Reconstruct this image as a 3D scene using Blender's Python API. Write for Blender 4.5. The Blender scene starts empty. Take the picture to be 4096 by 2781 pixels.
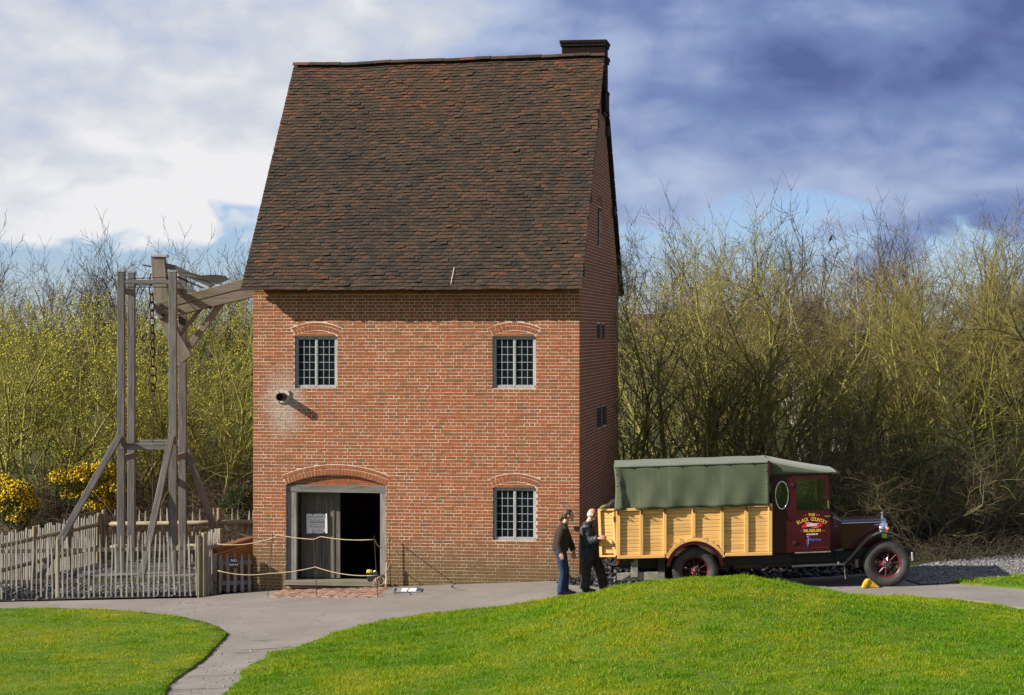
import bpy, bmesh, math, random
import numpy as np
from mathutils import Vector, Matrix
from mathutils.geometry import tessellate_polygon, delaunay_2d_cdt

random.seed(7)
RNG = np.random.default_rng(11)
SC = bpy.context.scene
COL = SC.collection
R = math.radians

# ------------------------------------------------------------------ camera
FPX, CU, HV, CAMZ = 8550.0, 2048.0, 1330.0, 5.35      # focal length in photo pixels, centre column, horizon row, eye height
cam = bpy.data.cameras.new('camera')
cam.sensor_width = 36.0
cam.lens = 36.0 * FPX / 4096.0
cam.shift_y = -(1390.5 - HV) / 4096.0
cam.clip_start = 0.5
cam.clip_end = 3000.0
cam_o = bpy.data.objects.new('camera', cam)
cam_o.location = (0, 0, CAMZ)
cam_o.rotation_euler = (R(90), 0, 0)
COL.objects.link(cam_o)
SC.camera = cam_o

# ------------------------------------------------------------------ sun, sky, exposure
LIGHT_DIR = Vector((2.423, 0.649, -1.43)).normalized()   # the way the sunlight travels
SUN_EL = math.asin(-LIGHT_DIR.z)
to_sun = -LIGHT_DIR
sun = bpy.data.lights.new('sun', 'SUN')
sun.energy = 5.0
sun.angle = R(0.5)
sun.color = (1.0, 0.93, 0.82)
sun_o = bpy.data.objects.new('sun', sun)
sun_o.rotation_euler = LIGHT_DIR.to_track_quat('-Z', 'Y').to_euler()
sun_o.location = (-30, -10, 30)
COL.objects.link(sun_o)

world = bpy.data.worlds.new('World')
SC.world = world
world.use_nodes = True
wt = world.node_tree
wt.nodes.clear()
def wn(t, **kw):
    n = wt.nodes.new(t)
    for k, v in kw.items(): setattr(n, k, v)
    return n
def wmath(op, a, b=None, clamp=False):
    n = wn('ShaderNodeMath', operation=op, use_clamp=clamp)
    for i, x in enumerate((a, b)):
        if x is None: continue
        if isinstance(x, (int, float)): n.inputs[i].default_value = x
        else: wt.links.new(x, n.inputs[i])
    return n.outputs[0]
def wmaprange(x, a, b, c=0.0, d=1.0, smooth=True):
    n = wn('ShaderNodeMapRange', interpolation_type='SMOOTHSTEP' if smooth else 'LINEAR')
    wt.links.new(x, n.inputs[0])
    for i, q in enumerate((a, b, c, d)): n.inputs[i + 1].default_value = q
    return n.outputs[0]
sky = wn('ShaderNodeTexSky', sky_type='NISHITA')
sky.sun_disc = False
sky.sun_elevation = SUN_EL
sky.sun_rotation = math.atan2(to_sun.x, to_sun.y)
sky.altitude = 150.0
sky.air_density = 1.0
sky.dust_density = 0.0
sky.ozone_density = 3.0
bg_sky = wn('ShaderNodeBackground')
bg_sky.inputs[1].default_value = 0.060
tint = wn('ShaderNodeMix', data_type='RGBA', blend_type='MULTIPLY')
tint.inputs[0].default_value = 1.0
tint.inputs[7].default_value = (0.64, 0.75, 1.12, 1)
wt.links.new(sky.outputs[0], tint.inputs[6])
wt.links.new(tint.outputs[2], bg_sky.inputs[0])
tc = wn('ShaderNodeTexCoord')
sep = wn('ShaderNodeSeparateXYZ')
wt.links.new(tc.outputs['Generated'], sep.inputs[0])
azim = wmath('ARCTAN2', sep.outputs[0], sep.outputs[1])
elev = wmath('ARCSINE', sep.outputs[2])
def wnoise(scale_vec, scale, detail, rough, seed, dist=0.0):
    mp = wn('ShaderNodeMapping')
    mp.inputs['Scale'].default_value = scale_vec
    mp.inputs['Location'].default_value = seed
    wt.links.new(tc.outputs['Generated'], mp.inputs[0])
    n = wn('ShaderNodeTexNoise')
    n.inputs['Scale'].default_value = scale
    n.inputs['Detail'].default_value = detail
    n.inputs['Roughness'].default_value = rough
    n.inputs['Distortion'].default_value = dist
    wt.links.new(mp.outputs[0], n.inputs[0])
    return n.outputs[0]
n_big = wnoise((1, 1, 2.2), 4.2, 4.0, 0.45, (3.1, 0.4, 0.0), 0.25)
n_fine = wnoise((1, 1, 1.9), 13.0, 8.0, 0.55, (0.3, 5.2, 1.0), 0.3)
n_soft = wnoise((1, 1, 3.0), 6.5, 4.0, 0.48, (7.7, 1.2, 2.0), 0.2)
def wabs(n): return wmath('ABSOLUTE', wmath('SUBTRACT', n, 0.5))
# rounded heaps: folded noise gives puffs with creases between them
puff = wmath('ADD', wabs(wnoise((1, 1, 1.7), 9.0, 2.0, 0.4, (2.2, 0.9, 4.0), 0.3)),
             wmath('ADD', wmath('MULTIPLY', wabs(wnoise((1, 1, 1.6), 21.0, 2.0, 0.4, (5.2, 3.9, 1.0), 0.2)), 0.55),
                   wmath('MULTIPLY', wabs(wnoise((1, 1, 1.5), 48.0, 3.0, 0.5, (1.2, 7.9, 3.0), 0.2)), 0.3)))
# cloud cover: thin towards the horizon, closing up higher in the sky, all round the compass
cov = wmath('ADD', wmath('MULTIPLY', n_big, 0.9), wmath('ADD', wmath('MULTIPLY', n_fine, 0.35), wmath('MULTIPLY', puff, 1.1)))
cov = wmath('ADD', cov, wmaprange(elev, 0.0, 0.115, -0.32, 0.38))
cover = wmaprange(cov, 0.66, 0.80)
# bright heaps and dark rain banks take turns round the compass
bank = wmath('SINE', wmath('ADD', wmath('MULTIPLY', azim, 6.0), -0.10))
shade = wmath('ADD', wmath('MULTIPLY', bank, 0.33), wmath('MULTIPLY', wmath('SUBTRACT', n_soft, 0.5), 1.0))
shade = wmath('ADD', shade, wmath('MULTIPLY', wmath('SUBTRACT', n_fine, 0.5), 0.25))
shade = wmath('ADD', shade, wmath('MULTIPLY', wmath('SUBTRACT', 0.17, puff), 0.75))
shade = wmath('ADD', shade, wmaprange(elev, 0.02, 0.16, -0.10, 0.12))
ramp = wn('ShaderNodeValToRGB')
cr = ramp.color_ramp
cr.elements[0].position = 0.22; cr.elements[0].color = (1.12, 1.12, 1.14, 1)
cr.elements[1].position = 0.98; cr.elements[1].color = (0.13, 0.185, 0.43, 1)
for p, c in ((0.36, (0.84, 0.88, 0.97, 1)), (0.54, (0.55, 0.66, 0.92, 1)), (0.76, (0.26, 0.36, 0.67, 1))):
    e = cr.elements.new(p); e.color = c
wt.links.new(wmath('ADD', shade, 0.5), ramp.inputs[0])
bg_cl = wn('ShaderNodeBackground')
bg_cl.inputs[1].default_value = 0.385
wt.links.new(ramp.outputs[0], bg_cl.inputs[0])
mixw = wn('ShaderNodeMixShader')
wt.links.new(cover, mixw.inputs[0])
wt.links.new(bg_sky.outputs[0], mixw.inputs[1])
wt.links.new(bg_cl.outputs[0], mixw.inputs[2])
outw = wn('ShaderNodeOutputWorld')
wt.links.new(mixw.outputs[0], outw.inputs[0])

vs = SC.view_settings
vs.view_transform = 'Standard'
vs.look = 'None'
vs.exposure = 1.0
vs.gamma = 1.0
vs.use_curve_mapping = False
SC.cycles.max_bounces = 6
SC.cycles.transparent_max_bounces = 8

# ------------------------------------------------------------------ helpers
def pix(u, v, Y):
    return Vector(((u - CU) / FPX * Y, Y, CAMZ - (v - HV) / FPX * Y))

def tag(o, label=None, cat=None, group=None, kind=None):
    if label: o['label'] = label
    if cat: o['category'] = cat
    if group: o['group'] = group
    if kind: o['kind'] = kind
    return o

def empty(name, loc=(0, 0, 0), rz=0.0, parent=None):
    o = bpy.data.objects.new(name, None)
    o.empty_display_size = 0.2
    o.location = loc
    o.rotation_euler = (0, 0, rz)
    COL.objects.link(o)
    if parent: o.parent = parent
    return o

def mesh_obj(name, verts, faces, mat, parent=None, rnd=None, smooth=False):
    me = bpy.data.meshes.new(name)
    if isinstance(verts, np.ndarray) and isinstance(faces, np.ndarray):
        nv, nf, k = len(verts), len(faces), faces.shape[1]
        me.vertices.add(nv); me.vertices.foreach_set('co', verts.astype(np.float32).ravel())
        me.loops.add(nf * k); me.loops.foreach_set('vertex_index', faces.astype(np.int32).ravel())
        me.polygons.add(nf)
        me.polygons.foreach_set('loop_start', np.arange(0, nf * k, k, dtype=np.int32))
        me.update(calc_edges=True)
    else:
        me.from_pydata([tuple(p) for p in verts], [], [tuple(f) for f in faces])
    if rnd is not None:
        at = me.attributes.new('rnd', 'FLOAT', 'FACE')
        at.data.foreach_set('value', np.asarray(rnd, dtype=np.float32))
    if smooth:
        me.polygons.foreach_set('use_smooth', np.ones(len(me.polygons), dtype=bool))
    if mat is not None:
        for m in (mat if isinstance(mat, (list, tuple)) else [mat]): me.materials.append(m)
    me.update()
    o = bpy.data.objects.new(name, me)
    COL.objects.link(o)
    if parent: o.parent = parent
    return o

class MB:
    """collects shapes that make up ONE mesh object"""
    def __init__(s): s.v, s.f, s.r = [], [], []
    def add(s, vs, fs, r=0.5):
        n = len(s.v)
        s.v.extend(tuple(p) for p in vs)
        s.f.extend(tuple(i + n for i in f) for f in fs)
        s.r.extend([r] * len(fs))
        return s
    def box(s, a, b, r=0.5, bev=0.0):
        x0, y0, z0 = (min(a[i], b[i]) for i in range(3)); x1, y1, z1 = (max(a[i], b[i]) for i in range(3))
        return s.hexa([(x0, y0, z0), (x1, y0, z0), (x1, y1, z0), (x0, y1, z0), (x0, y0, z1), (x1, y0, z1), (x1, y1, z1), (x0, y1, z1)], r)
    def hexa(s, p, r=0.5):
        return s.add(p, [(0, 3, 2, 1), (4, 5, 6, 7), (0, 1, 5, 4), (1, 2, 6, 5), (2, 3, 7, 6), (3, 0, 4, 7)], r)
    def bar(s, p, q, w, h, up=(0, 0, 1), r=0.5):
        """rectangular timber from p to q, w across, h along 'up'"""
        p, q = Vector(p), Vector(q); d = (q - p).normalized(); upv = Vector(up)
        if abs(d.dot(upv)) > 0.98: upv = Vector((0, 1, 0))
        a = d.cross(upv).normalized() * (w / 2); b = a.cross(d).normalized() * (h / 2)
        return s.hexa([p - a - b, p + a - b, p + a + b, p - a + b, q - a - b, q + a - b, q + a + b, q - a + b], r)
    def tube(s, pts, rad, n=8, r=0.5, closed=False, cap=True):
        pts = [Vector(p) for p in pts]; m = len(pts)
        rad = list(rad) if hasattr(rad, '__len__') else [rad] * m
        base = len(s.v); prev = None
        for i, p in enumerate(pts):
            if closed: t = pts[(i + 1) % m] - pts[i - 1]
            else: t = pts[min(i + 1, m - 1)] - pts[max(i - 1, 0)]
            t = t.normalized() if t.length > 1e-9 else Vector((0, 0, 1))
            if prev is None:
                ref = Vector((0, 0, 1)) if abs(t.z) < 0.9 else Vector((1, 0, 0))
                a = t.cross(ref).normalized()
            else:
                a = (prev - t * prev.dot(t)).normalized()
            prev = a; b = t.cross(a)
            for k in range(n):
                w = 2 * math.pi * k / n
                s.v.append(tuple(p + (a * math.cos(w) + b * math.sin(w)) * rad[i]))
        nf = 0
        for i in range(m if closed else m - 1):
            j = (i + 1) % m
            for k in range(n):
                k2 = (k + 1) % n
                s.f.append((base + i * n + k, base + i * n + k2, base + j * n + k2, base + j * n + k)); nf += 1
        if cap and not closed:
            s.f.append(tuple(base + k for k in range(n))[::-1]); s.f.append(tuple(base + (m - 1) * n + k for k in range(n))); nf += 2
        s.r.extend([r] * nf)
        return s
    def prism(s, poly, p0, ux, uy, un, r=0.5):
        """poly (list of 2-D points) in the plane p0 + x*ux + y*uy, thickened by vector un"""
        p0, ux, uy, un = Vector(p0), Vector(ux), Vector(uy), Vector(un); n = len(poly)
        a = [p0 + ux * x + uy * y for x, y in poly]; b = [p + un for p in a]
        fs = [tuple(range(n))[::-1], tuple(range(n, 2 * n))] + [(i, (i + 1) % n, (i + 1) % n + n, i + n) for i in range(n)]
        return s.add(a + b, fs, r)
    def lathe(s, prof, c, axis, n=24, r=0.5, close=False):
        """prof: list of (radius, along-axis)"""
        c, ax = Vector(c), Vector(axis).normalized()
        ref = Vector((0, 0, 1)) if abs(ax.z) < 0.9 else Vector((1, 0, 0))
        a = ax.cross(ref).normalized(); b = ax.cross(a); base = len(s.v); m = len(prof)
        for rr, h in prof:
            for k in range(n):
                w = 2 * math.pi * k / n
                s.v.append(tuple(c + ax * h + (a * math.cos(w) + b * math.sin(w)) * rr))
        nf = 0
        for i in range(m if close else m - 1):
            j = (i + 1) % m
            for k in range(n):
                k2 = (k + 1) % n
                s.f.append((base + i * n + k, base + j * n + k, base + j * n + k2, base + i * n + k2)); nf += 1
        s.r.extend([r] * nf)
        return s
    def build(s, name, mat, parent=None, smooth=False):
        return mesh_obj(name, s.v, s.f, mat, parent, s.r, smooth)

def autosmooth(o, ang=35):
    me = o.data
    bm = bmesh.new(); bm.from_mesh(me)
    bmesh.ops.recalc_face_normals(bm, faces=bm.faces)
    for f in bm.faces: f.smooth = True
    for e in bm.edges:
        if len(e.link_faces) == 2 and e.calc_face_angle(0) > R(ang): e.smooth = False
    bm.to_mesh(me); bm.free(); me.update()
    return o

def bevel(o, w, seg=2):
    me = o.data
    bm = bmesh.new(); bm.from_mesh(me)
    bmesh.ops.recalc_face_normals(bm, faces=bm.faces)
    ed = [e for e in bm.edges if len(e.link_faces) == 2 and e.calc_face_angle(0) > R(30)]
    bmesh.ops.bevel(bm, geom=ed, offset=w, segments=seg, affect='EDGES', clamp_overlap=True)
    bm.to_mesh(me); bm.free(); me.update()
    return o

def copy_tree(o, parent=None):
    c = o.copy(); COL.objects.link(c); c.parent = parent
    for ch in list(o.children): copy_tree(ch, c)
    return c

# ------------------------------------------------------------------ materials
def new_mat(name):
    m = bpy.data.materials.new(name); m.use_nodes = True
    nt = m.node_tree; b = nt.nodes['Principled BSDF']
    return m, nt, b
class NT:
    def __init__(s, nt): s.t = nt
    def n(s, t, **kw):
        x = s.t.nodes.new(t)
        for k, v in kw.items(): setattr(x, k, v)
        return x
    def put(s, sock, x):
        if isinstance(x, (int, float)): sock.default_value = x
        elif isinstance(x, tuple): sock.default_value = x
        else: s.t.links.new(x, sock)
    def math(s, op, a, b=None, clamp=False):
        x = s.n('ShaderNodeMath', operation=op, use_clamp=clamp); s.put(x.inputs[0], a)
        if b is not None: s.put(x.inputs[1], b)
        return x.outputs[0]
    def rng(s, x, a, b, c=0.0, d=1.0):
        m = s.n('ShaderNodeMapRange', interpolation_type='SMOOTHSTEP'); s.put(m.inputs[0], x)
        for i, q in enumerate((a, b, c, d)): m.inputs[i + 1].default_value = q
        return m.outputs[0]
    def mix(s, f, a, b, blend='MIX'):
        x = s.n('ShaderNodeMix', data_type='RGBA', blend_type=blend)
        s.put(x.inputs[0], f); s.put(x.inputs[6], a); s.put(x.inputs[7], b)
        return x.outputs[2]
    def ramp(s, x, stops, interp='LINEAR'):
        r = s.n('ShaderNodeValToRGB'); s.put(r.inputs[0], x); c = r.color_ramp; c.interpolation = interp
        c.elements[0].position, c.elements[0].color = stops[0][0], stops[0][1]
        c.elements[1].position, c.elements[1].color = stops[-1][0], stops[-1][1]
        for p, q in stops[1:-1]: c.elements.new(p).color = q
        return r.outputs[0]
    def coord(s, kind='Object', scale=(1, 1, 1), loc=(0, 0, 0)):
        if kind == 'World':
            o = s.n('ShaderNodeNewGeometry').outputs['Position']
        else:
            o = s.n('ShaderNodeTexCoord').outputs[kind]
        m = s.n('ShaderNodeMapping'); m.inputs['Scale'].default_value = scale; m.inputs['Location'].default_value = loc
        s.t.links.new(o, m.inputs[0]); return m.outputs[0]
    def noise(s, vec, scale, detail=4.0, rough=0.55, dist=0.0, col=False):
        x = s.n('ShaderNodeTexNoise'); s.t.links.new(vec, x.inputs[0])
        x.inputs['Scale'].default_value = scale; x.inputs['Detail'].default_value = detail
        x.inputs['Roughness'].default_value = rough; x.inputs['Distortion'].default_value = dist
        return x.outputs[1] if col else x.outputs[0]
    def attr(s, name='rnd'):
        return s.n('ShaderNodeAttribute', attribute_name=name).outputs['Fac']
    def bump(s, h, strength, dist, bsdf):
        x = s.n('ShaderNodeBump'); s.put(x.inputs['Height'], h)
        x.inputs['Strength'].default_value = strength; x.inputs['Distance'].default_value = dist
        s.t.links.new(x.outputs[0], bsdf.inputs['Normal'])

def c3(r, g, b): return (r, g, b, 1.0)

def simple(name, col, rough=0.6, metal=0.0, var=0.12, scale=6.0, spec=0.4, bump=0.0, kind='Object', coat=0.0):
    m, nt, b = new_mat(name); k = NT(nt)
    vec = k.coord(kind)
    n = k.noise(vec, scale, 6, 0.6)
    a = tuple(max(0, x * (1 - var * 1.6)) for x in col) + (1,); d = tuple(min(1, x * (1 + var * 1.2)) for x in col) + (1,)
    nt.links.new(k.mix(k.rng(n, 0.3, 0.7), a, d), b.inputs['Base Color'])
    b.inputs['Roughness'].default_value = rough; b.inputs['Metallic'].default_value = metal
    b.inputs['Specular IOR Level'].default_value = spec
    b.inputs['Coat Weight'].default_value = coat
    b.inputs['Coat Roughness'].default_value = 0.06
    if bump: k.bump(k.noise(vec, scale * 6, 5, 0.6), bump, 0.01, b)
    return m

def brick_mat(name, tint=1.0):
    m, nt, b = new_mat(name); k = NT(nt)
    r = k.attr('rnd')
    geo = k.coord('World')
    base = k.ramp(r, [(0.0, c3(0.155, 0.070, 0.029)), (0.10, c3(0.195, 0.077, 0.029)), (0.20, c3(0.24, 0.079, 0.026)),
                      (0.50, c3(0.272, 0.079, 0.025)), (0.75, c3(0.30, 0.089, 0.029)), (0.9, c3(0.262, 0.067, 0.025)), (1.0, c3(0.32, 0.112, 0.042))])
    n1 = k.noise(geo, 22, 5, 0.65); n2 = k.noise(geo, 2.2, 4, 0.6); n3 = k.noise(geo, 90, 3, 0.6)
    c = k.mix(k.rng(n1, 0.38, 0.78, 0.0, 0.32), base, c3(0.20, 0.085, 0.036))
    c = k.mix(k.rng(n3, 0.58, 0.72, 0.0, 0.2), c, c3(0.48, 0.20, 0.10))
    nb = k.noise(geo, 0.7, 5, 0.6)
    c = k.mix(k.rng(nb, 0.46, 0.66, 0.0, 0.42), c, c3(0.195, 0.082, 0.036))
    # grime and algae rising from the ground
    sx = k.n('ShaderNodeSeparateXYZ'); nt.links.new(k.coord('World'), sx.inputs[0])
    h = k.math('ADD', sx.outputs[2], k.math('MULTIPLY', n2, -0.9))
    c = k.mix(k.rng(h, -0.5, 1.0, 0.9, 0.0), c, c3(0.115, 0.078, 0.032))
    # lime stain round the waste pipe
    d = k.n('ShaderNodeVectorMath', operation='DISTANCE'); nt.links.new(k.coord('World', scale=(1, 0.2, 0.62)), d.inputs[0])
    d.inputs[1].default_value = (-5.02, 9.39, 3.80 * 0.62)
    st = k.math('MULTIPLY', k.rng(k.math('ADD', d.outputs['Value'], k.math('MULTIPLY', n2, 0.35)), 0.26, 0.78, 0.9, 0.0), k.rng(n1, 0.30, 0.55))
    c = k.mix(st, c, c3(0.36, 0.31, 0.27))
    stk = k.noise(k.coord('World', scale=(9, 1, 0.7)), 1.0, 4, 0.6)
    c = k.mix(k.math('MULTIPLY', k.rng(stk, 0.56, 0.72), 0.35), c, c3(0.16, 0.085, 0.045))
    if tint != 1.0: c = k.mix(1.0, c, c3(tint, tint, tint), 'MULTIPLY')
    nt.links.new(c, b.inputs['Base Color'])
    b.inputs['Roughness'].default_value = 0.88; b.inputs['Specular IOR Level'].default_value = 0.25
    k.bump(k.math('ADD', n1, k.math('MULTIPLY', n3, 0.6)), 0.5, 0.006, b)
    return m

def mortar_mat():
    m, nt, b = new_mat('mortar'); k = NT(nt); geo = k.coord('World')
    n = k.noise(geo, 9, 6, 0.65); n2 = k.noise(geo, 1.7, 4, 0.6)
    c = k.mix(k.rng(n, 0.3, 0.75), c3(0.43, 0.37, 0.29), c3(0.64, 0.575, 0.475))
    sx = k.n('ShaderNodeSeparateXYZ'); nt.links.new(geo, sx.inputs[0])
    h = k.math('ADD', sx.outputs[2], k.math('MULTIPLY', n2, -0.9))
    c = k.mix(k.rng(h, -0.55, 0.55, 0.78, 0.0), c, c3(0.22, 0.18, 0.10))
    nt.links.new(c, b.inputs['Base Color']); b.inputs['Roughness'].default_value = 0.95
    k.bump(k.noise(geo, 120, 4, 0.6), 0.4, 0.004, b)
    return m

def tile_mat():
    m, nt, b = new_mat('clay_tile'); k = NT(nt)
    r = k.attr('rnd'); geo = k.coord('World')
    base = k.ramp(r, [(0.0, c3(0.019, 0.017, 0.016)), (0.2, c3(0.031, 0.024, 0.018)), (0.42, c3(0.048, 0.032, 0.021)), (0.60, c3(0.068, 0.037, 0.022)),
                      (0.74, c3(0.100, 0.042, 0.022)), (0.87, c3(0.150, 0.050, 0.024)), (1.0, c3(0.22, 0.078, 0.034))])
    n1 = k.noise(geo, 14, 6, 0.68); n2 = k.noise(geo, 1.1, 4, 0.6); n3 = k.noise(geo, 48, 4, 0.62)
    c = k.mix(k.rng(n1, 0.42, 0.72, 0.0, 0.45), base, c3(0.026, 0.023, 0.014))
    c = k.mix(k.math('MULTIPLY', k.rng(n3, 0.60, 0.70), k.rng(n2, 0.42, 0.62, 0.0, 0.62)), c, c3(0.20, 0.195, 0.155))
    nt.links.new(c, b.inputs['Base Color']); b.inputs['Roughness'].default_value = 0.9
    b.inputs['Specular IOR Level'].default_value = 0.2
    k.bump(n3, 0.5, 0.008, b)
    return m

def wood_mat(name, c0, c1, axis=2, rough=0.75, moss=0.0, scale=1.0, kind='Object', coat=0.0, grain=1.0):
    """timber with grain running along one axis of the object"""
    m, nt, b = new_mat(name); k = NT(nt)
    sc = [16 * scale] * 3; sc[axis] = 0.9 * scale
    vec = k.coord(kind, scale=tuple(sc)); r = k.attr('rnd')
    off = k.n('ShaderNodeVectorMath', operation='ADD'); nt.links.new(vec, off.inputs[0])
    cb = k.n('ShaderNodeCombineXYZ'); 
    for i in range(3): nt.links.new(k.math('MULTIPLY', r, 37.0 + 11 * i), cb.inputs[i])
    nt.links.new(cb.outputs[0], off.inputs[1])
    n = k.noise(off.outputs[0], 1.6, 6, 0.62, 0.6); n2 = k.noise(off.outputs[0], 7.0, 4, 0.6)
    c = k.mix(k.rng(n, 0.28, 0.72), c0 + (1,), c1 + (1,))
    c = k.mix(k.rng(n2, 0.60, 0.75, 0.0, 0.5 * grain), c, tuple(x * 0.45 for x in c0) + (1,))
    bright = k.math('ADD', 0.86, k.math('MULTIPLY', r, 0.28))
    cc = k.n('ShaderNodeCombineXYZ')
    for i in range(3): nt.links.new(bright, cc.inputs[i])
    c = k.mix(1.0, c, cc.outputs[0], 'MULTIPLY')
    if moss:
        g = k.noise(k.coord('World'), 1.6, 5, 0.6)
        c = k.mix(k.rng(g, 0.48, 0.68, 0.0, moss), c, c3(0.10, 0.115, 0.035))
    nt.links.new(c, b.inputs['Base Color']); b.inputs['Roughness'].default_value = rough
    b.inputs['Coat Weight'].default_value = coat; b.inputs['Coat Roughness'].default_value = 0.2
    b.inputs['Specular IOR Level'].default_value = 0.3
    k.bump(k.math('ADD', n, k.math('MULTIPLY', n2, 0.6)), 0.45, 0.008, b)
    return m

MAT = {}
MAT['brick'] = brick_mat('red_brick'); MAT['mortar'] = mortar_mat(); MAT['tile'] = tile_mat()
MAT['dark_brick'] = brick_mat('sooty_brick', 0.05)
MAT['oak'] = wood_mat('weathered_oak', (0.070, 0.065, 0.060), (0.175, 0.168, 0.158), 2, grain=1.8)
MAT['oakx'] = wood_mat('weathered_oak_x', (0.070, 0.065, 0.059), (0.17, 0.163, 0.153), 0, grain=1.8)
MAT['beamwood'] = wood_mat('mossy_beam', (0.12, 0.102, 0.077), (0.235, 0.205, 0.165), 0, moss=0.55)
MAT['archwood'] = wood_mat('arch_head_wood', (0.12, 0.102, 0.08), (0.225, 0.195, 0.155), 2, moss=0.4)
MAT['paling'] = wood_mat('split_paling', (0.16, 0.146, 0.122), (0.37, 0.35, 0.31), 2, scale=1.6, grain=1.5)
MAT['post'] = wood_mat('round_post', (0.165, 0.13, 0.08), (0.29, 0.235, 0.15), 2, moss=0.25)
MAT['rail'] = wood_mat('round_rail', (0.19, 0.16, 0.105), (0.33, 0.285, 0.20), 0, moss=0.25)
MAT['darkwood'] = simple('tarred_wood', (0.022, 0.02, 0.018), 0.85)
MAT['iron'] = simple('rusty_iron', (0.075, 0.045, 0.032), 0.7, 0.5, 0.3, 20)
MAT['lead'] = simple('lead_sheet', (0.05, 0.048, 0.045), 0.6, 0.2)
MAT['dark'] = simple('dark_interior', (0.02, 0.02, 0.02), 0.9)
# ------------------------------------------------------------------ terrain
_bx = [-40, -12, -6, 0, 1.45, 3.5, 7, 12, 40]
_bz = [-0.7, -0.52, -0.36, -0.05, 0.03, 0.14, 0.31, 0.40, 0.6]
_xx = np.linspace(-40, 40, 801)
_zz = np.interp(_xx, _bx, _bz)
_kk = np.hanning(13); _kk /= _kk.sum()
_zz = np.convolve(np.pad(_zz, 6, mode='edge'), _kk, 'valid')
_mx = [-3.5, -1.2, 0, 1.19, 2.05, 2.96, 4.22, 5.23, 6.13, 7.5, 9.3, 12]
_mz = [0, 0.05, 0.20, 0.41, 0.59, 0.735, 0.735, 0.50, 0.30, 0.06, -0.07, 0]
_mm = np.convolve(np.pad(np.interp(_xx, _mx, _mz, 0, 0), 6, mode='edge'), _kk, 'valid')
def sstep(a, b, x):
    t = np.clip((x - a) / (b - a), 0, 1); return t * t * (3 - 2 * t)
def T(x, y):
    x = np.asarray(x, float); y = np.asarray(y, float)
    z = np.interp(x, _xx, _zz)
    m = np.interp(x, _xx, _mm)
    g = np.where(y > 38.6, np.exp(-((y - 38.6) / 1.3) ** 2), np.exp(-((y - 38.6) / 5.2) ** 2))
    z = z + m * g
    z = z + 0.02 * np.sin(x * 1.3 + 0.4) * np.sin(y * 0.9) * sstep(46, 41, y)
    z = z + 0.09 * sstep(46, 42.5, y) * sstep(-1.0, 1.2, x) * sstep(3.0, 1.9, x)
    # foreground climbs to the rise the camera stands on
    z = z + 3.9 * sstep(30, -4, y)
    # wooded bank far behind
    z = z + 1.0 * sstep(57, 75, y) + 2.4 * sstep(75, 130, y) + 1.4 * sstep(130, 600, y)
    # scrub bank behind the yard on the far side of the fence
    z = z + 1.1 * sstep(-4.0, -7.0, x) * sstep(54.6, 59, y)
    return z
def Tz(x, y): return float(T(x, y))
def hit(u, v):
    """where the view ray of a photo pixel meets the terrain"""
    a, b = (u - CU) / FPX, (v - HV) / FPX
    for Y in np.arange(29.0, 60.0, 0.02):
        if CAMZ - b * Y <= Tz(a * Y, Y): return (a * Y, Y)
    return (a * 60, 60.0)

def sheet(name, poly, step, mat, lift, jitter=0.0, parent=None, rim=0.0):
    """a terrain-following sheet inside a plan polygon (constrained Delaunay over a grid)"""
    P = [Vector((float(x), float(y))) for x, y in poly]
    xs = [p.x for p in P]; ys = [p.y for p in P]
    gx, gy = np.meshgrid(np.arange(min(xs), max(xs), step), np.arange(min(ys), max(ys), step))
    gx = gx.ravel() + RNG.uniform(-.3, .3, gx.size) * step; gy = gy.ravel() + RNG.uniform(-.3, .3, gy.size) * step
    inside = np.zeros(gx.size, bool); j = len(P) - 1
    for i in range(len(P)):
        xi, yi, xj, yj = P[i].x, P[i].y, P[j].x, P[j].y
        c = ((yi > gy) != (yj > gy)) & (gx < (xj - xi) * (gy - yi) / (yj - yi + 1e-12) + xi)
        inside ^= c; j = i
    pts = P + [Vector((a, b)) for a, b in zip(gx[inside], gy[inside])]
    edges = [(i, (i + 1) % len(P)) for i in range(len(P))]
    vv, ee, ff, *_ = delaunay_2d_cdt(pts, edges, [list(range(len(P)))], 1, 1e-4)
    X = np.array([p.x for p in vv]); Y = np.array([p.y for p in vv])
    Z = T(X, Y) + lift
    verts = [tuple(q) for q in zip(X, Y, Z)]
    faces = [tuple(f) for f in ff]
    if rim:
        cnt = {}
        for f in faces:
            for a, b in zip(f, f[1:] + f[:1]): cnt[(a, b)] = 1
        n0 = len(verts); low = {}
        for (a, b) in list(cnt):
            if (b, a) not in cnt:
                for q in (a, b):
                    if q not in low:
                        low[q] = len(verts); verts.append((verts[q][0], verts[q][1], verts[q][2] - rim))
                faces.append((b, a, low[a], low[b]))
    return mesh_obj(name, verts, faces, mat, parent, None, True)

def densify(poly, step, jit=0.0):
    out = []
    for (a, b), (c, d) in zip(poly, poly[1:] + poly[:1]):
        n = max(1, int(math.hypot(c - a, d - b) / step))
        for i in range(n):
            t = i / n; out.append((a + (c - a) * t + random.gauss(0, jit), b + (d - b) * t + random.gauss(0, jit)))
    return out

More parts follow.
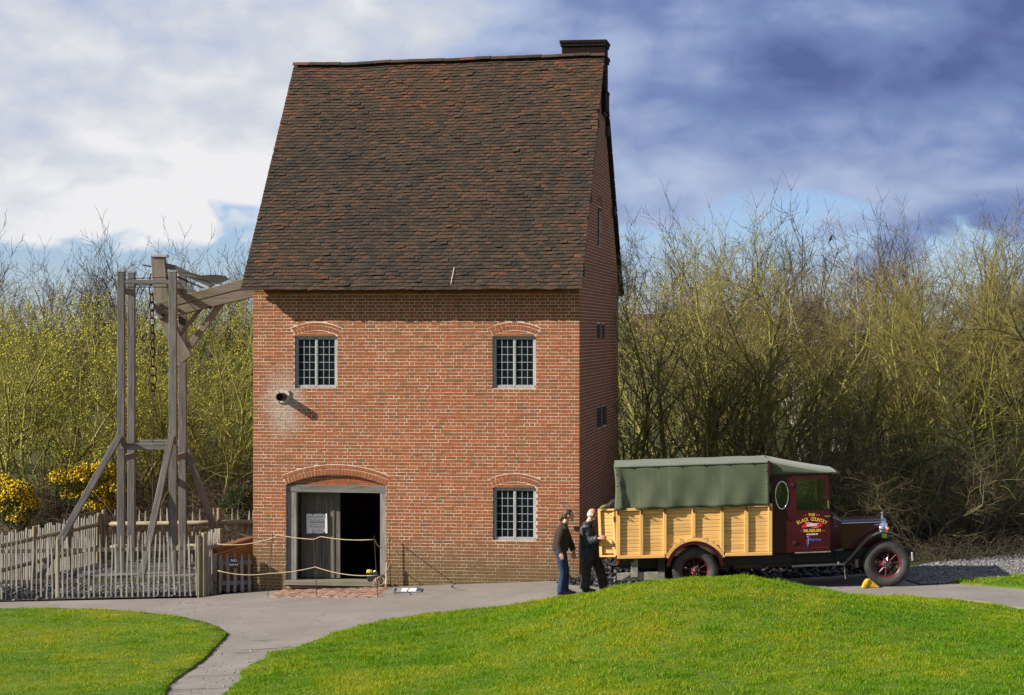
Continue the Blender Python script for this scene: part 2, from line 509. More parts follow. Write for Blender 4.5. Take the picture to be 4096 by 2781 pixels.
# materials of the ground
def asphalt():
    m, nt, b = new_mat('asphalt'); k = NT(nt); g = k.coord('World')
    n = k.noise(g, 0.9, 5, 0.6); f = k.noise(g, 55, 4, 0.7); s = k.noise(g, 4.0, 6, 0.65)
    c = k.mix(k.rng(n, 0.3, 0.7), c3(0.133, 0.119, 0.104), c3(0.185, 0.168, 0.148))
    c = k.mix(k.rng(f, 0.35, 0.7, 0.0, 0.5), c, c3(0.26, 0.232, 0.20))
    c = k.mix(k.rng(s, 0.58, 0.76, 0.0, 0.5), c, c3(0.085, 0.070, 0.057))
    grit = k.noise(g, 16, 2, 0.5)
    c = k.mix(k.rng(grit, 0.70, 0.74, 0.0, 0.7), c, c3(0.36, 0.32, 0.27))
    crack = k.n('ShaderNodeTexVoronoi', feature='DISTANCE_TO_EDGE'); crack.inputs['Scale'].default_value = 0.55
    dv = k.n('ShaderNodeVectorMath', operation='ADD'); nt.links.new(g, dv.inputs[0]); nt.links.new(k.noise(g, 2.5, 5, 0.6, 0, True), dv.inputs[1]); nt.links.new(dv.outputs[0], crack.inputs[0])
    c = k.mix(k.math('MULTIPLY', k.rng(crack.outputs[0], 0.012, 0.0), k.rng(n, 0.45, 0.6)), c, c3(0.05, 0.042, 0.035))
    # worn, tarry bands where the footpath narrows
    w = k.n('ShaderNodeSeparateXYZ'); nt.links.new(g, w.inputs[0])
    band = k.noise(k.coord('World', scale=(0.5, 2.6, 1)), 1.3, 6, 0.7)
    near = k.math('MULTIPLY', k.rng(w.outputs[1], 41.0, 38.5), k.rng(band, 0.56, 0.66))
    c = k.mix(k.math('MULTIPLY', near, 0.75), c, c3(0.052, 0.042, 0.034))
    nt.links.new(c, b.inputs['Base Color']); b.inputs['Roughness'].default_value = 0.85; b.inputs['Specular IOR Level'].default_value = 0.3
    k.bump(f, 0.5, 0.008, b)
    return m
def turf(name, c0, c1, c2):
    m, nt, b = new_mat(name); k = NT(nt); g = k.coord('World')
    n = k.noise(g, 1.1, 5, 0.6); f = k.noise(g, 9, 5, 0.65); p = k.noise(g, 3.2, 4, 0.6)
    c = k.mix(k.rng(n, 0.3, 0.7), c0 + (1,), c1 + (1,))
    c = k.mix(k.rng(p, 0.5, 0.72, 0.0, 0.7), c, c2 + (1,))
    c = k.mix(k.rng(f, 0.5, 0.8, 0.0, 0.4), c, tuple(x * 0.5 for x in c0) + (1,))
    nt.links.new(c, b.inputs['Base Color']); b.inputs['Roughness'].default_value = 0.9; b.inputs['Specular IOR Level'].default_value = 0.2
    return m
def blade_mat(name, lush, mid, dry):
    m, nt, b = new_mat(name); k = NT(nt); g = k.coord('World'); r = k.attr('rnd')
    n = k.noise(g, 0.55, 6, 0.66); p = k.noise(g, 4.5, 4, 0.6)
    t = k.math('ADD', k.math('ADD', k.math('MULTIPLY', n, 1.15), k.math('MULTIPLY', p, 0.75)), k.math('MULTIPLY', r, 0.4))
    t = k.math('ADD', t, k.math('MULTIPLY', k.math('SUBTRACT', k.noise(g, 0.22, 3, 0.5), 0.5), 0.9))
    c = k.ramp(k.rng(t, 0.88, 1.50), [(0.0, lush + (1,)), (0.5, mid + (1,)), (1.0, dry + (1,))])
    c = k.mix(k.rng(r, 0.95, 0.97, 0.0, 0.8), c, c3(0.42, 0.37, 0.12))
    nt.links.new(c, b.inputs['Base Color']); b.inputs['Roughness'].default_value = 0.55; b.inputs['Specular IOR Level'].default_value = 0.16
    b.inputs['Transmission Weight'].default_value = 0.0
    tr = k.n('ShaderNodeBsdfTranslucent'); nt.links.new(c, tr.inputs[0])
    ms = k.n('ShaderNodeMixShader'); ms.inputs[0].default_value = 0.35
    nt.links.new(b.outputs[0], ms.inputs[1]); nt.links.new(tr.outputs[0], ms.inputs[2])
    nt.links.new(ms.outputs[0], nt.nodes['Material Output'].inputs[0])
    return m
MAT['asphalt'] = asphalt()
MAT['turf'] = turf('turf', (0.045, 0.095, 0.004), (0.085, 0.125, 0.006), (0.125, 0.125, 0.02))
MAT['blade'] = blade_mat('grass_blades', (0.080, 0.205, 0.001), (0.185, 0.285, 0.001), (0.33, 0.315, 0.01))
MAT['rough_ground'] = turf('rough_ground', (0.030, 0.058, 0.008), (0.060, 0.055, 0.022), (0.075, 0.058, 0.032))
MAT['cinders'] = turf('cinders', (0.026, 0.024, 0.022), (0.048, 0.044, 0.039), (0.075, 0.08, 0.02))
MAT['gravel'] = simple('grey_gravel', (0.17, 0.16, 0.16), 0.9, 0, 0.45, 30, kind='World')

# ground: one sheet to the horizon, finer where the camera looks
def ground_sheet():
    xs = np.unique(np.concatenate([np.linspace(-900, -40, 14), np.linspace(-40, -16, 20), np.linspace(-16, 16, 90), np.linspace(16, 40, 20), np.linspace(40, 900, 14)]))
    ys = np.unique(np.concatenate([np.linspace(-300, -10, 8), np.linspace(-10, 28, 24), np.linspace(28, 66, 110), np.linspace(66, 140, 34), np.linspace(140, 2200, 24)]))
    gx, gy = np.meshgrid(xs, ys); z = T(gx, gy) - 0.045
    V = np.stack([gx, gy, z], -1).reshape(-1, 3); w = len(xs)
    i = np.arange(len(ys) - 1)[:, None] * w + np.arange(w - 1)[None, :]
    F = np.stack([i, i + 1, i + 1 + w, i + w], -1).reshape(-1, 4)
    return tag(mesh_obj('ground', V, F, MAT['rough_ground'], None, None, True), kind='structure')
ground_sheet()

# asphalt: path along the house, its branch to the foreground and the road under the lorry
asph = [(-22, 46.3), (-11.4, 46.35), (-6.75, 46.15), (-6.0, 46.9), (-5.7, 47.0), (1.42, 45.95), (2.2, 46.2), (7.0, 46.0), (8.4, 43.4), (12, 41.9), (24, 41.2),
        (24, 33), (8, 34), (2, 33), (0, 24), (-9, 24), (-9, 38), (-22, 40)]
tag(sheet('path', densify(asph, 0.5), 0.45, MAT['asphalt'], 0.0), kind='structure')

# lawns, lipped a few centimetres above the asphalt
left_px = [(0, 2441), (200, 2440), (440, 2446), (580, 2457), (705, 2471), (800, 2489), (866, 2512), (908, 2538), (885, 2570), (850, 2606), (818, 2640), (760, 2682), (700, 2722), (668, 2755), (660, 2781)]
right_px = [(905, 2781), (935, 2750), (970, 2722), (958, 2700), (1000, 2668), (1060, 2645), (1070, 2624), (1170, 2602), (1265, 2569), (1377, 2526), (1532, 2492), (1704, 2462), (1850, 2447), (2000, 2432), (2120, 2415), (2230, 2395)]
L_edge = [hit(u, v) for u, v in left_px]
R_edge = [hit(u, v) for u, v in right_px]
L_poly = [(-24, L_edge[0][1] + 0.25)] + L_edge + [(L_edge[-1][0] + 0.55, 29.5), (-1.7, 22), (-2, 10), (-24, 10)]
R_far = [(1.4, 42.6), (1.9, 42.1), (2.4, 41.75), (3.0, 41.5), (4.2, 41.3), (5.6, 41.1), (6.8, 40.65), (7.6, 40.15), (8.74, 39.3), (9.27, 38.75), (11, 37.4), (14, 35.8), (24, 32)]
R_poly = R_edge + R_far + [(24, 10), (-1.2, 10), (-0.9, 22), (R_edge[0][0] - 0.5, 29.5)]
L_base, R_base, V_base = L_poly, R_poly, None
L_poly = densify(L_poly, 0.08, 0.022); R_poly = densify(R_poly, 0.08, 0.022)
tag(sheet('lawn', L_poly, 0.3, MAT['turf'], 0.035, rim=0.08), kind='structure')
tag(sheet('lawn', R_poly, 0.3, MAT['turf'], 0.035, rim=0.08), kind='structure')
# verge at the far side of the road
V_poly = densify([hit(3850, 2338), hit(3980, 2348), hit(4096, 2358), (11.9, 41.0), (15, 40.7), (15, 44), hit(4096, 2302), hit(4000, 2312), hit(3900, 2322), hit(3800, 2330)], 0.1, 0.02)
tag(sheet('verge', V_poly, 0.3, MAT['turf'], 0.03, rim=0.08), kind='structure')
# yard inside the paling fence
Y_poly = densify([(-22, 46.55), (-6.75, 46.5), (-6.55, 47.2), (-5.75, 47.15), (-4.5, 55.4), (-10.6, 54.6), (-13, 47.6), (-22, 47.2)], 0.4)
tag(sheet('yard', Y_poly, 0.35, MAT['cinders'], 0.004), kind='structure')
# kerb edging along the lawn by the road, at the right
kb = MB()
ke = [(8.2, 39.72), (8.74, 39.3), (9.27, 38.75), (11, 37.4), (14, 35.8), (24, 32)]
for a, b in zip(ke, ke[1:]):
    kb.bar((a[0], a[1] + .05, Tz(*a) + .01), (b[0], b[1] + .05, Tz(*b) + .01), .07, .09)
tag(kb.build('kerb', simple('kerb_timber', (0.26, 0.21, 0.15), .9)), kind='structure')

# gravel heap area right of the lorry
G_poly = densify([hit(3680, 2341), hit(3740, 2338), hit(3800, 2334), hit(4000, 2313), hit(4096, 2302), (15, 44.2), (15, 48.5), hit(4096, 2222), hit(3960, 2232), hit(3800, 2246), hit(3690, 2262), hit(3610, 2290), hit(3630, 2325)], 0.2, 0.03)
tag(sheet('gravel_strip', G_poly, 0.3, MAT['gravel'], 0.02), kind='structure')

def rocks(name, pts, sizes, mat, seed=1, squash=0.75):
    """loose lumps as one mesh: each a jittered octahedron"""
    rg = np.random.default_rng(seed); n = len(pts); pts = np.asarray(pts); sizes = np.asarray(sizes)
    base = np.array([(1, 0, 0), (0, 1, 0), (-1, 0, 0), (0, -1, 0), (0, 0, 1), (0, 0, -1)], float)
    V = base[None] * rg.uniform(.6, 1.25, (n, 6, 1)) + rg.uniform(-.3, .3, (n, 6, 3))
    V[:, :, 2] *= squash
    a = rg.uniform(0, 2 * np.pi, n); ca, sa = np.cos(a)[:, None], np.sin(a)[:, None]
    x = V[:, :, 0] * ca - V[:, :, 1] * sa; y = V[:, :, 0] * sa + V[:, :, 1] * ca
    V = np.stack([x, y, V[:, :, 2]], -1) * sizes[:, None, None] + pts[:, None, :]
    tri = np.array([(0, 1, 4), (1, 2, 4), (2, 3, 4), (3, 0, 4), (1, 0, 5), (2, 1, 5), (3, 2, 5), (0, 3, 5)])
    F = (np.arange(n)[:, None, None] * 6 + tri[None]).reshape(-1, 3)
    return mesh_obj(name, V.reshape(-1, 3), F, mat, None, np.repeat(rg.uniform(0, 1, n), 8))
def stone_mat(name, a, b_):
    m, nt, b = new_mat(name); k = NT(nt)
    nt.links.new(k.mix(k.attr('rnd'), a + (1,), b_ + (1,)), b.inputs['Base Color']); b.inputs['Roughness'].default_value = 0.8
    return m
def scatter_poly(poly, n, seed):
    rg = np.random.default_rng(seed); P = np.array(poly); out = []
    lo, hi = P.min(0), P.max(0)
    while len(out) < n:
        q = rg.uniform(lo, hi, (n, 2)); ins = np.zeros(n, bool); j = len(P) - 1
        for i in range(len(P)):
            c = ((P[i, 1] > q[:, 1]) != (P[j, 1] > q[:, 1])) & (q[:, 0] < (P[j, 0] - P[i, 0]) * (q[:, 1] - P[i, 1]) / (P[j, 1] - P[i, 1] + 1e-12) + P[i, 0])
            ins ^= c; j = i
        out.extend(q[ins].tolist())
    return np.array(out[:n])
q = scatter_poly(G_poly, 18000, 3)
sz = np.random.default_rng(4).gamma(2.6, 0.0065, 18000) + .007
tag(rocks('gravel', np.column_stack([q, T(q[:, 0], q[:, 1]) + .02]), sz, stone_mat('gravel_stone', (0.045, 0.042, 0.042), (0.20, 0.19, 0.185)), 5), 'grey stone chippings beside the road in front of the trees', 'gravel', kind='stuff')
q = scatter_poly(Y_poly, 5200, 8); keep = (q[:, 0] > -13.5) & (q[:, 1] < 52.5); q = q[keep]
tag(rocks('cinder_gravel', np.column_stack([q, T(q[:, 0], q[:, 1]) + .012]), np.random.default_rng(5).gamma(3.0, 0.009, len(q)) + .008, stone_mat('cinder_stone', (0.016, 0.015, 0.015), (0.11, 0.105, 0.10)), 6),
    'dark cinder stones covering the fenced yard floor', 'gravel', kind='stuff')

# grass blades: one mesh for each lawn
def blades(name, poly, n, mat, hmin, hmax, seed, label, near=None, lift=0.03):
    rg = np.random.default_rng(seed)
    q = scatter_poly(poly, n, seed)
    if near is not None: q = q[near(q)]
    m = len(q); x, y = q[:, 0], q[:, 1]
    z = T(x, y) + lift
    clump = 0.75 + 0.5 * np.sin(x * 5.1 + 1.7 * np.sin(y * 3.3)) * np.sin(y * 4.7 + np.sin(x * 2.9))
    h = rg.uniform(hmin, hmax, m) * np.clip(clump, .45, 1.4)
    # scattered coarser tufts stand above the mown sward
    tx, ty = rg.uniform(x.min(), x.max(), 260), rg.uniform(y.min(), y.max(), 260); tr_ = rg.uniform(.05, .16, 260)
    for a_, b_, c_ in zip(tx, ty, tr_): h[(x - a_) ** 2 + (y - b_) ** 2 < c_ * c_] *= 1.4
    a = rg.uniform(0, 2 * np.pi, m); w = rg.uniform(.0035, .0075, m)
    lean = rg.normal(0, .45, (m, 2)) * h[:, None]
    b0 = np.stack([x - np.cos(a) * w, y - np.sin(a) * w, z], -1)
    b1 = np.stack([x + np.cos(a) * w, y + np.sin(a) * w, z], -1)
    tp = np.stack([x + lean[:, 0], y + lean[:, 1], z + h], -1)
    V = np.stack([b0, b1, tp], 1).reshape(-1, 3); F = np.arange(3 * m).reshape(-1, 3)
    return tag(mesh_obj(name, V, F, mat, None, rg.uniform(0, 1, m)), label, 'grass', kind='stuff')
def in_view(q): 
    return (np.abs(q[:, 0]) < 0.40 * q[:, 1]) & (q[:, 1] > 26.0)
def crop(poly, y0, x0, x1):
    return [(min(max(a, x0), x1), max(b, y0)) for a, b in poly]
blades('grass', crop(R_base, 26.0, -5, 15.0), 620000, MAT['blade'], .035, .075, 21, 'short sunlit lawn grass on the mound in front of the lorry', in_view)
blades('grass', crop(L_base, 28.0, -15.5, 2), 330000, MAT['blade'], .025, .055, 22, 'short lawn grass between the path fork and the fence', in_view)
blades('grass', V_poly, 16000, MAT['blade'], .03, .07, 23, 'patchy verge grass between the road and the gravel', None)

# rough grass on the bank behind the gravel
B_poly = [(10.2, 50.2), (12, 50.4), (16, 50.6), (16, 60), (11.2, 60), (9.6, 52)]
blades('grass', B_poly, 26000, MAT['blade'], .06, .14, 24, 'rough grass on the bank under the trees behind the gravel', None, -.04)

# grit and clippings on the path edges
gp_ = []
for (a, b) in list(R_edge) + list(L_edge):
    for _ in range(26): gp_.append((a + random.gauss(0, .35), b + random.gauss(0, .3)))
gp_ = np.array(gp_)
tag(rocks('grit', np.column_stack([gp_, T(gp_[:, 0], gp_[:, 1]) + .004]), np.random.default_rng(8).gamma(2.0, .004, len(gp_)) + .004, stone_mat('grit_stone', (0.06, 0.05, 0.04), (0.34, 0.31, 0.27)), 12), 'loose grit along the ragged edges of the path', 'grit', kind='stuff')
# ------------------------------------------------------------------ engine house
LEN, DEP = 7.236, 8.52
EAVE_Z, RIDGE_Z, OVER = 6.256, 11.80, 0.45
house = empty('engine_house', (-5.703, 47.069, 0), R(-8.5))
tag(house, 'tall red brick engine house with steep clay tiled roof and chimney', 'building')
_cs, _sn = math.cos(R(8.5)), math.sin(R(8.5))
def H2W(s, d, z): return Vector((-5.703 + s * _cs + d * _sn, 47.069 - s * _sn + d * _cs, z))
def W2H(p): 
    x, y = p[0] + 5.703, p[1] - 47.069
    return (x * _cs - y * _sn, x * _sn + y * _cs, p[2])
def fw(u, v, d=0.0):
    """photo pixel -> (s, z) on the front wall plane at depth d"""
    a, b = (u - CU) / FPX, (v - HV) / FPX
    # sn*(aY+5.703)+cs*(Y-47.069)=d
    Y = (d - _sn * 5.703 + _cs * 47.069) / (_sn * a + _cs)
    s, dd, z = W2H((a * Y, Y, CAMZ - b * Y)); return s, z
def rect(u0, v0, u1, v1):
    s0, z1 = fw(u0, (v0)); s1, z0 = fw(u1, v1); _, z1b = fw(u1, v0); _, z0b = fw(u0, v1)
    return [s0, s1, (z0 + z0b) / 2, (z1 + z1b) / 2]
WIN = [rect(1178, 1346, 1349, 1554), rect(1970, 1346, 2144, 1554), rect(1971, 1952, 2145, 2163)]
DOOR = rect(1144, 1944, 1544, 2348)

class Arch:
    def __init__(s, s0, s1, zs, rise, n1, n2, t1=0.098, t2=0.062):
        c = (s1 - s0) / 2; s.R = (c * c + rise * rise) / (2 * rise); s.cx = (s0 + s1) / 2; s.cz = zs + rise - s.R
        s.half = math.asin(c / s.R); s.n1, s.n2, s.t1, s.t2 = n1, n2, t1, t2; s.zs = zs; s.s0, s.s1 = s0, s1
        s.Rext = s.R + t1 + t2 + 0.022
    def pt(s, r, a): return (s.cx + r * math.sin(a), s.cz + r * math.cos(a))
    def curve(s, r, n=16): return [s.pt(r, -s.half + 2 * s.half * i / n) for i in range(n + 1)]
ARCH = [Arch(WIN[i][0] - .0, WIN[i][1] + .0, WIN[i][3] + .035, .105, 13, 9) for i in range(3)]
ARCH.append(Arch(DOOR[0], DOOR[1], DOOR[3] + .02, .225, 31, 20, .125, .085))

def clip(poly, px, pz, nx, nz):
    """keep the side where (p - P).n >= 0"""
    out = []
    for i in range(len(poly)):
        a, b = poly[i - 1], poly[i]
        da = (a[0] - px) * nx + (a[1] - pz) * nz; db = (b[0] - px) * nx + (b[1] - pz) * nz
        if (da >= 0) != (db >= 0):
            t = da / (da - db); out.append((a[0] + (b[0] - a[0]) * t, a[1] + (b[1] - a[1]) * t))
        if db >= 0: out.append(b)
    return out
def area(p): return 0.5 * abs(sum(p[i - 1][0] * p[i][1] - p[i][0] * p[i - 1][1] for i in range(len(p)))) if len(p) > 2 else 0.0
def shrink(poly, k):
    n = len(poly)
    cx = sum(p[0] for p in poly) / n; cz = sum(p[1] for p in poly) / n; out = []
    for x, z in poly:
        dx, dz = x - cx, z - cz; l = math.hypot(dx, dz) or 1
        out.append((x - k * (dx > 0) + k * (dx < 0), z - k * (dz > 0) + k * (dz < 0)))
    return out

def brick_geo(poly, place, front, back=0.022, ch=0.004):
    """convex brick face: chamfered front ring, sides going back into the mortar"""
    n = len(poly); pin = shrink(poly, ch)
    v = [place(x, z, front) for x, z in pin] + [place(x, z, front + ch) for x, z in poly] + [place(x, z, back) for x, z in poly]
    f = [tuple(range(n))] + [(i, i + n, (i + 1) % n + n, (i + 1) % n) for i in range(n)] + [(i + n, i + 2 * n, (i + 1) % n + 2 * n, (i + 1) % n + n) for i in range(n)]
    return v, f

COURSE, STR = 0.0731, LEN / 31.5
def jit(p, k=0.0022): return [(x + random.uniform(-k, k), z + random.uniform(-k, k)) for x, z in p]
def wall_bricks(length, z0, top, holes, arches):
    """English bond over a rectangle: list of (polygon, front offset, rnd)"""
    out = []; k = 0; z = z0
    while z < top(0.5 * length) - 0.01:
        zc0, zc1 = z + 0.0050, z + COURSE - 0.0050
        spans = []; x = 0.0
        if k % 2 == 0:
            bat = random.randint(8, 22)
            while x < length - 0.02:
                w = STR / 2 if (len(spans) == bat and abs(length - LEN) < .01) else STR
                spans.append((x, min(x + w, length))); x += w
            if spans[-1][1] - spans[-1][0] < 0.06: spans[-2] = (spans[-2][0], spans[-1][1]); spans.pop()
        else:
            spans = [(0, .1145), (.1145, .172)]; x = .172
            while x < length - .172 - .03: spans.append((x, x + STR / 2)); x += STR / 2
            spans[-1] = (spans[-1][0], length - .172)
            spans += [(length - .172, length - .1145), (length - .1145, length)]
        for a, b in spans:
            a += 0.0049 if a > 0.001 else 0; b -= 0.0049 if b < length - 0.001 else 0
            if a > 0.01: a += random.uniform(-.003, .003)
            pieces = [(a, b)]
            for h in holes:
                if zc1 > h[2] + .012 and zc0 < h[3] - .012:
                    np_ = []
                    for p, q_ in pieces:
                        if q_ <= h[0] or p >= h[1]: np_.append((p, q_)); continue
                        if p < h[0] - .02: np_.append((p, h[0]))
                        if q_ > h[1] + .02: np_.append((h[1], q_))
                    pieces = np_
            for p, q_ in pieces:
                poly = [(p, zc0), (q_, zc0), (q_, zc1), (p, zc1)]
                full = area(poly)
                for A in arches:
                    cx, cz = (p + q_) / 2, (zc0 + zc1) / 2
                    if cz < A.zs - .12 or cx < A.s0 - .4 or cx > A.s1 + .4 or cz > A.cz + A.Rext + .06: continue
                    cand = []
                    ang = math.atan2(cx - A.cx, cz - A.cz); ang = max(-A.half, min(A.half, ang))
                    nx, nz = math.sin(ang), math.cos(ang)
                    cand.append(clip(poly, A.cx + nx * A.Rext, A.cz + nz * A.Rext, nx, nz))
                    for sg in (-1, 1):
                        a_ = sg * A.half; px, pz = A.pt(A.R, a_)
                        # outward of the skewback: direction of growing angle
                        cand.append(clip(poly, px + sg * .008, pz, sg * math.cos(a_), -math.sin(a_) * sg))
                    # bricks wholly below the springing are kept
                    cand.append(clip(poly, A.cx, A.zs - .006, 0, -1))
                    poly = max(cand, key=area)
                    if len(poly) < 3 or area(poly) < 0.22 * full: poly = []; break
                if poly:
                    xs = [t[0] for t in poly]; zs_ = [t[1] for t in poly]
                    lim = [pt for pt in poly if pt[1] > top(pt[0])]
                    if lim: continue
                    out.append((poly, max(-.003, min(.0022, random.gauss(0, .0011))), random.random()))
        z += COURSE; k += 1
    return out

def pane_walls():
    pass
# front wall: mortar body with openings
def wall_body(name, outer, holes, place, thick, mat, front=0.0042):
    loops = [outer] + holes
    vecs = [[Vector((x, z, 0)) for x, z in lp] for lp in loops]
    tris = tessellate_polygon(vecs)
    flat = [p for lp in loops for p in lp]; n = len(flat)
    v = [place(x, z, front) for x, z in flat] + [place(x, z, thick) for x, z in flat]
    f = [tuple(t) for t in tris] + [tuple(i + n for i in t[::-1]) for t in tris]
    base = 0
    for lp in loops:
        m = len(lp)
        for i in range(m): f.append((base + i, base + (i + 1) % m, base + (i + 1) % m + n, base + i + n))
        base += m
    o = mesh_obj(name, v, f, mat, house)
    bm = bmesh.new(); bm.from_mesh(o.data); bmesh.ops.recalc_face_normals(bm, faces=bm.faces); bm.to_mesh(o.data); bm.free()
    return o
ZB = -0.75
front_place = lambda x, z, d: (x, d, z)
right_place = lambda x, z, d: (LEN - d, x, z)
left_place = lambda x, z, d: (d, DEP - x, z)
dA = ARCH[3]
holes = [[(w[0], w[2]), (w[1], w[2]), (w[1], w[3]), (w[0], w[3])] for w in WIN]
holes.append([(DOOR[0], DOOR[2]), (DOOR[1], DOOR[2])] + dA.curve(dA.R)[::-1])
front_wall = wall_body('front_wall', [(.006, ZB), (LEN - .006, ZB), (LEN - .006, 6.2), (.006, 6.2)], holes, front_place, 0.36, MAT['mortar'])
def gable_top(x):
    t = min(x, DEP - x); return 6.70 + t * (RIDGE_Z - EAVE_Z) / (DEP / 2 + OVER) - .02
gable_poly = [(.03, ZB), (DEP - .03, ZB), (DEP - .03, 6.55), (DEP / 2, gable_top(DEP / 2) - .06), (.03, 6.55)]
# gable window and joist slots, right wall
def gw(u, v):
    a, b = (u - CU) / FPX, (v - HV) / FPX
    # s = LEN: cs*(aY+5.703) - sn*(Y-47.069) = LEN
    Y = (LEN - _cs * 5.703 - _sn * 47.069) / (_cs * a - _sn)
    s, d, z = W2H((a * Y, Y, CAMZ - b * Y)); return d, z
d0, zt = gw(2391, 806); d1, zb = gw(2406, 990)
GW = [d0, d1, zb, zt - .12]
slots = []
for (u0, v0, u1, v1) in ((2389, 1296, 2400, 1352), (2409, 1298, 2417, 1353), (2389, 1632, 2404, 1706), (2411, 1626, 2424, 1696)):
    a0, zt_ = gw(u0, v0); a1, zb_ = gw(u1, v1); slots.append([a0, a1, zb_, zt_])
ghol = [[(w[0], w[2]), (w[1], w[2]), (w[1], w[3]), (w[0], w[3])] for w in [GW] + slots]
gable_wall = wall_body('gable_wall', gable_poly, ghol, right_place, 0.36, MAT['mortar'])
far_gable = wall_body('gable_wall', gable_poly, [], left_place, 0.36, MAT['mortar'])
rear_wall = MB().box((0.37, DEP - .36, ZB), (LEN - .37, DEP, 6.68)).build('rear_wall', MAT['brick'], house)
MB().box((.37, .37, -.5), (LEN - .37, DEP - .37, -.30)).box((.37, .37, 2.9), (LEN - .37, DEP - .37, 3.05)).build('floor', MAT['dark'], house)

BR = wall_bricks(LEN, -0.70, lambda x: 6.65, WIN + [DOOR], ARCH)
front_list = []          # (verts, faces, rnd, score)
for poly, fr, r in BR:
    p = jit(poly)
    front_list.append((brick_geo(p, front_place, fr), r, area(p)))
for A in ARCH:           # voussoirs
    door = A is dA
    for ring, (n, r0, r1) in enumerate(((A.n1, A.R + .004, A.R + A.t1), (A.n2, A.R + A.t1 + .013, A.R + A.t1 + A.t2 + .004))):
        half = A.half * (1.0 if ring == 0 else 1.02)
        for i in range(n):
            g = .0072 / A.R
            a0 = -half + 2 * half * i / n + g; a1 = -half + 2 * half * (i + 1) / n - g
            p = jit([A.pt(r0, a0), A.pt(r0, a1), A.pt(r1, a1), A.pt(r1, a0)], .0015)
            front_list.append((brick_geo(p, front_place, -.004 + random.gauss(0, .001)), random.uniform(.3, .8), area(p)))
# tympana
tymp = MB()
tb = []
for i, A in enumerate(ARCH):
    rec = .075 if A is dA else .016
    zt = (DOOR if A is dA else WIN[i])[3] + .004
    if A is dA:
        c = A.curve(A.R - .001)
        tymp.prism([(A.s0, DOOR[3] - .05)] + c + [(A.s1, DOOR[3] - .05)], (0, rec + .006, 0), (1, 0, 0), (0, 0, 1), (0, .12, 0))
    z = zt; kk = 0
    while z < A.cz + A.R:
        x = A.s0 + (.06 if kk % 2 else 0.0)
        while x < A.s1:
            w = STR if kk % 2 == 0 else STR / 2
            poly = [(x + .004, z), (min(x + w, A.s1) - .004, z), (min(x + w, A.s1) - .004, z + COURSE - .009), (x + .004, z + COURSE - .009)]
            if poly[1][0] > poly[0][0] + .02:
                for j in range(13):
                    a_ = -A.half + 2 * A.half * j / 12
                    if poly: poly = clip(poly, A.cx + (A.R - .014) * math.sin(a_), A.cz + (A.R - .014) * math.cos(a_), -math.sin(a_), -math.cos(a_))
                if len(poly) > 2 and area(poly) > .0012: tb.append((poly, rec))
            x += w
        z += COURSE; kk += 1
tymp.build('tympanum', MAT['mortar'], house)
for poly, rec in tb:
    front_list.append((brick_geo(poly, front_place, rec - .004 if rec > .05 else -.001, rec + .02), random.random(), area(poly)))
front_list.sort(key=lambda q: -q[2] * (1 if True else 0))
rest = MB()
for i, ((v, f), r, a) in enumerate(front_list):
    if i < 272: mesh_obj('brick', v, f, MAT['brick'], front_wall, [r] * len(f))
    else: rest.add(v, f, r)
tag(rest.build('brickwork', MAT['brick'], front_wall), kind='stuff')
for pl, par, hl in ((right_place, gable_wall, [GW] + slots), (left_place, far_gable, [])):
    mb = MB()
    for poly, fr, r in wall_bricks(DEP, -0.70, gable_top, hl, []):
        poly = [(min(max(x, .0255), DEP - .0255), z) for x, z in poly]
        v, f = brick_geo(jit(poly), pl, fr); mb.add(v, f, r)
    tag(mb.build('brickwork', MAT['brick'], par), kind='stuff')

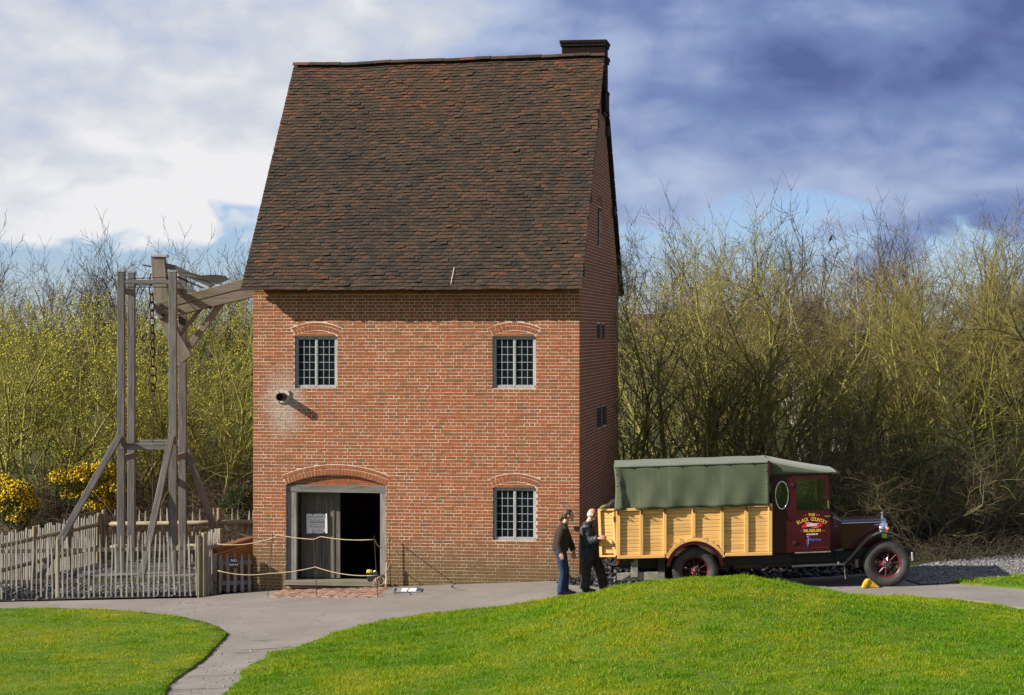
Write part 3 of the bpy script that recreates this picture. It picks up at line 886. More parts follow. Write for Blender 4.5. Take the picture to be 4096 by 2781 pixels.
# ---- windows
MAT['frame'] = wood_mat('window_oak', (0.22, 0.21, 0.20), (0.38, 0.37, 0.36), 2, scale=1.5)
MAT['came'] = simple('painted_cames', (0.30, 0.325, 0.35), 0.5)
def glass_mat(name, col, rough=0.04):
    m, nt, b = new_mat(name); k = NT(nt)
    b.inputs['Base Color'].default_value = col + (1,); b.inputs['Roughness'].default_value = rough
    b.inputs['Specular IOR Level'].default_value = 0.12
    k.bump(k.noise(k.coord('World'), 3.0, 2, 0.5), 0.05, 0.02, b)
    return m
MAT['pane'] = glass_mat('old_glass', (0.006, 0.008, 0.010))
def window(w, name='window'):
    s0, s1, z0, z1 = w; fd = .055; t = .062
    s0 += .004; s1 -= .004; z0 += .003; z1 -= .004
    fr = MB()
    fr.box((s0, fd, z0), (s1, fd + .09, z0 + t), .4).box((s0, fd, z1 - t * .9), (s1, fd + .09, z1), .6)
    fr.box((s0, fd + .001, z0 + t), (s0 + t, fd + .09, z1 - t * .9), .3).box((s1 - t, fd + .001, z0 + t), (s1, fd + .09, z1 - t * .9), .7)
    mid = (s0 + s1) / 2
    fr.box((mid - .026, fd + .004, z0 + t), (mid + .026, fd + .09, z1 - t * .9), .5)
    o = fr.build(name, MAT['frame'], house); bevel(o, .004, 1)
    pegs = [(s0 + .03, z1 - .03), (mid, z1 - .03), (s1 - .03, z1 - .03), (s0 + .03, z0 + .03), (mid, z0 + .03), (s1 - .03, z0 + .03)]
    for px, pz in pegs:
        MB().lathe([(.001, -.006), (.010, -.006), (.011, .002)], (px, fd, pz), (0, 1, 0), 8).build('peg', MAT['darkwood'], o)
    for a, b in ((s0 + t, mid - .026), (mid + .026, s1 - t)):
        za, zb_ = z0 + t, z1 - t * .9; n, m = 3, 6; c = .0055
        edge = .010
        for i in range(n + 1):
            x = a + edge / 2 + (b - a - edge) * i / n; q = c if 0 < i < n else edge / 2
            MB().box((x - q, fd + .022, za), (x + q, fd + .040, zb_)).build('glazing_bar', MAT['came'], o)
        for j in range(m + 1):
            z = za + edge / 2 + (zb_ - za - edge) * j / m; q = c if 0 < j < m else edge / 2
            MB().box((a, fd + .0235, z - q), (b, fd + .0385, z + q)).build('glazing_bar', MAT['came'], o)
        for i in range(n):
            for j in range(m):
                x0 = a + edge / 2 + (b - a - edge) * i / n; x1 = a + edge / 2 + (b - a - edge) * (i + 1) / n
                zz0 = za + edge / 2 + (zb_ - za - edge) * j / m; zz1 = za + edge / 2 + (zb_ - za - edge) * (j + 1) / m
                tx, tz = random.gauss(0, .0022), random.gauss(0, .0022); y = fd + .031
                MB().hexa([(x0, y - tx, zz0), (x1, y + tx, zz0), (x1, y + .003 + tx, zz0), (x0, y + .003 - tx, zz0),
                           (x0, y - tx + tz, zz1), (x1, y + tx + tz, zz1), (x1, y + .003 + tx + tz, zz1), (x0, y + .003 - tx + tz, zz1)]).build('pane', MAT['pane'], o)
    return o
for w in WIN: window(w)
# narrow gable window: frame, bars, pane
gwo = MB()
a0, a1, b0, b1 = GW
X = LEN - .06
gwo.box((X - .06, a0, b0), (X, a0 + .06, b1)).box((X - .06, a1 - .06, b0), (X, a1, b1)).box((X - .06, a0 + .06, b0), (X, a1 - .06, b0 + .06)).box((X - .06, a0 + .06, b1 - .06), (X, a1 - .06, b1))
gwo = gwo.build('window', MAT['darkwood'], house)
for i in range(1, 6):
    z = b0 + .06 + (b1 - b0 - .12) * i / 6
    MB().box((X - .03, a0 + .06, z - .01), (X - .012, a1 - .06, z + .01)).build('glazing_bar', MAT['came'], gwo)
for j in (1, 2):
    y = a0 + .06 + (a1 - a0 - .12) * j / 3
    MB().box((X - .031, y - .01, b0 + .06), (X - .011, y + .01, b1 - .06)).build('glazing_bar', MAT['came'], gwo)
MB().box((X - .024, a0 + .06, b0 + .06), (X - .020, a1 - .06, b1 - .06)).build('pane', MAT['pane'], gwo)
ga = Arch(a0 - .02, a1 + .02, b1 + .02, .12, 7, 5, .10, .06)
vo = MB()
for n, r0, r1 in ((ga.n1, ga.R, ga.R + .1), (ga.n2, ga.R + .11, ga.R + .17)):
    for i in range(n):
        g = .006 / ga.R; q0 = -ga.half + 2 * ga.half * i / n + g; q1 = -ga.half + 2 * ga.half * (i + 1) / n - g
        v, f = brick_geo([ga.pt(r0, q0), ga.pt(r0, q1), ga.pt(r1, q1), ga.pt(r1, q0)], right_place, -.008); vo.add(v, f, random.random())
vo.build('window_arch', MAT['brick'], gable_wall)
for sl in slots:
    MB().box((LEN - .30, sl[0], sl[2]), (LEN + .015, sl[1], sl[3])).build('slot_fill', MAT['darkwood'], house)  # dark block fills each open joist hole, standing for the shade inside

# ---- door: frame, plank leaf, threshold
MAT['doorframe'] = wood_mat('door_oak', (0.12, 0.113, 0.102), (0.25, 0.238, 0.22), 2)
MAT['doorplank'] = wood_mat('door_plank', (0.062, 0.056, 0.045), (0.13, 0.12, 0.10), 2, moss=0.15)
s0, s1, z0, z1 = DOOR
zl = fw(1344, 1972)[1]; sl_ = fw(1184, 2200)[0]; sr_ = fw(1519, 2200)[0]; zth = fw(1344, 2324)[1]
dfr = MB().box((s0 + .004, .045, zl), (s1 - .004, .20, z1 + .012), .6).build('door_lintel', MAT['oakx'], house); bevel(dfr, .006, 1)
o = MB().box((s0 + .006, .05, zth), (sl_, .20, zl), .25).build('door_jamb', MAT['doorframe'], house); bevel(o, .006, 1)
o = MB().box((sr_, .05, zth), (s1 - .006, .20, zl), .75).build('door_jamb', MAT['doorframe'], house); bevel(o, .006, 1)
o = MB().box((s0 - .02, -.13, z0 + .03), (s1 + .01, .46, zth), .5).build('threshold', MAT['beamwood'], house); bevel(o, .012, 2)
leaf_r = fw(1346, 2200)[0]
leaf = MB().box((sl_ + .0, .375, zth + .03), (leaf_r, .39, zl + .04)).build('door', MAT['darkwood'], house)
nb = 6; bw = (leaf_r - sl_ - .03) / nb
for i in range(nb):
    x0 = sl_ + .03 + bw * i
    o = MB().box((x0 + .003, .352 + random.uniform(0, .006), zth + .025), (x0 + bw - .003, .376, zl + .035), random.random()).build('plank', MAT['doorplank'], leaf)
    if i: MB().box((x0 - .018, .334, zth + .03), (x0 + .018, .353, zl + .03), random.random()).build('cover_strip', MAT['doorplank'], leaf)
nails = MB()
for i in range(nb):
    for z in (zth + .3, zth + 1.05, zl - .3):
        nails.lathe([(.001, -.006), (.009, -.004), (.010, .004)], (sl_ + .03 + bw * (i + .5), .352, z), (0, 1, 0), 6)
nails.build('nail', MAT['iron'], leaf)
# leaf swung inwards on the other side
o = MB().box((sr_ - .05, .40, zth + .03), (sr_ - .005, 1.35, zl - .02)).build('door', MAT['doorplank'], house)

# ---- roof
roof = MB()
rs0, rs1 = -.16, LEN + .10
dm = DEP / 2
def slope(t, side, lift=0.0):
    """t: 0 eave .. 1 ridge; side -1 front, +1 rear; returns (d, z)"""
    nz = (dm + OVER) / math.hypot(dm + OVER, RIDGE_Z - EAVE_Z); nd = (RIDGE_Z - EAVE_Z) / math.hypot(dm + OVER, RIDGE_Z - EAVE_Z)
    d = -OVER + (dm + OVER) * t; z = EAVE_Z + (RIDGE_Z - EAVE_Z) * t + nz * lift; d -= nd * lift
    return (d, z) if side < 0 else (DEP - d, z)
def sag(s, t):
    return -.05 * math.exp(-((s - 1.2) / 1.3) ** 2) * t ** 2 - .03 * math.exp(-((s - 3.6) / 1.5) ** 2) * t * t + .012 * math.sin(s * 1.9) * math.sin(t * 9 + s) + .07 * (s / LEN - .5) * t
rb = MB()
for side in (-1, 1):
    a = slope(0.01, side, -.02); b = slope(1.0, side, -.02); c = slope(1.0, side, -.10); e = slope(.012, side, -.045)
    v = []
    for s in (rs0 + .01, rs1 - .01): v += [(s, p[0], p[1] + sag(s, tt)) for p, tt in ((a, 0), (b, 1), (c, 1), (e, 0))]
    rb.add(v, [(0, 1, 5, 4), (3, 7, 6, 2), (0, 4, 7, 3), (0, 3, 2, 1), (4, 5, 6, 7)])
roofo = rb.build('roof', MAT['darkwood'], house)
tiles = []
NROW, TW = 72, .1665
def tile(s, w, t0, side, r, row):
    gl = (1.0 / NROW) * 1.75
    l0 = .035 + random.gauss(0, .004) + (random.random() < .06) * .014; l1 = .004
    sk = random.gauss(0, .0022); th = .014; dt = random.gauss(0, .0006)
    v = []
    cr = .004
    for tt, lf, kk_ in ((t0 + dt, l0, 0), (min(t0 + gl, 1.003), l1, 1)):
        for q in (0, .5, 1):
            ss = s + w * q; hump = cr * (1 - (2 * q - 1) ** 2) * (1 - kk_)
            for th_ in (0, -th):
                d, z = slope(tt + sk * (q - .5), side, lf + hump + th_); v.append((ss, d, z + sag(ss, tt)))
    # order per end: (q0 top, q0 bot, q.5 top, q.5 bot, q1 top, q1 bot)
    f = [(0, 2, 8, 6), (2, 4, 10, 8), (1, 3, 2, 0), (3, 5, 4, 2), (0, 6, 7, 1), (4, 5, 11, 10)]
    return v, f
lichen = lambda s, t: max(0, 1 - math.hypot((s - 1.4) / 1.8, (t - .93) / .14))
for side in (-1, 1):
    for row in range(NROW):
        t0 = row / NROW * .995
        s = rs0 - (TW / 2 if row % 2 else 0) + random.uniform(-.006, .006)
        while s < rs1 - .03:
            w = TW + random.gauss(0, .002); a = max(s, rs0); b = min(s + w, rs1)
            if b - a > .045:
                r = random.random() ** 1.15
                # patches where redder or newer tiles were used
                patch = .5 + .5 * math.sin(a * 1.7 + .8 * math.sin(t0 * 7)) * math.sin(t0 * 6 + 1.1 * math.sin(a * 1.1))
                topred = max(0, (t0 - .55) * .55)
                r = min(1, max(0, .50 * r + .20 * patch + topred * .9 + (.16 if (t0 < .25 and a > 5.2 and random.random() < .5) else 0) + random.gauss(0, .06)))
                r = .05 + .90 * r
                tiles.append((tile(a + .0015, b - a - .003, t0, side, r, row), r, (b - a) * (1.05 - .1 * t0) if side < 0 else -1, side))
            s += w
tiles.sort(key=lambda q: -q[2])
rest_f, rest_r = MB(), MB()
for i, ((v, f), r, a, side) in enumerate(tiles):
    if i < 290: mesh_obj('tile', v, f, MAT['tile'], roofo, [r] * len(f))
    else: (rest_f if side < 0 else rest_r).add(v, f, r)
tag(rest_f.build('tiling', MAT['tile'], roofo), kind='stuff')
tag(rest_r.build('tiling', MAT['tile'], roofo), kind='stuff')
# ridge tiles
s = rs0 - .01; cols = [.9, .35, .5, .08, .06, .6, .6, .4, .5, .15]
i = 0
while s < rs1 - .05:
    w = random.uniform(.34, .44); e = min(s + w, rs1 + .01); n = 8; v = []
    for ss, k_ in ((s + .004, 0), (e - .004, 1)):
        for lay in (0, .018):
            for j in range(n + 1):
                a = R(-62) + R(124) * j / n
                v.append((ss, dm + math.sin(a) * (.15 - lay), RIDGE_Z - .055 + math.cos(a) * (.15 - lay) + sag(ss, 1) + .012 * ((i % 3) - 1) * .5))
    m = n + 1; f = []
    for j in range(n):
        f += [(j, j + 1, 2 * m + j + 1, 2 * m + j), (m + j, 3 * m + j, 3 * m + j + 1, m + j + 1), (j, m + j, m + j + 1, j + 1), (2 * m + j, 2 * m + j + 1, 3 * m + j + 1, 3 * m + j)]
    f += [(0, 2 * m, 3 * m, m), (n, m + n, 3 * m + n, 2 * m + n)]
    mesh_obj('ridge_tile', v, f, MAT['tile'], roofo, [cols[i % len(cols)] * .8 + random.uniform(0, .15)] * len(f))
    s = e; i += 1
# purlin ends and wall plates under the verges
for side in (-1, 1):
    for t in (.10, .40, .73):
        d, z = slope(t, side, -.20)
        for s_ in ((LEN - .1, rs1 - .015), (rs0 + .015, .1)):
            MB().box((s_[0], d - .09, z - .11), (s_[1], d + .09, z + .11)).build('purlin', MAT['darkwood'], roofo)
o = MB()
for side in (-1, 1):
    d, z = slope(.03, side, -.10)
    o = MB().box((rs0 + .03, d - .02, z - .03), (rs1 - .03, d + .05, z + .04)).build('eaves_board', MAT['darkwood'], roofo)
for i in range(19):
    x = .15 + i * (LEN - .3) / 18; a = slope(.03, -1, -.12); b = slope(.11, -1, -.15)
    MB().bar((x, a[0], a[1]), (x, b[0], b[1]), .07, .09).build('rafter', MAT['darkwood'], roofo)

# ---- chimney
ch = MB()
cx1 = LEN + .075; cx0 = cx1 - 1.02; cd0 = dm + .17; cd1 = cd0 + .80
ctop = CAMZ + (HV - 186) / FPX * 51.6
ch.box((cx0 + .012, cd0 + .012, 10.5), (cx1 - .012, cd1 - .012, ctop - .02))
chim = ch.build('chimney', MAT['dark'], roofo)
def chim_course(z, ox, k, ind):
    a0, a1, b0, b1 = cx0 - ox, cx1 + ox, cd0 - ox, cd1 + ox; n = 5; L = (a1 - a0) / (n - .5 * (k % 2) * 0)
    w = .105; out = []
    m = 5 if k % 2 == 0 else 9
    for i in range(m):
        p = a0 + (a1 - a0) * i / m + .004; q = a0 + (a1 - a0) * (i + 1) / m - .004
        out.append(((p, b0, z + .004), (q, b0 + w, z + COURSE - .005))); 
        out.append(((p, b1 - w, z + .004), (q, b1, z + COURSE - .005)))
    m = 3 if k % 2 else 5
    for i in range(m):
        p = b0 + w + (b1 - b0 - 2 * w) * i / m + .004; q = b0 + w + (b1 - b0 - 2 * w) * (i + 1) / m - .004
        out.append(((a0, p, z + .004), (a0 + w, q, z + COURSE - .005))); out.append(((a1 - w, p, z + .004), (a1, q, z + COURSE - .005)))
    return out
cr = MB(); nci = 0; k = 0; z = ctop - COURSE
while z > 10.5:
    ox = {0: .05, 1: .03, 5: .05, 6: .03, 16: .04}.get(k, 0.0 if k < 16 else .03)
    for a, b in chim_course(z, ox, k, k < 4):
        r = random.uniform(0, .35) if random.random() < .75 else random.uniform(.5, .8)
        if k < 4 and a[1] < cd0 + .05 and nci < 26:
            MB().box(a, b, r).build('brick', MAT['dark_brick'], chim); nci += 1
        else: cr.box(a, b, r)
    z -= COURSE; k += 1
tag(cr.build('brickwork', MAT['dark_brick'], chim), kind='stuff')

# ---- waste pipe on the front wall, with its square flange
ps, pz = fw(1135, 1587)
pipe = MB().box((ps - .13, -.035, pz - .13), (ps + .13, .003, pz + .13)).build('waste_pipe', simple('galvanised_flange', (0.47, 0.42, 0.34), .7, 0), house)
MB().lathe([(.090, .0), (.092, -.27), (.080, -.272), (.078, -.10), (.001, -.10)], (ps - .01, -.03, pz), (0, 1, 0), 24).build('spout', MAT['iron'], pipe)
for a, b in ((-1, -1), (1, -1), (-1, 1), (1, 1)):
    MB().lathe([(.001, -.014), (.012, -.012), (.012, 0)], (ps + a * .11, -.036, pz + b * .11), (0, 1, 0), 6).build('bolt', MAT['iron'], pipe)

# small black meter box by the corner, a stray batten on the roof
ms, mz = fw(2306, 2113)
o = MB().box((ms - .055, -.03, mz - .045), (ms + .05, .004, mz + .045)).build('meter_box', simple('black_meter_box', (.012, .012, .013), .4), house); bevel(o, .006, 1)
ss_, zz_ = fw(1816, 1115)
da, db = slope(.02, -1, .05), slope(.085, -1, .05)
MB().bar((ss_, da[0], da[1]), (ss_ + .02, db[0], db[1]), .012, .012).build('batten', simple('pale_batten', (.5, .47, .42), .8), roofo)
# ------------------------------------------------------------------ low wall beside the house
MAT['cap'] = brick_mat('coping_brick', 0.8)
def low_wall():
    o = empty('low_brick_wall', (-6.48, 46.95, 0))
    tag(o, 'low red brick retaining wall with sloping coping beside the gate', 'wall')
    a, b = Vector((0, 0, 0)), Vector((.52, 2.75, 0)); d = (b - a).normalized(); nrm = Vector((d.y, -d.x, 0))
    zt = .56; L = (b - a).length
    core = MB().hexa([a - nrm * .20 + Vector((0, 0, -.8)), a - nrm * .002 + Vector((0, 0, -.8)), b - nrm * .002 + Vector((0, 0, -.8)), b - nrm * .20 + Vector((0, 0, -.8)),
                      a - nrm * .20 + Vector((0, 0, zt - .07)), a - nrm * .002 + Vector((0, 0, zt - .07)), b - nrm * .002 + Vector((0, 0, zt - .07)), b - nrm * .20 + Vector((0, 0, zt - .07))]).build('core', MAT['mortar'], o)
    z = -.62; k = 0
    while z < zt - .1:
        x = 0 if k % 2 else -.115
        while x < L:
            p, q = max(x + .004, 0), min(x + .226, L)
            if q - p > .03:
                c = a + d * p; e = a + d * q
                MB().hexa([c - nrm * .1 + Vector((0, 0, z + .004)), c + nrm * .004 + Vector((0, 0, z + .004)), e + nrm * .004 + Vector((0, 0, z + .004)), e - nrm * .1 + Vector((0, 0, z + .004)),
                           c - nrm * .1 + Vector((0, 0, z + .069)), c + nrm * .004 + Vector((0, 0, z + .069)), e + nrm * .004 + Vector((0, 0, z + .069)), e - nrm * .1 + Vector((0, 0, z + .069))], random.random()).build('brick', MAT['brick'], o)
            x += .23
        z += .073; k += 1
    x = 0
    while x < L - .02:
        c = a + d * (x + .003); e = a + d * min(x + .072, L); u = .012
        MB().hexa([c - nrm * .215 + Vector((0, 0, zt - .07)), c + nrm * u + Vector((0, 0, zt - .07)), e + nrm * u + Vector((0, 0, zt - .07)), e - nrm * .215 + Vector((0, 0, zt - .07)),
                   c - nrm * .215 + Vector((0, 0, zt + .04)), c + nrm * u + Vector((0, 0, zt + .04)), e + nrm * u + Vector((0, 0, zt + .04)), e - nrm * .215 + Vector((0, 0, zt + .04))], random.uniform(.2, .7)).build('coping_brick', MAT['cap'], o)
        x += .075
low_wall()

# ------------------------------------------------------------------ paling fences
def paling(mb, x, y, z0, z1, w, lean=0.0, seed=None, tocam=Vector((0, -1, 0)), r=.5, along=Vector((1, 0, 0))):
    """one split chestnut pale: wavy, uneven, with a cut point"""
    n = 5; rg = random.Random(seed); ph = rg.uniform(0, 6); am = rg.uniform(.002, .012)
    th = w * rg.uniform(.5, .8); v = []
    for i in range(n + 1):
        t = i / n; z = z0 + (z1 - z0) * t; ww = w * (.95 + .12 * math.sin(t * 5 + ph)) * (1 if i < n else .38)
        off = am * math.sin(t * 4.2 + ph) + lean * t
        c = Vector((x, y, z)) + along * off
        for sx, sy in ((-1, -1), (1, -1), (1, 1), (-1, 1)):
            v.append(c + along * (sx * ww / 2) - tocam * (sy * th / 2))
    f = [(3, 2, 1, 0), tuple(4 * n + i for i in range(4))]
    for i in range(n):
        for k in range(4): f.append((4 * i + k, 4 * i + (k + 1) % 4, 4 * (i + 1) + (k + 1) % 4, 4 * (i + 1) + k))
    mb.add(v, f, r); return mb
def fence(name, label, A, B, height, spacing, rails, posts, side, w=(.028, .045), round_rail=0.0, base=.0, post_r=.075, post_top=.0, pale_gap=0.0):
    """A->B in plan; pales on the camera side (side=+1) or the far side (-1) of the rails"""
    A, B = Vector((A[0], A[1], 0)), Vector((B[0], B[1], 0)); d = (B - A); L = d.length; d.normalize(); nrm = Vector((d.y, -d.x, 0))
    o = empty(name, (A.x, A.y, Tz(A.x, A.y))); base_z = Tz(A.x, A.y)
    tag(o, label, 'fence')
    loc = lambda p: Vector((p.x - A.x, p.y - A.y, p.z - base_z))
    def gz(t): q = A + d * t; return Tz(q.x, q.y)
    for hgt in rails:
        n = max(1, len(posts) - 1)
        for i in range(n):
            t0, t1 = (posts[i] + .0, posts[i + 1] - .0) if len(posts) > 1 else (0, L)
            p = A + d * t0; q = A + d * t1; p.z = gz(t0) + hgt; q.z = gz(t1) + hgt
            mid = (p + q) / 2 + Vector((0, 0, random.uniform(-.012, .012)))
            if round_rail: r_ = MB().tube([loc(p), loc((p + mid) / 2), loc(mid), loc((q + mid) / 2), loc(q)], [round_rail * .95, round_rail, round_rail * 1.03, round_rail, round_rail * .95], 10, random.random()).build('rail', MAT['rail'], o, True)
            else: MB().bar(loc(p), loc(q), .035, .085, r=random.random()).build('rail', MAT['rail'], o)
    for t in posts:
        q = A + d * t; z = gz(t); rr = post_r * random.uniform(.92, 1.05)
        MB().tube([loc(Vector((q.x, q.y, z - .2))), loc(Vector((q.x, q.y, z + height * .5))), loc(Vector((q.x + random.uniform(-.02, .02), q.y, z + height + post_top)))], [rr, rr, rr * .95], 12, random.random()).build('post', MAT['post'], o, False)
    t = spacing * .4; k = 0
    off = nrm * side * ((round_rail if round_rail else .018) + .018)
    while t < L:
        q = A + d * t + off; z = gz(t)
        ll = loc(Vector((q.x, q.y, 0)))
        mb = MB(); h = height + random.uniform(-.05, .06)
        paling(mb, ll.x, ll.y, z - base_z + base + random.uniform(-.03, .03), z - base_z + h, random.uniform(*w), random.gauss(0, .022), random.randint(0, 99999), nrm * side, random.random(), d)
        mb.build('pale', MAT['paling'], o)
        t += spacing * random.uniform(.86, 1.14); k += 1
    return o
FA, FB = (-12.9, 46.98), (-6.78, 46.55)
fence('paling_fence', 'grey split paling fence along the path in front of the timber frame', FA, FB, 1.33, .118, (.37, 1.04), [.05, 2.96, 6.1], 1, w=(.027, .045), base=-.02, post_top=-.02, post_r=.05)
fence('paling_fence', 'receding paling fence with round posts and rails below the gorse', (-12.35, 46.2), (-10.42, 54.0), 1.22, .105, (.42, .98), [.1, 2.2, 4.4, 6.4, 8.0], -1, w=(.03, .05), round_rail=.052, post_r=.062, post_top=.05)
fence('paling_fence', 'far paling fence with thick round rail between corner post and house', (-10.35, 54.05), (-6.2, 53.4), 1.30, .20, (.40, .98), [0.05, 3.05, 4.15], -1, w=(.034, .05), round_rail=.062, post_r=.062, post_top=.04)
fence('paling_fence', 'short return of paling fence beside the no entry gate', (-6.72, 46.55), (-6.50, 47.55), 1.36, .12, (.37, 1.04), [.05, .95], 1, w=(.05, .075), base=-.02)

# ------------------------------------------------------------------ gate with its sign
MAT['gate'] = wood_mat('gate_grey', (0.12, 0.115, 0.11), (0.24, 0.23, 0.215), 2)
g0, g1 = Vector((-6.42, 46.78, 0)), Vector((-5.72, 46.98, 0)); gz_ = Tz(-6.1, 46.9)
gate = empty('picket_gate', (g0.x, g0.y, gz_)); tag(gate, 'small grey picket gate in shade against the house corner', 'gate')
gd = (g1 - g0).normalized(); gl = (g1 - g0).length
for h in (.22, .66): MB().bar((0, 0, h) , tuple(gd * gl + Vector((0, 0, h))), .03, .09).build('rail', MAT['gate'], gate)
for i in range(5):
    t = .05 + (gl - .1) * i / 4; q = gd * t; w = .07
    mb = MB(); paling(mb, q.x, q.y - .035, .02, .86 + random.uniform(-.03, .03), w, 0, i, Vector((0, -1, 0)), random.random(), gd); mb.build('picket', MAT['gate'], gate)
black_paint = simple('black_board', (0.012, 0.012, 0.014), .4)
white_paint = simple('white_lettering', (0.78, 0.77, 0.73), .6, var=.03)
sb = gd * (gl * .47)
sgn = MB().box((sb.x - .075, sb.y - .075, .56), (sb.x + .075, sb.y - .062, .77)).build('sign', black_paint)
sgn.location = gate.location; tag(sgn, 'small black NO ENTRY sign fixed to the picket gate', 'sign')
def text_mesh(txt, size, mat, parent, loc, rot, ext=.0015, align='CENTER', shear=0.0, bold=0.0, sx=1.0):
    cu = bpy.data.curves.new('lettering', 'FONT'); cu.body = txt; cu.size = size; cu.align_x = align; cu.align_y = 'CENTER'
    cu.extrude = ext; cu.shear = shear; cu.offset = bold; cu.resolution_u = 3
    to = bpy.data.objects.new('lettering', cu); COL.objects.link(to)
    dg = bpy.context.evaluated_depsgraph_get(); me = bpy.data.meshes.new_from_object(to.evaluated_get(dg))
    bpy.data.objects.remove(to)
    o = bpy.data.objects.new('lettering', me); me.materials.clear(); me.materials.append(mat); COL.objects.link(o)
    o.location = loc; o.rotation_euler = rot; o.scale = (sx, 1, 1)
    if parent: o.parent = parent
    return o
text_mesh('NO', .085, white_paint, sgn, (sb.x, sb.y - .077, .715), (R(90), 0, 0), bold=.002)
text_mesh('ENTRY', .062, white_paint, sgn, (sb.x, sb.y - .077, .62), (R(90), 0, 0), bold=.0016)

# ------------------------------------------------------------------ timber pump frame
YF, YR = 51.0, 52.45
def px2(u, v, Y): 
    p = pix(u, v, Y); return p
frame = empty('timber_frame', (-8.7, 51.6, Tz(-8.7, 51.6))); tag(frame, 'tall weathered oak frame of four posts with raking braces', 'frame')
fo = Vector(frame.location)
def rel(p): return Vector(p) - fo
def timber(name, p, q, w, h, mat='oak', up=(0, 1, 0), bev=.008):
    """axis along local z so that the grain follows the timber"""
    p, q = Vector(p), Vector(q); d = q - p; L = d.length
    o = MB().box((-w / 2, -h / 2, 0), (w / 2, h / 2, L), random.random()).build(name, MAT[mat], frame)
    bevel(o, bev, 1)
    z = d.normalized(); y = Vector(up); y = (y - z * y.dot(z)).normalized(); x = y.cross(z)
    o.matrix_local = Matrix.Translation(p - fo) @ Matrix((x, y, z)).transposed().to_4x4()
    return o
zg = Tz(-8.7, 51)
def post(u, vt, Y, uw):
    x = (u - CU) / FPX * Y; zt = CAMZ - (vt - HV) / FPX * Y; w = uw / FPX * Y
    o = timber('post', (x, Y, zg - .05), (x, Y, zt), w, w)
    MB().box((x - w / 2 - .006 - fo.x, Y - w / 2 - .006 - fo.y, zt - .03 - fo.z), (x + w / 2 + .006 - fo.x, Y + w / 2 + .006 - fo.y, zt + .012 - fo.z)).build('post_cap', simple('lead_cap', (.34, .35, .36), .5, .3), frame)
    return x, zt, w
PFL = post(485, 1083, YF, 29); PRL = post(526, 1087, YR, 29); PFR = post(692, 1083, YF, 30); PRR = post(731, 1087, YR, 30)
def zpx(v, Y): return CAMZ - (v - HV) / FPX * Y
for Y, a, b, v in ((YF - .02, PFL, PFR, 1128), (YR, PRL, PRR, 1134), (YF - .03, PFL, PFR, 1786), (YR, PRL, PRR, 1772)):
    z = zpx(v, Y); timber('cross_beam', (a[0] - .02, Y, z), (b[0] + .02, Y, z), .12, .10 if v < 1500 else .15, up=(0, 0, 1))
for a, b in ((PFL, PRL), (PFR, PRR)):
    for v in (1165, 1834):
        z = zpx(v, YF); timber('side_beam', (a[0] + .05, YF + .05, z), (b[0] + .05, YR - .05, z), .10, .15, up=(0, 0, 1))
zr = zpx(1149, YF)
MB().tube([rel((PFL[0] - .12, YF - .02, zr)), rel((PFR[0] + .1, YF - .02, zr))], .012, 6).build('tie_rod', MAT['iron'], frame)
MB().tube([rel((PFL[0] + .05, YF - .05, zpx(1118, YF))), rel((PFR[0] - .2, YF + .6, zpx(1106, YF)))], .010, 6).build('tie_rod', MAT['iron'], frame)
for a, u, v, Y in ((PFL, 138, 2327, 49.5), (PFR, 561, 2323, 49.55)):
    foot = pix(u, v, Y); foot.z = Tz(foot.x, foot.y) - .03
    top = Vector((a[0] - .0, YF - .16, zpx(1740, YF)))
    timber('brace', foot, top, .15, .17)
timber('brace', (PRR[0] + 1.05, YR + .3, Tz(-7, 52.7)), (PRR[0] + .1, YR, zpx(1800, YR)), .15, .17)
timber('brace', (PRL[0] - .25, YR + 1.6, Tz(-9.6, 53.9)), (PRL[0], YR + .14, zpx(1800, YR)), .14, .16)
# plank deck round the shaft
for i in range(6):
    y = YF - .75 + i * .19
    o = MB().box((-1.55, 0, 0), (1.75, .175, .05), random.random()).build('deck_plank', MAT['oakx'], frame); o.location = (0, y - fo.y, -.0 - .01 + .02)
for i in range(3):
    y = YF + .5 + i * .55
    o = MB().box((-.85 - .0, 0, 0), (.75, .12, .16), random.random()).build('shaft_kerb', MAT['oakx'], frame); o.location = (0, y - fo.y, 0)

# ------------------------------------------------------------------ rocking beam with arch head
YB = 51.75
beam = empty('rocking_beam', pix(1000, 1140, YB)); tag(beam, 'great mossy oak beam end with curved arch head jutting from the wall', 'beam')
bo = Vector(beam.location)
def bpoly(name, pts, y0, y1, mat, parent=beam):
    """outline in photo pixels (at depth YB), thickened from y0 to y1"""
    c = [((u - CU) / FPX * YB - bo.x, CAMZ - (v - HV) / FPX * YB - bo.z) for u, v in pts]
    o = MB().prism(c, (0, y0 - bo.y, 0), (1, 0, 0), (0, 0, 1), (0, y1 - y0, 0), random.random()).build(name, MAT[mat], parent)
    bm = bmesh.new(); bm.from_mesh(o.data); bmesh.ops.recalc_face_normals(bm, faces=bm.faces); bm.to_mesh(o.data); bm.free()
    bevel(o, .008, 1); return o
def z1(x, y): return (x / 2.1036, 950 + y / 2.1036)
bpoly('upper_beam', [z1(1310, 556), z1(2240, 300), z1(2240, 385), z1(1318, 617)], YB - .22, YB + .20, 'beamwood')
bpoly('lower_beam', [z1(1320, 619), z1(2240, 388), z1(2240, 478), z1(1348, 690)], YB - .21, YB + .19, 'beamwood')
arc = []
for x, y in ((1277, 150), (1283, 260), (1292, 380), (1305, 500), (1325, 610), (1352, 700), (1385, 790), (1425, 870), (1475, 960), (1535, 1055)): arc.append(z1(x, y))
for x, y in ((1622, 995), (1570, 905), (1510, 800), (1478, 715), (1450, 610), (1428, 500), (1412, 380), (1400, 260), (1388, 150)): arc.append(z1(x, y))
bpoly('arch_head', arc, YB - .16, YB + .16, 'archwood')
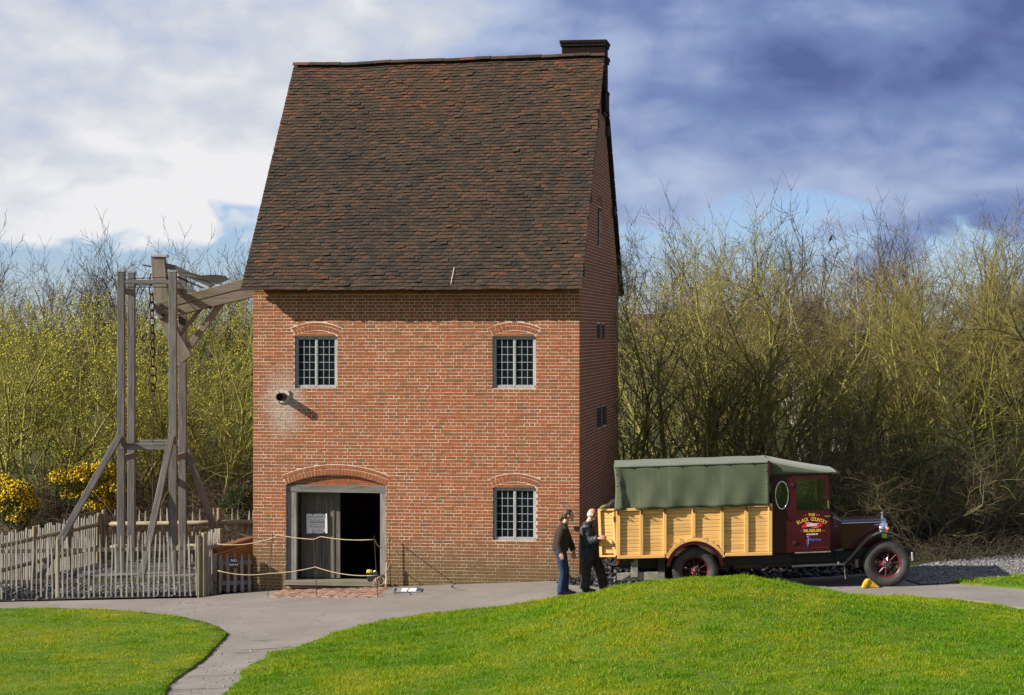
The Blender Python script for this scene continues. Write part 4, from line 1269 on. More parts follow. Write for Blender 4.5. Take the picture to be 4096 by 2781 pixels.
o = bpoly('arch_head_cap', [z1(1274, 140), z1(1415, 145), z1(1415, 168), z1(1274, 166)], YB - .19, YB + .19, 'lead')
o.data.materials[0] = simple('zinc_cap', (.45, .46, .48), .5, .4)
bpoly('strut', [z1(1392, 215), z1(1480, 235), z1(1815, 400), z1(1770, 418), z1(1395, 258)], YB - .09, YB + .05, 'oakx')
bpoly('strut', [z1(1410, 330), z1(1660, 452), z1(1610, 465), z1(1414, 372)], YB - .09, YB + .05, 'oakx')
bpoly('strut', [z1(1440, 300), z1(1725, 425), z1(1705, 432), z1(1440, 318)], YB - .02, YB + .03, 'lead')
bpoly('strut', [z1(1515, 795), z1(1660, 612), z1(1706, 602), z1(1530, 828)], YB - .08, YB + .08, 'archwood')
bpoly('strut', [z1(1572, 905), z1(1815, 578), z1(1888, 562), z1(1612, 940)], YB - .10, YB + .06, 'archwood')
bpoly('lead_sheet', [z1(1490, 284), z1(1600, 296), z1(1700, 320), z1(1820, 314), z1(1905, 325), z1(1940, 356), z1(1830, 398), z1(1800, 385), z1(1640, 320)], YB - .16, YB - .15, 'lead')
MB().tube([pix(*z1(1200, 232), YB) - bo, pix(*z1(1285, 248), YB) - bo], .02, 6).build('pin', MAT['iron'], beam)
for x, y in ((1350, 568), (1370, 655), (1500, 610), (1770, 588)):
    c = pix(*z1(x, y), YB - .23) - bo; MB().lathe([(.001, -.03), (.04, -.028), (.045, .02)], c, (0, 1, 0), 8).build('bolt', MAT['iron'], beam)

# ------------------------------------------------------------------ chain and pump rod hanging from the arch head
chain = empty('pump_chain', pix(606, 1080, YB)); tag(chain, 'rusty chain of long links with a hook and rod hanging from the beam', 'chain')
co = Vector(chain.location); MAT['rust'] = simple('rust', (0.05, 0.026, 0.017), .8, .2, .3, 30)
def link(cx, cz, hw, hh, turn, rr=.013):
    pts = []
    for i in range(14):
        a = 2 * math.pi * i / 14; x = hw * math.cos(a); z = hh * math.sin(a)
        pts.append((cx + x * math.cos(turn), x * math.sin(turn), cz + z))
    return MB().tube(pts, rr, 6, closed=True).build('link', MAT['rust'], chain, True)
vs_ = [1098, 1140, 1178, 1210, 1242, 1272, 1302, 1332, 1362, 1394, 1428, 1466, 1502, 1538, 1564]
for i in range(len(vs_) - 1):
    zc = CAMZ - ((vs_[i] + vs_[i + 1]) / 2 - HV) / FPX * YB - co.z; hh = (vs_[i + 1] - vs_[i]) / FPX * YB / 2 + .018
    u = 606 + i * .45; big = 11 <= i <= 12
    link((u - 606) / FPX * YB, zc, .058 if not big else .09, hh, (.3 if i % 2 else 1.1) if not big else .2, .0175)
zb_ = CAMZ - (1575 - HV) / FPX * YB - co.z
MB().tube([(.02, 0, zb_ + .08), (.07, 0, zb_ + .06), (.075, 0, zb_ - .01), (.03, 0, zb_ - .04), (-.005, 0, zb_)], .018, 6).build('hook', MAT['rust'], chain, True)
MB().tube([(.03, 0, zb_ - .03), (.035, 0, Tz(-8.7, 51.7) - co.z - .1)], .016, 6).build('rod', MAT['rust'], chain)

# ------------------------------------------------------------------ rope barrier
MAT['rope'] = simple('hemp_rope', (0.36, 0.285, 0.165), .95, 0, .2, 60)
def ground_at(u, v):
    x, y = hit(u, v); return Vector((x, y, Tz(x, y)))
pins = []
lab = ['leaning iron rope pin at the end of the brick apron near the house corner', 'iron rope pin in front of the plank door sign', 'iron rope pin in front of the open doorway', 'iron rope pin close to the wall with the knotted rope tail']
for i, (ub, vb, ut, vt) in enumerate(((1069, 2386, 1091, 2130), (1268, 2386, 1254, 2135), (1512, 2391, 1497, 2143), (1567, 2361, 1556, 2143))):
    b = ground_at(ub, vb); Y = b.y
    if i == 3: b = H2W(fw(1567, 2361)[0], -.12, 0); b.z = Tz(b.x, b.y); Y = b.y
    t = pix(ut, vt, Y)
    o = empty('rope_pin', b); tag(o, lab[i], 'rope pin', 'iron pins of the rope barrier')
    MB().tube([(0, 0, -.1), tuple(t - b)], .0095, 6).build('rod', MAT['rust'], o)
    d = t - b
    for k, h in enumerate((.905, .375)):
        c = d * h
        MB().tube([(c.x + .03, c.y - .02, c.z + .05), (c.x + .03, c.y - .03, c.z), (c.x, c.y - .012, c.z - .02)], .006, 5).build('loop', MAT['rust'], o)
    pins.append((b, t))
def P(i, h): b, t = pins[i]; return b + (t - b) * h + Vector((0, -.02, 0))
def rope(name, label, spans, r=.0098):
    pts = []
    for p, q, sagd in spans:
        for k in range(9):
            t = k / 8; c = Vector(p).lerp(Vector(q), t); c.z -= sagd * 4 * t * (1 - t)
            if pts and k == 0: continue
            pts.append(c)
    o0 = pts[0].copy()
    o = MB().tube([p - o0 for p in pts], r, 6).build(name, MAT['rope'], None, True); o.location = o0
    tag(o, label, 'rope', 'ropes of the rope barrier'); return o
eA = pix(868, 2176, 46.35); eB = pix(872, 2283, 46.35)
rope('rope', 'upper rope looping from the fence across the doorway pins', [(eA, P(0, .91), .07), (P(0, .98), P(1, .91), .02), (P(1, .98), P(2, .94), .05), (P(2, .94), P(3, .95), .19)])
rope('rope', 'lower rope sagging from the fence across the doorway pins', [(eB, P(0, .36), .06), (P(0, .36), P(1, .47), .03), (P(1, .47), P(2, .36), .07), (P(2, .36), P(3, .44), .10)])
tail = MB(); c = P(3, .46)
tail.tube([(0, 0, .0), (-.06, -.01, .02), (-.07, -.02, -.12), (-.065, -.02, -.30), (-.07, -.03, -.45)], [.014, .016, .02, .03, .045], 7)
for i in range(14): tail.tube([(-.07 + random.uniform(-.02, .02), -.03, -.43), (-.09 + random.uniform(-.06, .05), -.04 + random.uniform(-.03, .03), -.60 + random.uniform(-.03, .05))], .006, 4)
o = tail.build('rope_tail', MAT['rope']); o.location = c; tag(o, 'frayed rope tail hanging from the pin beside the door jamb', 'rope')
hk = MB(); hp = H2W(fw(1525, 2325)[0], -.16, 0); hp.z = fw(1525, 2322)[1]
for i in range(4):
    a0 = random.uniform(0, 3); rr = random.uniform(.045, .075)
    hk.tube([(rr * math.cos(2 * math.pi * k / 12) + random.uniform(-.01, .01) + i * .03 - .06, .03 * math.sin(a0 + 2 * math.pi * k / 12), rr * 1.2 * math.sin(2 * math.pi * k / 12)) for k in range(12)], .013, 5, closed=True)
for i in range(10): hk.tube([(-.08, -.01, .0), (-.12 + random.uniform(-.04, .03), -.03, -.09 + random.uniform(-.04, .02))], .006, 4)
o = hk.build('rope_hank', MAT['rope'], None, True); o.location = hp; tag(o, 'coiled hank of pale rope on the doorstep corner', 'rope')

# ------------------------------------------------------------------ sign on the door, box on the step, board on the ground, brick apron
cream = simple('cream_board', (0.82, 0.80, 0.77), .5, var=.05); ink = simple('dark_print', (0.03, 0.03, 0.04), .7)
q0 = fw(1227, 2055, .32); q1 = fw(1309, 2134, .32)
cs, cz = (q0[0] + q1[0]) / 2, (q0[1] + q1[1]) / 2; w2, h2 = (q1[0] - q0[0]) / 2, (q0[1] - q1[1]) / 2
sg = MB().box((-w2, -.012, -h2), (w2, 0, h2)).build('notice_board', cream); sg.location = H2W(cs, .318, cz); sg.rotation_euler = (0, R(-1.2), R(-8.5))
tag(sg, 'cream notice board about the steam engine hung on the plank door', 'sign')
edge = MB()
for a, b in (((-w2 + .02, -h2 + .02), (w2 - .02, -h2 + .026)), ((-w2 + .02, h2 - .026), (w2 - .02, h2 - .02)), ((-w2 + .02, -h2 + .02), (-w2 + .026, h2 - .02)), ((w2 - .026, -h2 + .02), (w2 - .02, h2 - .02)),
             ((-w2 + .02, h2 * .52), (w2 - .02, h2 * .53)), ((-w2 + .02, -h2 * .01), (w2 - .02, h2 * .0)), ((-w2 + .02, -h2 * .54), (w2 - .02, -h2 * .53))):
    edge.box((a[0], -.0135, a[1]), (b[0], -.0125, b[1]))
edge.build('ruled_lines', ink, sg)
for txt, z, size, sh, bd in (('WORKING REPLICA OF', .68, .042, 0, .0006), ('The Worlds First', .36, .052, .3, .0004), ('STEAM ENGINE', .12, .056, .3, .0012), ('ORIGINALLY BUILT IN 1712 BY', -.13, .026, 0, .0004),
                             ('THOMAS NEWCOMEN NOT MORE', -.28, .026, 0, .0006), ('THAN 1 MILE FROM THIS SPOT', -.43, .026, 0, .0004), ('Please Enter', -.72, .056, .3, .0004)):
    text_mesh(txt, size, ink, sg, (0, -.0135, h2 * z), (R(90), 0, 0), ext=.0006, shear=sh, bold=bd, sx=.93)
for x in (-w2 * .35, w2 * .72):
    for z in (h2, -h2): MB().box((x - .014, -.016, z - .02), (x + .014, .004, z + .02)).build('clip', MAT['iron'], sg)
bx = MB(); bs, bz = fw(1488, 2327); bz = zth
v = [(-.085, -.06, 0), (.085, -.06, 0), (.085, .06, 0), (-.085, .06, 0), (-.105, -.075, .2), (.105, -.075, .2), (.105, .075, .2), (-.105, .075, .2)]
bx.hexa(v); bxo = bx.build('plastic_box', simple('black_plastic', (.02, .02, .022), .45)); bxo.location = H2W(bs, .0, bz + .002); bxo.rotation_euler = (0, 0, R(-8.5)); bevel(bxo, .008, 1)
tag(bxo, 'black plastic tub on the doorstep holding a yellow cloth', 'box')
cl = MB()
for i in range(9): cl.tube([(random.uniform(-.09, .0), random.uniform(-.06, .04), .0), (random.uniform(-.1, .02), random.uniform(-.06, .05), .04), (random.uniform(-.08, .06), random.uniform(-.07, .03), .02)], [.02, .03, .015], 6)
o = cl.build('yellow_cloth', simple('yellow_cloth', (.62, .58, .02), .8), None, True); o.location = H2W(bs - .02, -.0, bz + .195); tag(o, 'bright yellow cloth lying in the black tub', 'cloth')
o = MB().tube([(-.03, 0, 0), (.0, -.01, .02), (.04, -.01, .01)], [.015, .02, .012], 6).build('white_rag', simple('white_rag', (.75, .75, .75), .8), None, True); o.location = H2W(bs + .07, -.02, bz + .215); tag(o, 'small white rag on the rim of the black tub', 'cloth')

pa, pb, pc, pd = ground_at(1567, 2376), ground_at(1683, 2370), ground_at(1664, 2351), ground_at(1608, 2354)
nb_ = empty('fallen_board', (pa + pb) / 2); tag(nb_, 'printed information board lying flat on the path by the wall', 'sign')
ax = (pb - pa).normalized(); L = (pb - pa).length; ay = Vector((-ax.y, ax.x, 0)); W_ = .62
def brd(name, x0, x1, y0, y1, z0, z1, mat, curl=0):
    n = 6; mb = MB(); v = []
    for i in range(n + 1):
        x = x0 + (x1 - x0) * i / n; cz_ = .03 + .05 * max(0, x / L) ** 2
        for y in (y0, y1):
            for z in (z0, z1): p = ax * x + ay * y; v.append((p.x, p.y, cz_ + z))
    f = [(0, 1, 3, 2), (4 * n, 4 * n + 2, 4 * n + 3, 4 * n + 1)]
    for i in range(n):
        b = 4 * i; f += [(b + 1, b + 5, b + 7, b + 3), (b, b + 2, b + 6, b + 4), (b, b + 4, b + 5, b + 1), (b + 2, b + 3, b + 7, b + 6)]
    return mb.add(v, f).build(name, mat, nb_)
brd('board', -L / 2, L / 2, 0, W_, -.02, .0, simple('board_grey', (.24, .24, .27), .6))
brd('print', -L * .18, L * .32, .04, W_ - .04, .0005, .003, simple('board_white', (.80, .80, .78), .6))
brd('print', -L * .45, -L * .36, .03, W_ - .03, .0005, .003, simple('board_navy', (.025, .03, .06), .6))
brd('print', L * .34, L * .48, .02, W_ - .02, .0005, .003, simple('board_navy_b', (.035, .045, .09), .6))

# brick apron before the door: herringbone-ish pavers set in the asphalt
apron = empty('brick_apron', ground_at(1300, 2375)); apron['kind'] = 'structure'; ao = Vector(apron.location)
corner = [ground_at(1075, 2388), ground_at(1512, 2390), H2W(fw(1566, 2345)[0], -.05, 0), H2W(fw(1130, 2345)[0], -.05, 0)]
MAT['paver'] = simple('worn_paver', (.235, .135, .10), .9, 0, .35, 5, kind='World')
poly = [(p.x, p.y) for p in corner]
def inpoly(x, y):
    c = False; j = 3
    for i in range(4):
        if (poly[i][1] > y) != (poly[j][1] > y) and x < (poly[j][0] - poly[i][0]) * (y - poly[i][1]) / (poly[j][1] - poly[i][1]) + poly[i][0]: c = not c
        j = i
    return c
cnt = 0; ux = Vector((_cs, -_sn, 0)); uy = Vector((_sn, _cs, 0)); dg1 = (ux + uy).normalized(); dg2 = (uy - ux).normalized()
for i in range(-40, 40):
    for j in range(-40, 40):
        # herringbone of 2:1 pavers
        for orient in (0, 1):
            a = i * .212 + j * .106; b = j * .106 - i * .212 if orient == 0 else j * .106 - i * .212
            if orient == 0: c0 = dg1 * (a) + dg2 * (b); e1, e2 = dg1 * .208, dg2 * .102
            else: c0 = dg1 * (a) + dg2 * (b + .106); e1, e2 = dg1 * .102, dg2 * .208
            m = ao + Vector((.3, .3, 0)) + c0 + (e1 + e2) / 2
            if not inpoly(m.x, m.y): continue
            p = ao + Vector((.3, .3, 0)) + c0; zz = Tz(m.x, m.y) + random.uniform(.006, .011)
            v = []
            for hz in (-.03, 0):
                for s_, t_ in ((0, 0), (1, 0), (1, 1), (0, 1)): g = p + e1 * s_ + e2 * t_; v.append((g.x - ao.x, g.y - ao.y, zz + hz - ao.z))
            MB().hexa(v, random.uniform(.1, .8)).build('paver', MAT['paver'], apron); cnt += 1
print('pavers', cnt)
# ------------------------------------------------------------------ old lorry
K = 212.0                       # photo pixels per metre at the near side of the lorry
SLOPE = 0.0300
def tl(u, v):
    """photo pixel -> lorry local (x forward, z up from the ground under the wheels)"""
    return ((u - 2781 + .040 * (2375 - v)) / K, (2375 - v - SLOPE * (u - 2781)) / K)
truck = empty('vintage_lorry', (0, 0, 0))
tag(truck, 'vintage maroon and timber lorry with green canvas tilt, parked on the road', 'lorry')
TY = 42.5                       # distance of the near side
base = pix(2781, 2375, TY)
yaw, pitch = R(-3.2), R(-2.3)
truck.matrix_world = Matrix.Translation(base) @ Matrix.Rotation(yaw, 4, 'Z') @ Matrix.Rotation(pitch, 4, 'Y') @ Matrix.Scale(TY / 40.3, 4)
# local axes: x forward (to the right), y away from the camera, z up; near side of the body at y = 0
MAT['ash'] = wood_mat('varnished_ash_x', (0.60, 0.335, 0.105), (0.72, 0.435, 0.155), 0, rough=.45, coat=.2, scale=1.4, grain=.3)
MAT['ashz'] = wood_mat('varnished_ash_z', (0.62, 0.355, 0.115), (0.73, 0.445, 0.16), 2, rough=.45, coat=.2, scale=1.4, grain=.3)
MAT['maroon'] = simple('maroon_paint', (0.040, 0.0035, 0.007), .34, 0, .12, 3, .3, coat=.12)
MAT['wheelred'] = simple('wheel_red', (0.085, 0.010, 0.017), .4, 0, .2, 8, coat=.3)
MAT['blackmetal'] = simple('black_chassis', (0.012, 0.012, 0.012), .5)
MAT['bonnet'] = simple('bonnet_maroon', (0.060, 0.006, 0.011), .24, 0, .1, 3, .4, coat=.35)
MAT['chrome'] = simple('chrome', (.82, .82, .84), .08, 1.0, .02)
MAT['orange'] = simple('orange_lens', (.75, .14, .02), .25)
MAT['brass'] = simple('brass', (.55, .38, .12), .3, 1.0)
def canvas_mat():
    m, nt, b = new_mat('green_canvas'); k = NT(nt); v = k.coord('Object')
    n = k.noise(v, 2.0, 5, .6); w = k.noise(v, 160, 2, .5)
    st = k.noise(k.coord('Object', scale=(14, 3, .8)), 1.0, 4, .6)
    c = k.mix(k.rng(n, .3, .7), c3(.066, .080, .046), c3(.092, .106, .062)); c = k.mix(k.rng(st, .52, .75, 0, .5), c, c3(.135, .143, .095))
    nt.links.new(c, b.inputs['Base Color']); b.inputs['Roughness'].default_value = .8; b.inputs['Specular IOR Level'].default_value = .25
    b.inputs['Sheen Weight'].default_value = .15
    k.bump(w, .25, .003, b); return m
MAT['canvas'] = canvas_mat()
def tyre_mat():
    m, nt, b = new_mat('tyre_rubber'); k = NT(nt); v = k.coord('Object')
    n = k.noise(v, 5, 5, .6); c = k.mix(k.rng(n, .3, .7), c3(.020, .019, .018), c3(.052, .049, .044))
    nt.links.new(c, b.inputs['Base Color']); b.inputs['Roughness'].default_value = .75; return m
MAT['tyre'] = tyre_mat()
WID = 1.95

def tbox(name, u0, v0, u1, v1, y0, y1, mat, parent=truck, bev=.006):
    (x0, za), (x1, zb) = tl(u0, v0), tl(u1, v1); xm = (u0 + u1) / 2
    z1_ = (2375 - v0 - SLOPE * (xm - 2781)) / K; z0_ = (2375 - v1 - SLOPE * (xm - 2781)) / K
    o = MB().box((x0, y0, z0_), (x1, y1, z1_), random.random()).build(name, MAT[mat], parent)
    if bev: bevel(o, bev, 1)
    return o
def tprism(name, pts, y0, y1, mat, parent=truck, bev=.006):
    c = [tl(u, v) for u, v in pts]
    o = MB().prism(c, (0, y0, 0), (1, 0, 0), (0, 0, 1), (0, y1 - y0, 0), random.random()).build(name, MAT[mat] if isinstance(mat, str) else mat, parent)
    bm = bmesh.new(); bm.from_mesh(o.data); bmesh.ops.recalc_face_normals(bm, faces=bm.faces); bm.to_mesh(o.data); bm.free()
    if bev: bevel(o, bev, 1)
    return o

# ---- chassis and underside
zc0, zc1 = .50, .62
for y in (.35, WID - .45): MB().box((-1.42, y, .48), (4.05, y + .10, .66)).build('chassis_rail', MAT['blackmetal'], truck)
MB().box((-1.40, .20, .66), (1.48, WID - .2, .705)).build('bed', MAT['blackmetal'], truck)
for x in (-1.2, -.6, .5, 1.2): MB().box((x, .03, .635), (x + .07, WID - .03, .70)).build('cross_bearer', MAT['blackmetal'], truck)
MB().tube([(-.0, .35, .425), (-.0, WID - .35, .425)], .06, 10).build('axle', MAT['blackmetal'], truck)
MB().tube([(3.6, .3, .43), (3.6, WID - .3, .43)], .05, 10).build('axle', MAT['blackmetal'], truck)
MB().box((.5, .55, .40), (2.6, .80, .50)).build('exhaust', MAT['iron'], truck)
MB().lathe([(.001, 0), (.09, 0), (.09, .55), (.001, .55)], (.75, .5, .46), (1, 0, 0), 12).build('silencer', MAT['iron'], truck)
MB().tube([(1.4, .5, .44), (2.3, .55, .43), (3.3, .6, .46)], .035, 8).build('drive_shaft', MAT['iron'], truck)
for y in (.30,):
    o = MB()
    for k in range(5): o.tube([(-.55 + k * .04, y + .06, .58 - .01 * k), (0, y + .06, .50 - .015 * k), (.55 - k * .04, y + .06, .58 - .01 * k)], .014, 4)
    o.build('leaf_spring', MAT['blackmetal'], truck)
# tow bar and brackets at the back
tb_ = simple('dusty_steel', (.20, .185, .155), .8, 0, .25)
tprism('tow_bar', [(2468, 2296), (2600, 2290), (2660, 2290), (2660, 2322), (2470, 2324)], .10, .22, tb_)
tprism('bracket', [(2524, 2222), (2552, 2221), (2552, 2310), (2524, 2311)], .06, .10, tb_, bev=.004)
tprism('bracket', [(2633, 2220), (2661, 2219), (2661, 2300), (2633, 2300)], .10, .16, 'blackmetal', bev=.004)
MB().bar((*tl(2484, 2318),)[:1] + (.08, tl(2484, 2318)[1]), (tl(2520, 2296)[0], .08, tl(2520, 2296)[1]), .03, .045).build('tow_lever', tb_, truck)
c = tl(2470, 2247); MB().lathe([(.001, -.05), (.03, -.045), (.042, -.02), (.044, .03)], (c[0], .12, c[1]), (0, 1, 0), 14).build('rear_lamp', MAT['orange'], truck, True)
tprism('rear_cross_member', [(2474, 2234), (2560, 2231), (2560, 2258), (2474, 2260)], .12, WID - .12, 'blackmetal')

# ---- timber body
ub = [(2464, 2482), (2560, 2574), (2653, 2667), (2767, 2782), (2882, 2896), (2977, 2993), (3070, 3087)]
def top_v(u): return 2040 - .0255 * (u - 2470)
def bot_v(u): return 2229 - .0205 * (u - 2470)
archc, archR = (2781, 2281), 131.0
def tquad(name, u0, u1, f0, f1, y0, y1, mat, parent=truck, bev=.004, cut=None):
    """strip between two fractions of the side height (0 top rail .. 1 bottom)"""
    def vv(u, f): return top_v(u) + (bot_v(u) - top_v(u)) * f
    p = [(u0, vv(u0, f1)), (u1, vv(u1, f1)), (u1, vv(u1, f0)), (u0, vv(u0, f0))]
    if cut:
        for k in range(25):
            a = math.pi * k / 24; nx, nz = math.cos(a), -math.sin(a)
            pass
    return tprism(name, p, y0, y1, mat, parent, bev)
side = tquad('side_panel', 2466, 3085, .03, .955, .035, .05, 'darkwood', bev=0)
NPL = 12
def arch_span(v):
    h = archc[1] - v
    if h >= archR: return None
    w = math.sqrt(max(0, archR ** 2 - h * h)); return (archc[0] - w, archc[0] + w)
for i in range(len(ub) - 1):
    a, b = ub[i][1] - 1, ub[i + 1][0] + 1
    for k in range(NPL):
        f0, f1 = .035 + .925 * k / NPL, .035 + .925 * (k + 1) / NPL
        um = (a + b) / 2; vm0 = top_v(um) + (bot_v(um) - top_v(um)) * f0; vm1 = top_v(um) + (bot_v(um) - top_v(um)) * f1
        sp = arch_span((vm0 + vm1) / 2)
        segs = [(a, b)]
        if sp:
            segs = []
            if a < sp[0]: segs.append((a, min(b, sp[0])))
            if b > sp[1]: segs.append((max(a, sp[1]), b))
        for p, q in segs:
            if q - p > 3: tquad('plank', p, q, f0 + .002, f1 - .0035, .012 + random.uniform(0, .003), .036, 'ash', side, .005)
# cut the backing panel free of the wheel arch by rebuilding it in three pieces
side.data.clear_geometry()
bk = MB()
for (a, b, f0, f1) in ((2466, archc[0] - archR, .03, .955), (archc[0] + archR, 3085, .03, .955), (archc[0] - archR, archc[0] + archR, .03, .50)):
    def vv(u, f): return top_v(u) + (bot_v(u) - top_v(u)) * f
    bk.prism([tl(a, vv(a, f1)), tl(b, vv(b, f1)), tl(b, vv(b, f0)), tl(a, vv(a, f0))], (0, .036, 0), (1, 0, 0), (0, 0, 1), (0, .014, 0))
bk_me = bk.build('tmp', MAT['ash'], None); side.data = bk_me.data; bpy.data.objects.remove(bk_me)
for i, (a, b) in enumerate(ub):
    f1 = .96
    if i == 3: f1 = (archc[1] - archR - top_v(2775)) / (bot_v(2775) - top_v(2775)) - .01
    tquad('upright', a, b, .02, f1, -.032, .014, 'ashz', side, .006)
    c = tl((a + b) / 2, top_v(a) + 9)
    MB().box((c[0] - .018, -.046, c[1] - .04), (c[0] + .018, -.03, c[1] + .035)).tube([(c[0], -.05, c[1] + .02), (c[0], -.085, c[1] - .0), (c[0], -.05, c[1] - .03)], .008, 5).build('rope_hook', MAT['wheelred'], side)
tquad('top_rail', 2464, 3088, -.035, .022, -.034, .06, 'ash', side, .006)
for a, b in ((2470, archc[0] - archR + 10), (archc[0] + archR - 12, 3087)):
    tquad('bottom_rail', a, b, .962, 1.03, -.036, .05, 'ash', side, .006)
# timber trim round the wheel arch (three lengths) and the mudguard
def ring(name, c, r0, r1, a0, a1, y0, y1, mat, parent, n=18):
    pts = []
    for i in range(n + 1):
        a = a0 + (a1 - a0) * i / n; pts.append((c[0] - r1 * math.cos(a), c[1] - r1 * math.sin(a)))
    for i in range(n, -1, -1):
        a = a0 + (a1 - a0) * i / n; pts.append((c[0] - r0 * math.cos(a), c[1] - r0 * math.sin(a)))
    cc = [tl(u, v) for u, v in pts]; m = len(cc); mb = MB(); N = n + 1
    v = [(x, y0, z) for x, z in cc] + [(x, y1, z) for x, z in cc]; f = []
    for i in range(n):
        o_, p_ = i, i + 1; q_, r_ = 2 * N - 1 - i, 2 * N - 2 - i
        f += [(o_, p_, r_, q_), (o_ + m, q_ + m, r_ + m, p_ + m), (o_, o_ + m, p_ + m, p_), (q_, r_, r_ + m, q_ + m)]
    f += [(0, 2 * N - 1, 2 * N - 1 + m, m), (n, n + m, N + m, N)]
    o = mb.add(v, f, random.random()).build(name, MAT[mat], parent); return autosmooth(o)
for a0, a1 in ((24, 68), (69, 112), (113, 156)): ring('arch_trim', archc, 117, 130, R(a0), R(a1), -.038, .05, 'ash', side)
ring('mudguard', archc, 103, 116.5, R(9), R(171), -.06, -.03, 'maroon', truck, 32)
ring('mudguard', archc, 107, 116.4, R(9), R(171), -.03, .34, 'maroon', truck, 32)
# far side and front board of the body, floor boards
o = tquad('far_side', 2466, 3085, .0, 1.0, WID - .05, WID, 'ash', truck)
tquad('headboard', 3072, 3086, -.02, 1.0, .05, WID - .05, 'ash', truck)
# ---- tail door swung open at the back
MAT['ash_door'] = MAT['ash']
door = empty('tail_door'); door.parent = truck
hx, hz0 = tl(2468, 2226); _, hz1 = tl(2468, 2037)
door.location = (hx - .008, .01, 0); door.rotation_euler = (0, 0, R(-16))
DW = .318
MB().box((-DW, .012, hz0 + .05), (-.02, .024, hz1 - .03)).build('door_back', MAT['ash'], door)
for k in range(12):
    z0_ = hz0 + .06 + (hz1 - hz0 - .10) * k / 12; z1_ = hz0 + .06 + (hz1 - hz0 - .10) * (k + 1) / 12
    o = MB().box((-DW + .05, -.006 + random.uniform(0, .003), z0_ + .003), (-.03, .013, z1_ - .004), random.random()).build('plank', MAT['ash'], door); bevel(o, .004, 1)
o = MB().box((-DW, -.05, hz0 + .03), (-DW + .055, .025, hz1 - .02), .8).build('stile', MAT['ashz'], door); bevel(o, .005, 1)
o = MB().box((-.035, -.025, hz0 + .03), (.0, .025, hz1 - .02), .8).build('stile', MAT['ashz'], door); bevel(o, .005, 1)
o = MB().box((-DW, -.05, hz1 - .02), (.005, .03, hz1 + .015), .6).build('rail', MAT['ash'], door); bevel(o, .005, 1)
o = MB().box((-DW, -.05, hz0 - .005), (.0, .03, hz0 + .03), .6).build('rail', MAT['ash'], door); bevel(o, .005, 1)
for z in (hz0 + .2, hz1 - .18): MB().box((-.02, -.035, z - .05), (.03, -.022, z + .05)).build('hinge', MAT['wheelred'], door)
# tail frame post and dark sheet behind the door
tprism('tilt_post', [(2462, 1948), (2467, 1948), (2470, 2038), (2464, 2038)], .06, .09, 'maroon')
tprism('tarpaulin', [(2410, 2040), (2428, 2034), (2445, 2018), (2466, 2012), (2466, 2040)], .5, 1.3, simple('black_sheet', (.02, .02, .022), .5))
o = MB().tube([(0, 0, 0), (.05, .0, .035), (.12, .01, .05), (.18, .02, .02)], [.015, .03, .032, .022], 8).build('work_glove', simple('glove_olive', (.17, .15, .05), .8), None, True)
gp = tl(2400, 2038); o.matrix_world = truck.matrix_world @ Matrix.Translation((gp[0], .0, gp[1] + .015)); tag(o, 'olive and yellow work glove lying on top of the open tail door', 'glove')

# ---- canvas tilt: side curtains sag slightly between bows, roof rounded at the edges
def tilt():
    u0, u1 = 2456, 3076; nx = 62
    prof = []      # (inset y, v offset below the top line), near side bottom -> up -> over -> far side
    for t in np.linspace(0, 1, 15): prof.append((-.055 + .028 * t, 168 * (1 - t) + 5))
    for a in np.linspace(0, math.pi / 2, 6)[1:]: prof.append((-.027 + .04 * (1 - math.cos(a)), 5 - 5 * math.sin(a)))
    half = len(prof); full = prof + [(WID / 4, -2.0), (WID / 2, -3.0), (WID * .75, -2.0)] + [(WID - y, dv) for y, dv in prof[::-1]]
    m = len(full); v = []; rg = random.Random(5)
    for i in range(nx + 1):
        t = i / nx; u = u0 + (u1 - u0) * t; vt = 1866 - .0262 * (u - 2456) + .8 * math.sin(t * 22)
        for j, (y, dv) in enumerate(full):
            fr = min(1, max(0, dv / 177.0))
            yy = y
            if j < half:
                # soft folds: hang between grommets, creases by the rear edge
                yy += .014 * math.sin(t * 40 + fr * 3) * fr * fr + .018 * math.sin(t * 13.5 + fr) * fr + .012 * math.sin(t * 31 - fr * 5) * fr * (1 - fr) * 2
                yy += .03 * math.exp(-((t - .05 - .05 * fr) / .022) ** 2) * fr - .03 * math.exp(-((t - .022 - .03 * fr) / .012) ** 2) * (1 - abs(fr - .5)) + .016 * math.exp(-((t - .10 - .03 * fr) / .03) ** 2) * fr
                yy += .012 * math.exp(-((t - .965) / .02) ** 2) * fr
            uu = u + (6 * fr if t < .02 else 0) + 4 * math.sin(fr * 4) * (1 - t) ** 8
            x, z = tl(uu, vt + dv)
            v.append((x, yy, z))
    f = [(i * m + j, (i + 1) * m + j, (i + 1) * m + j + 1, i * m + j + 1) for i in range(nx) for j in range(m - 1)]
    o = mesh_obj('canvas_tilt', v, f, MAT['canvas'], truck, None, True)
    md = o.modifiers.new('solid', 'SOLIDIFY'); md.thickness = .006; md.offset = 1
    return o
tiltO = tilt()
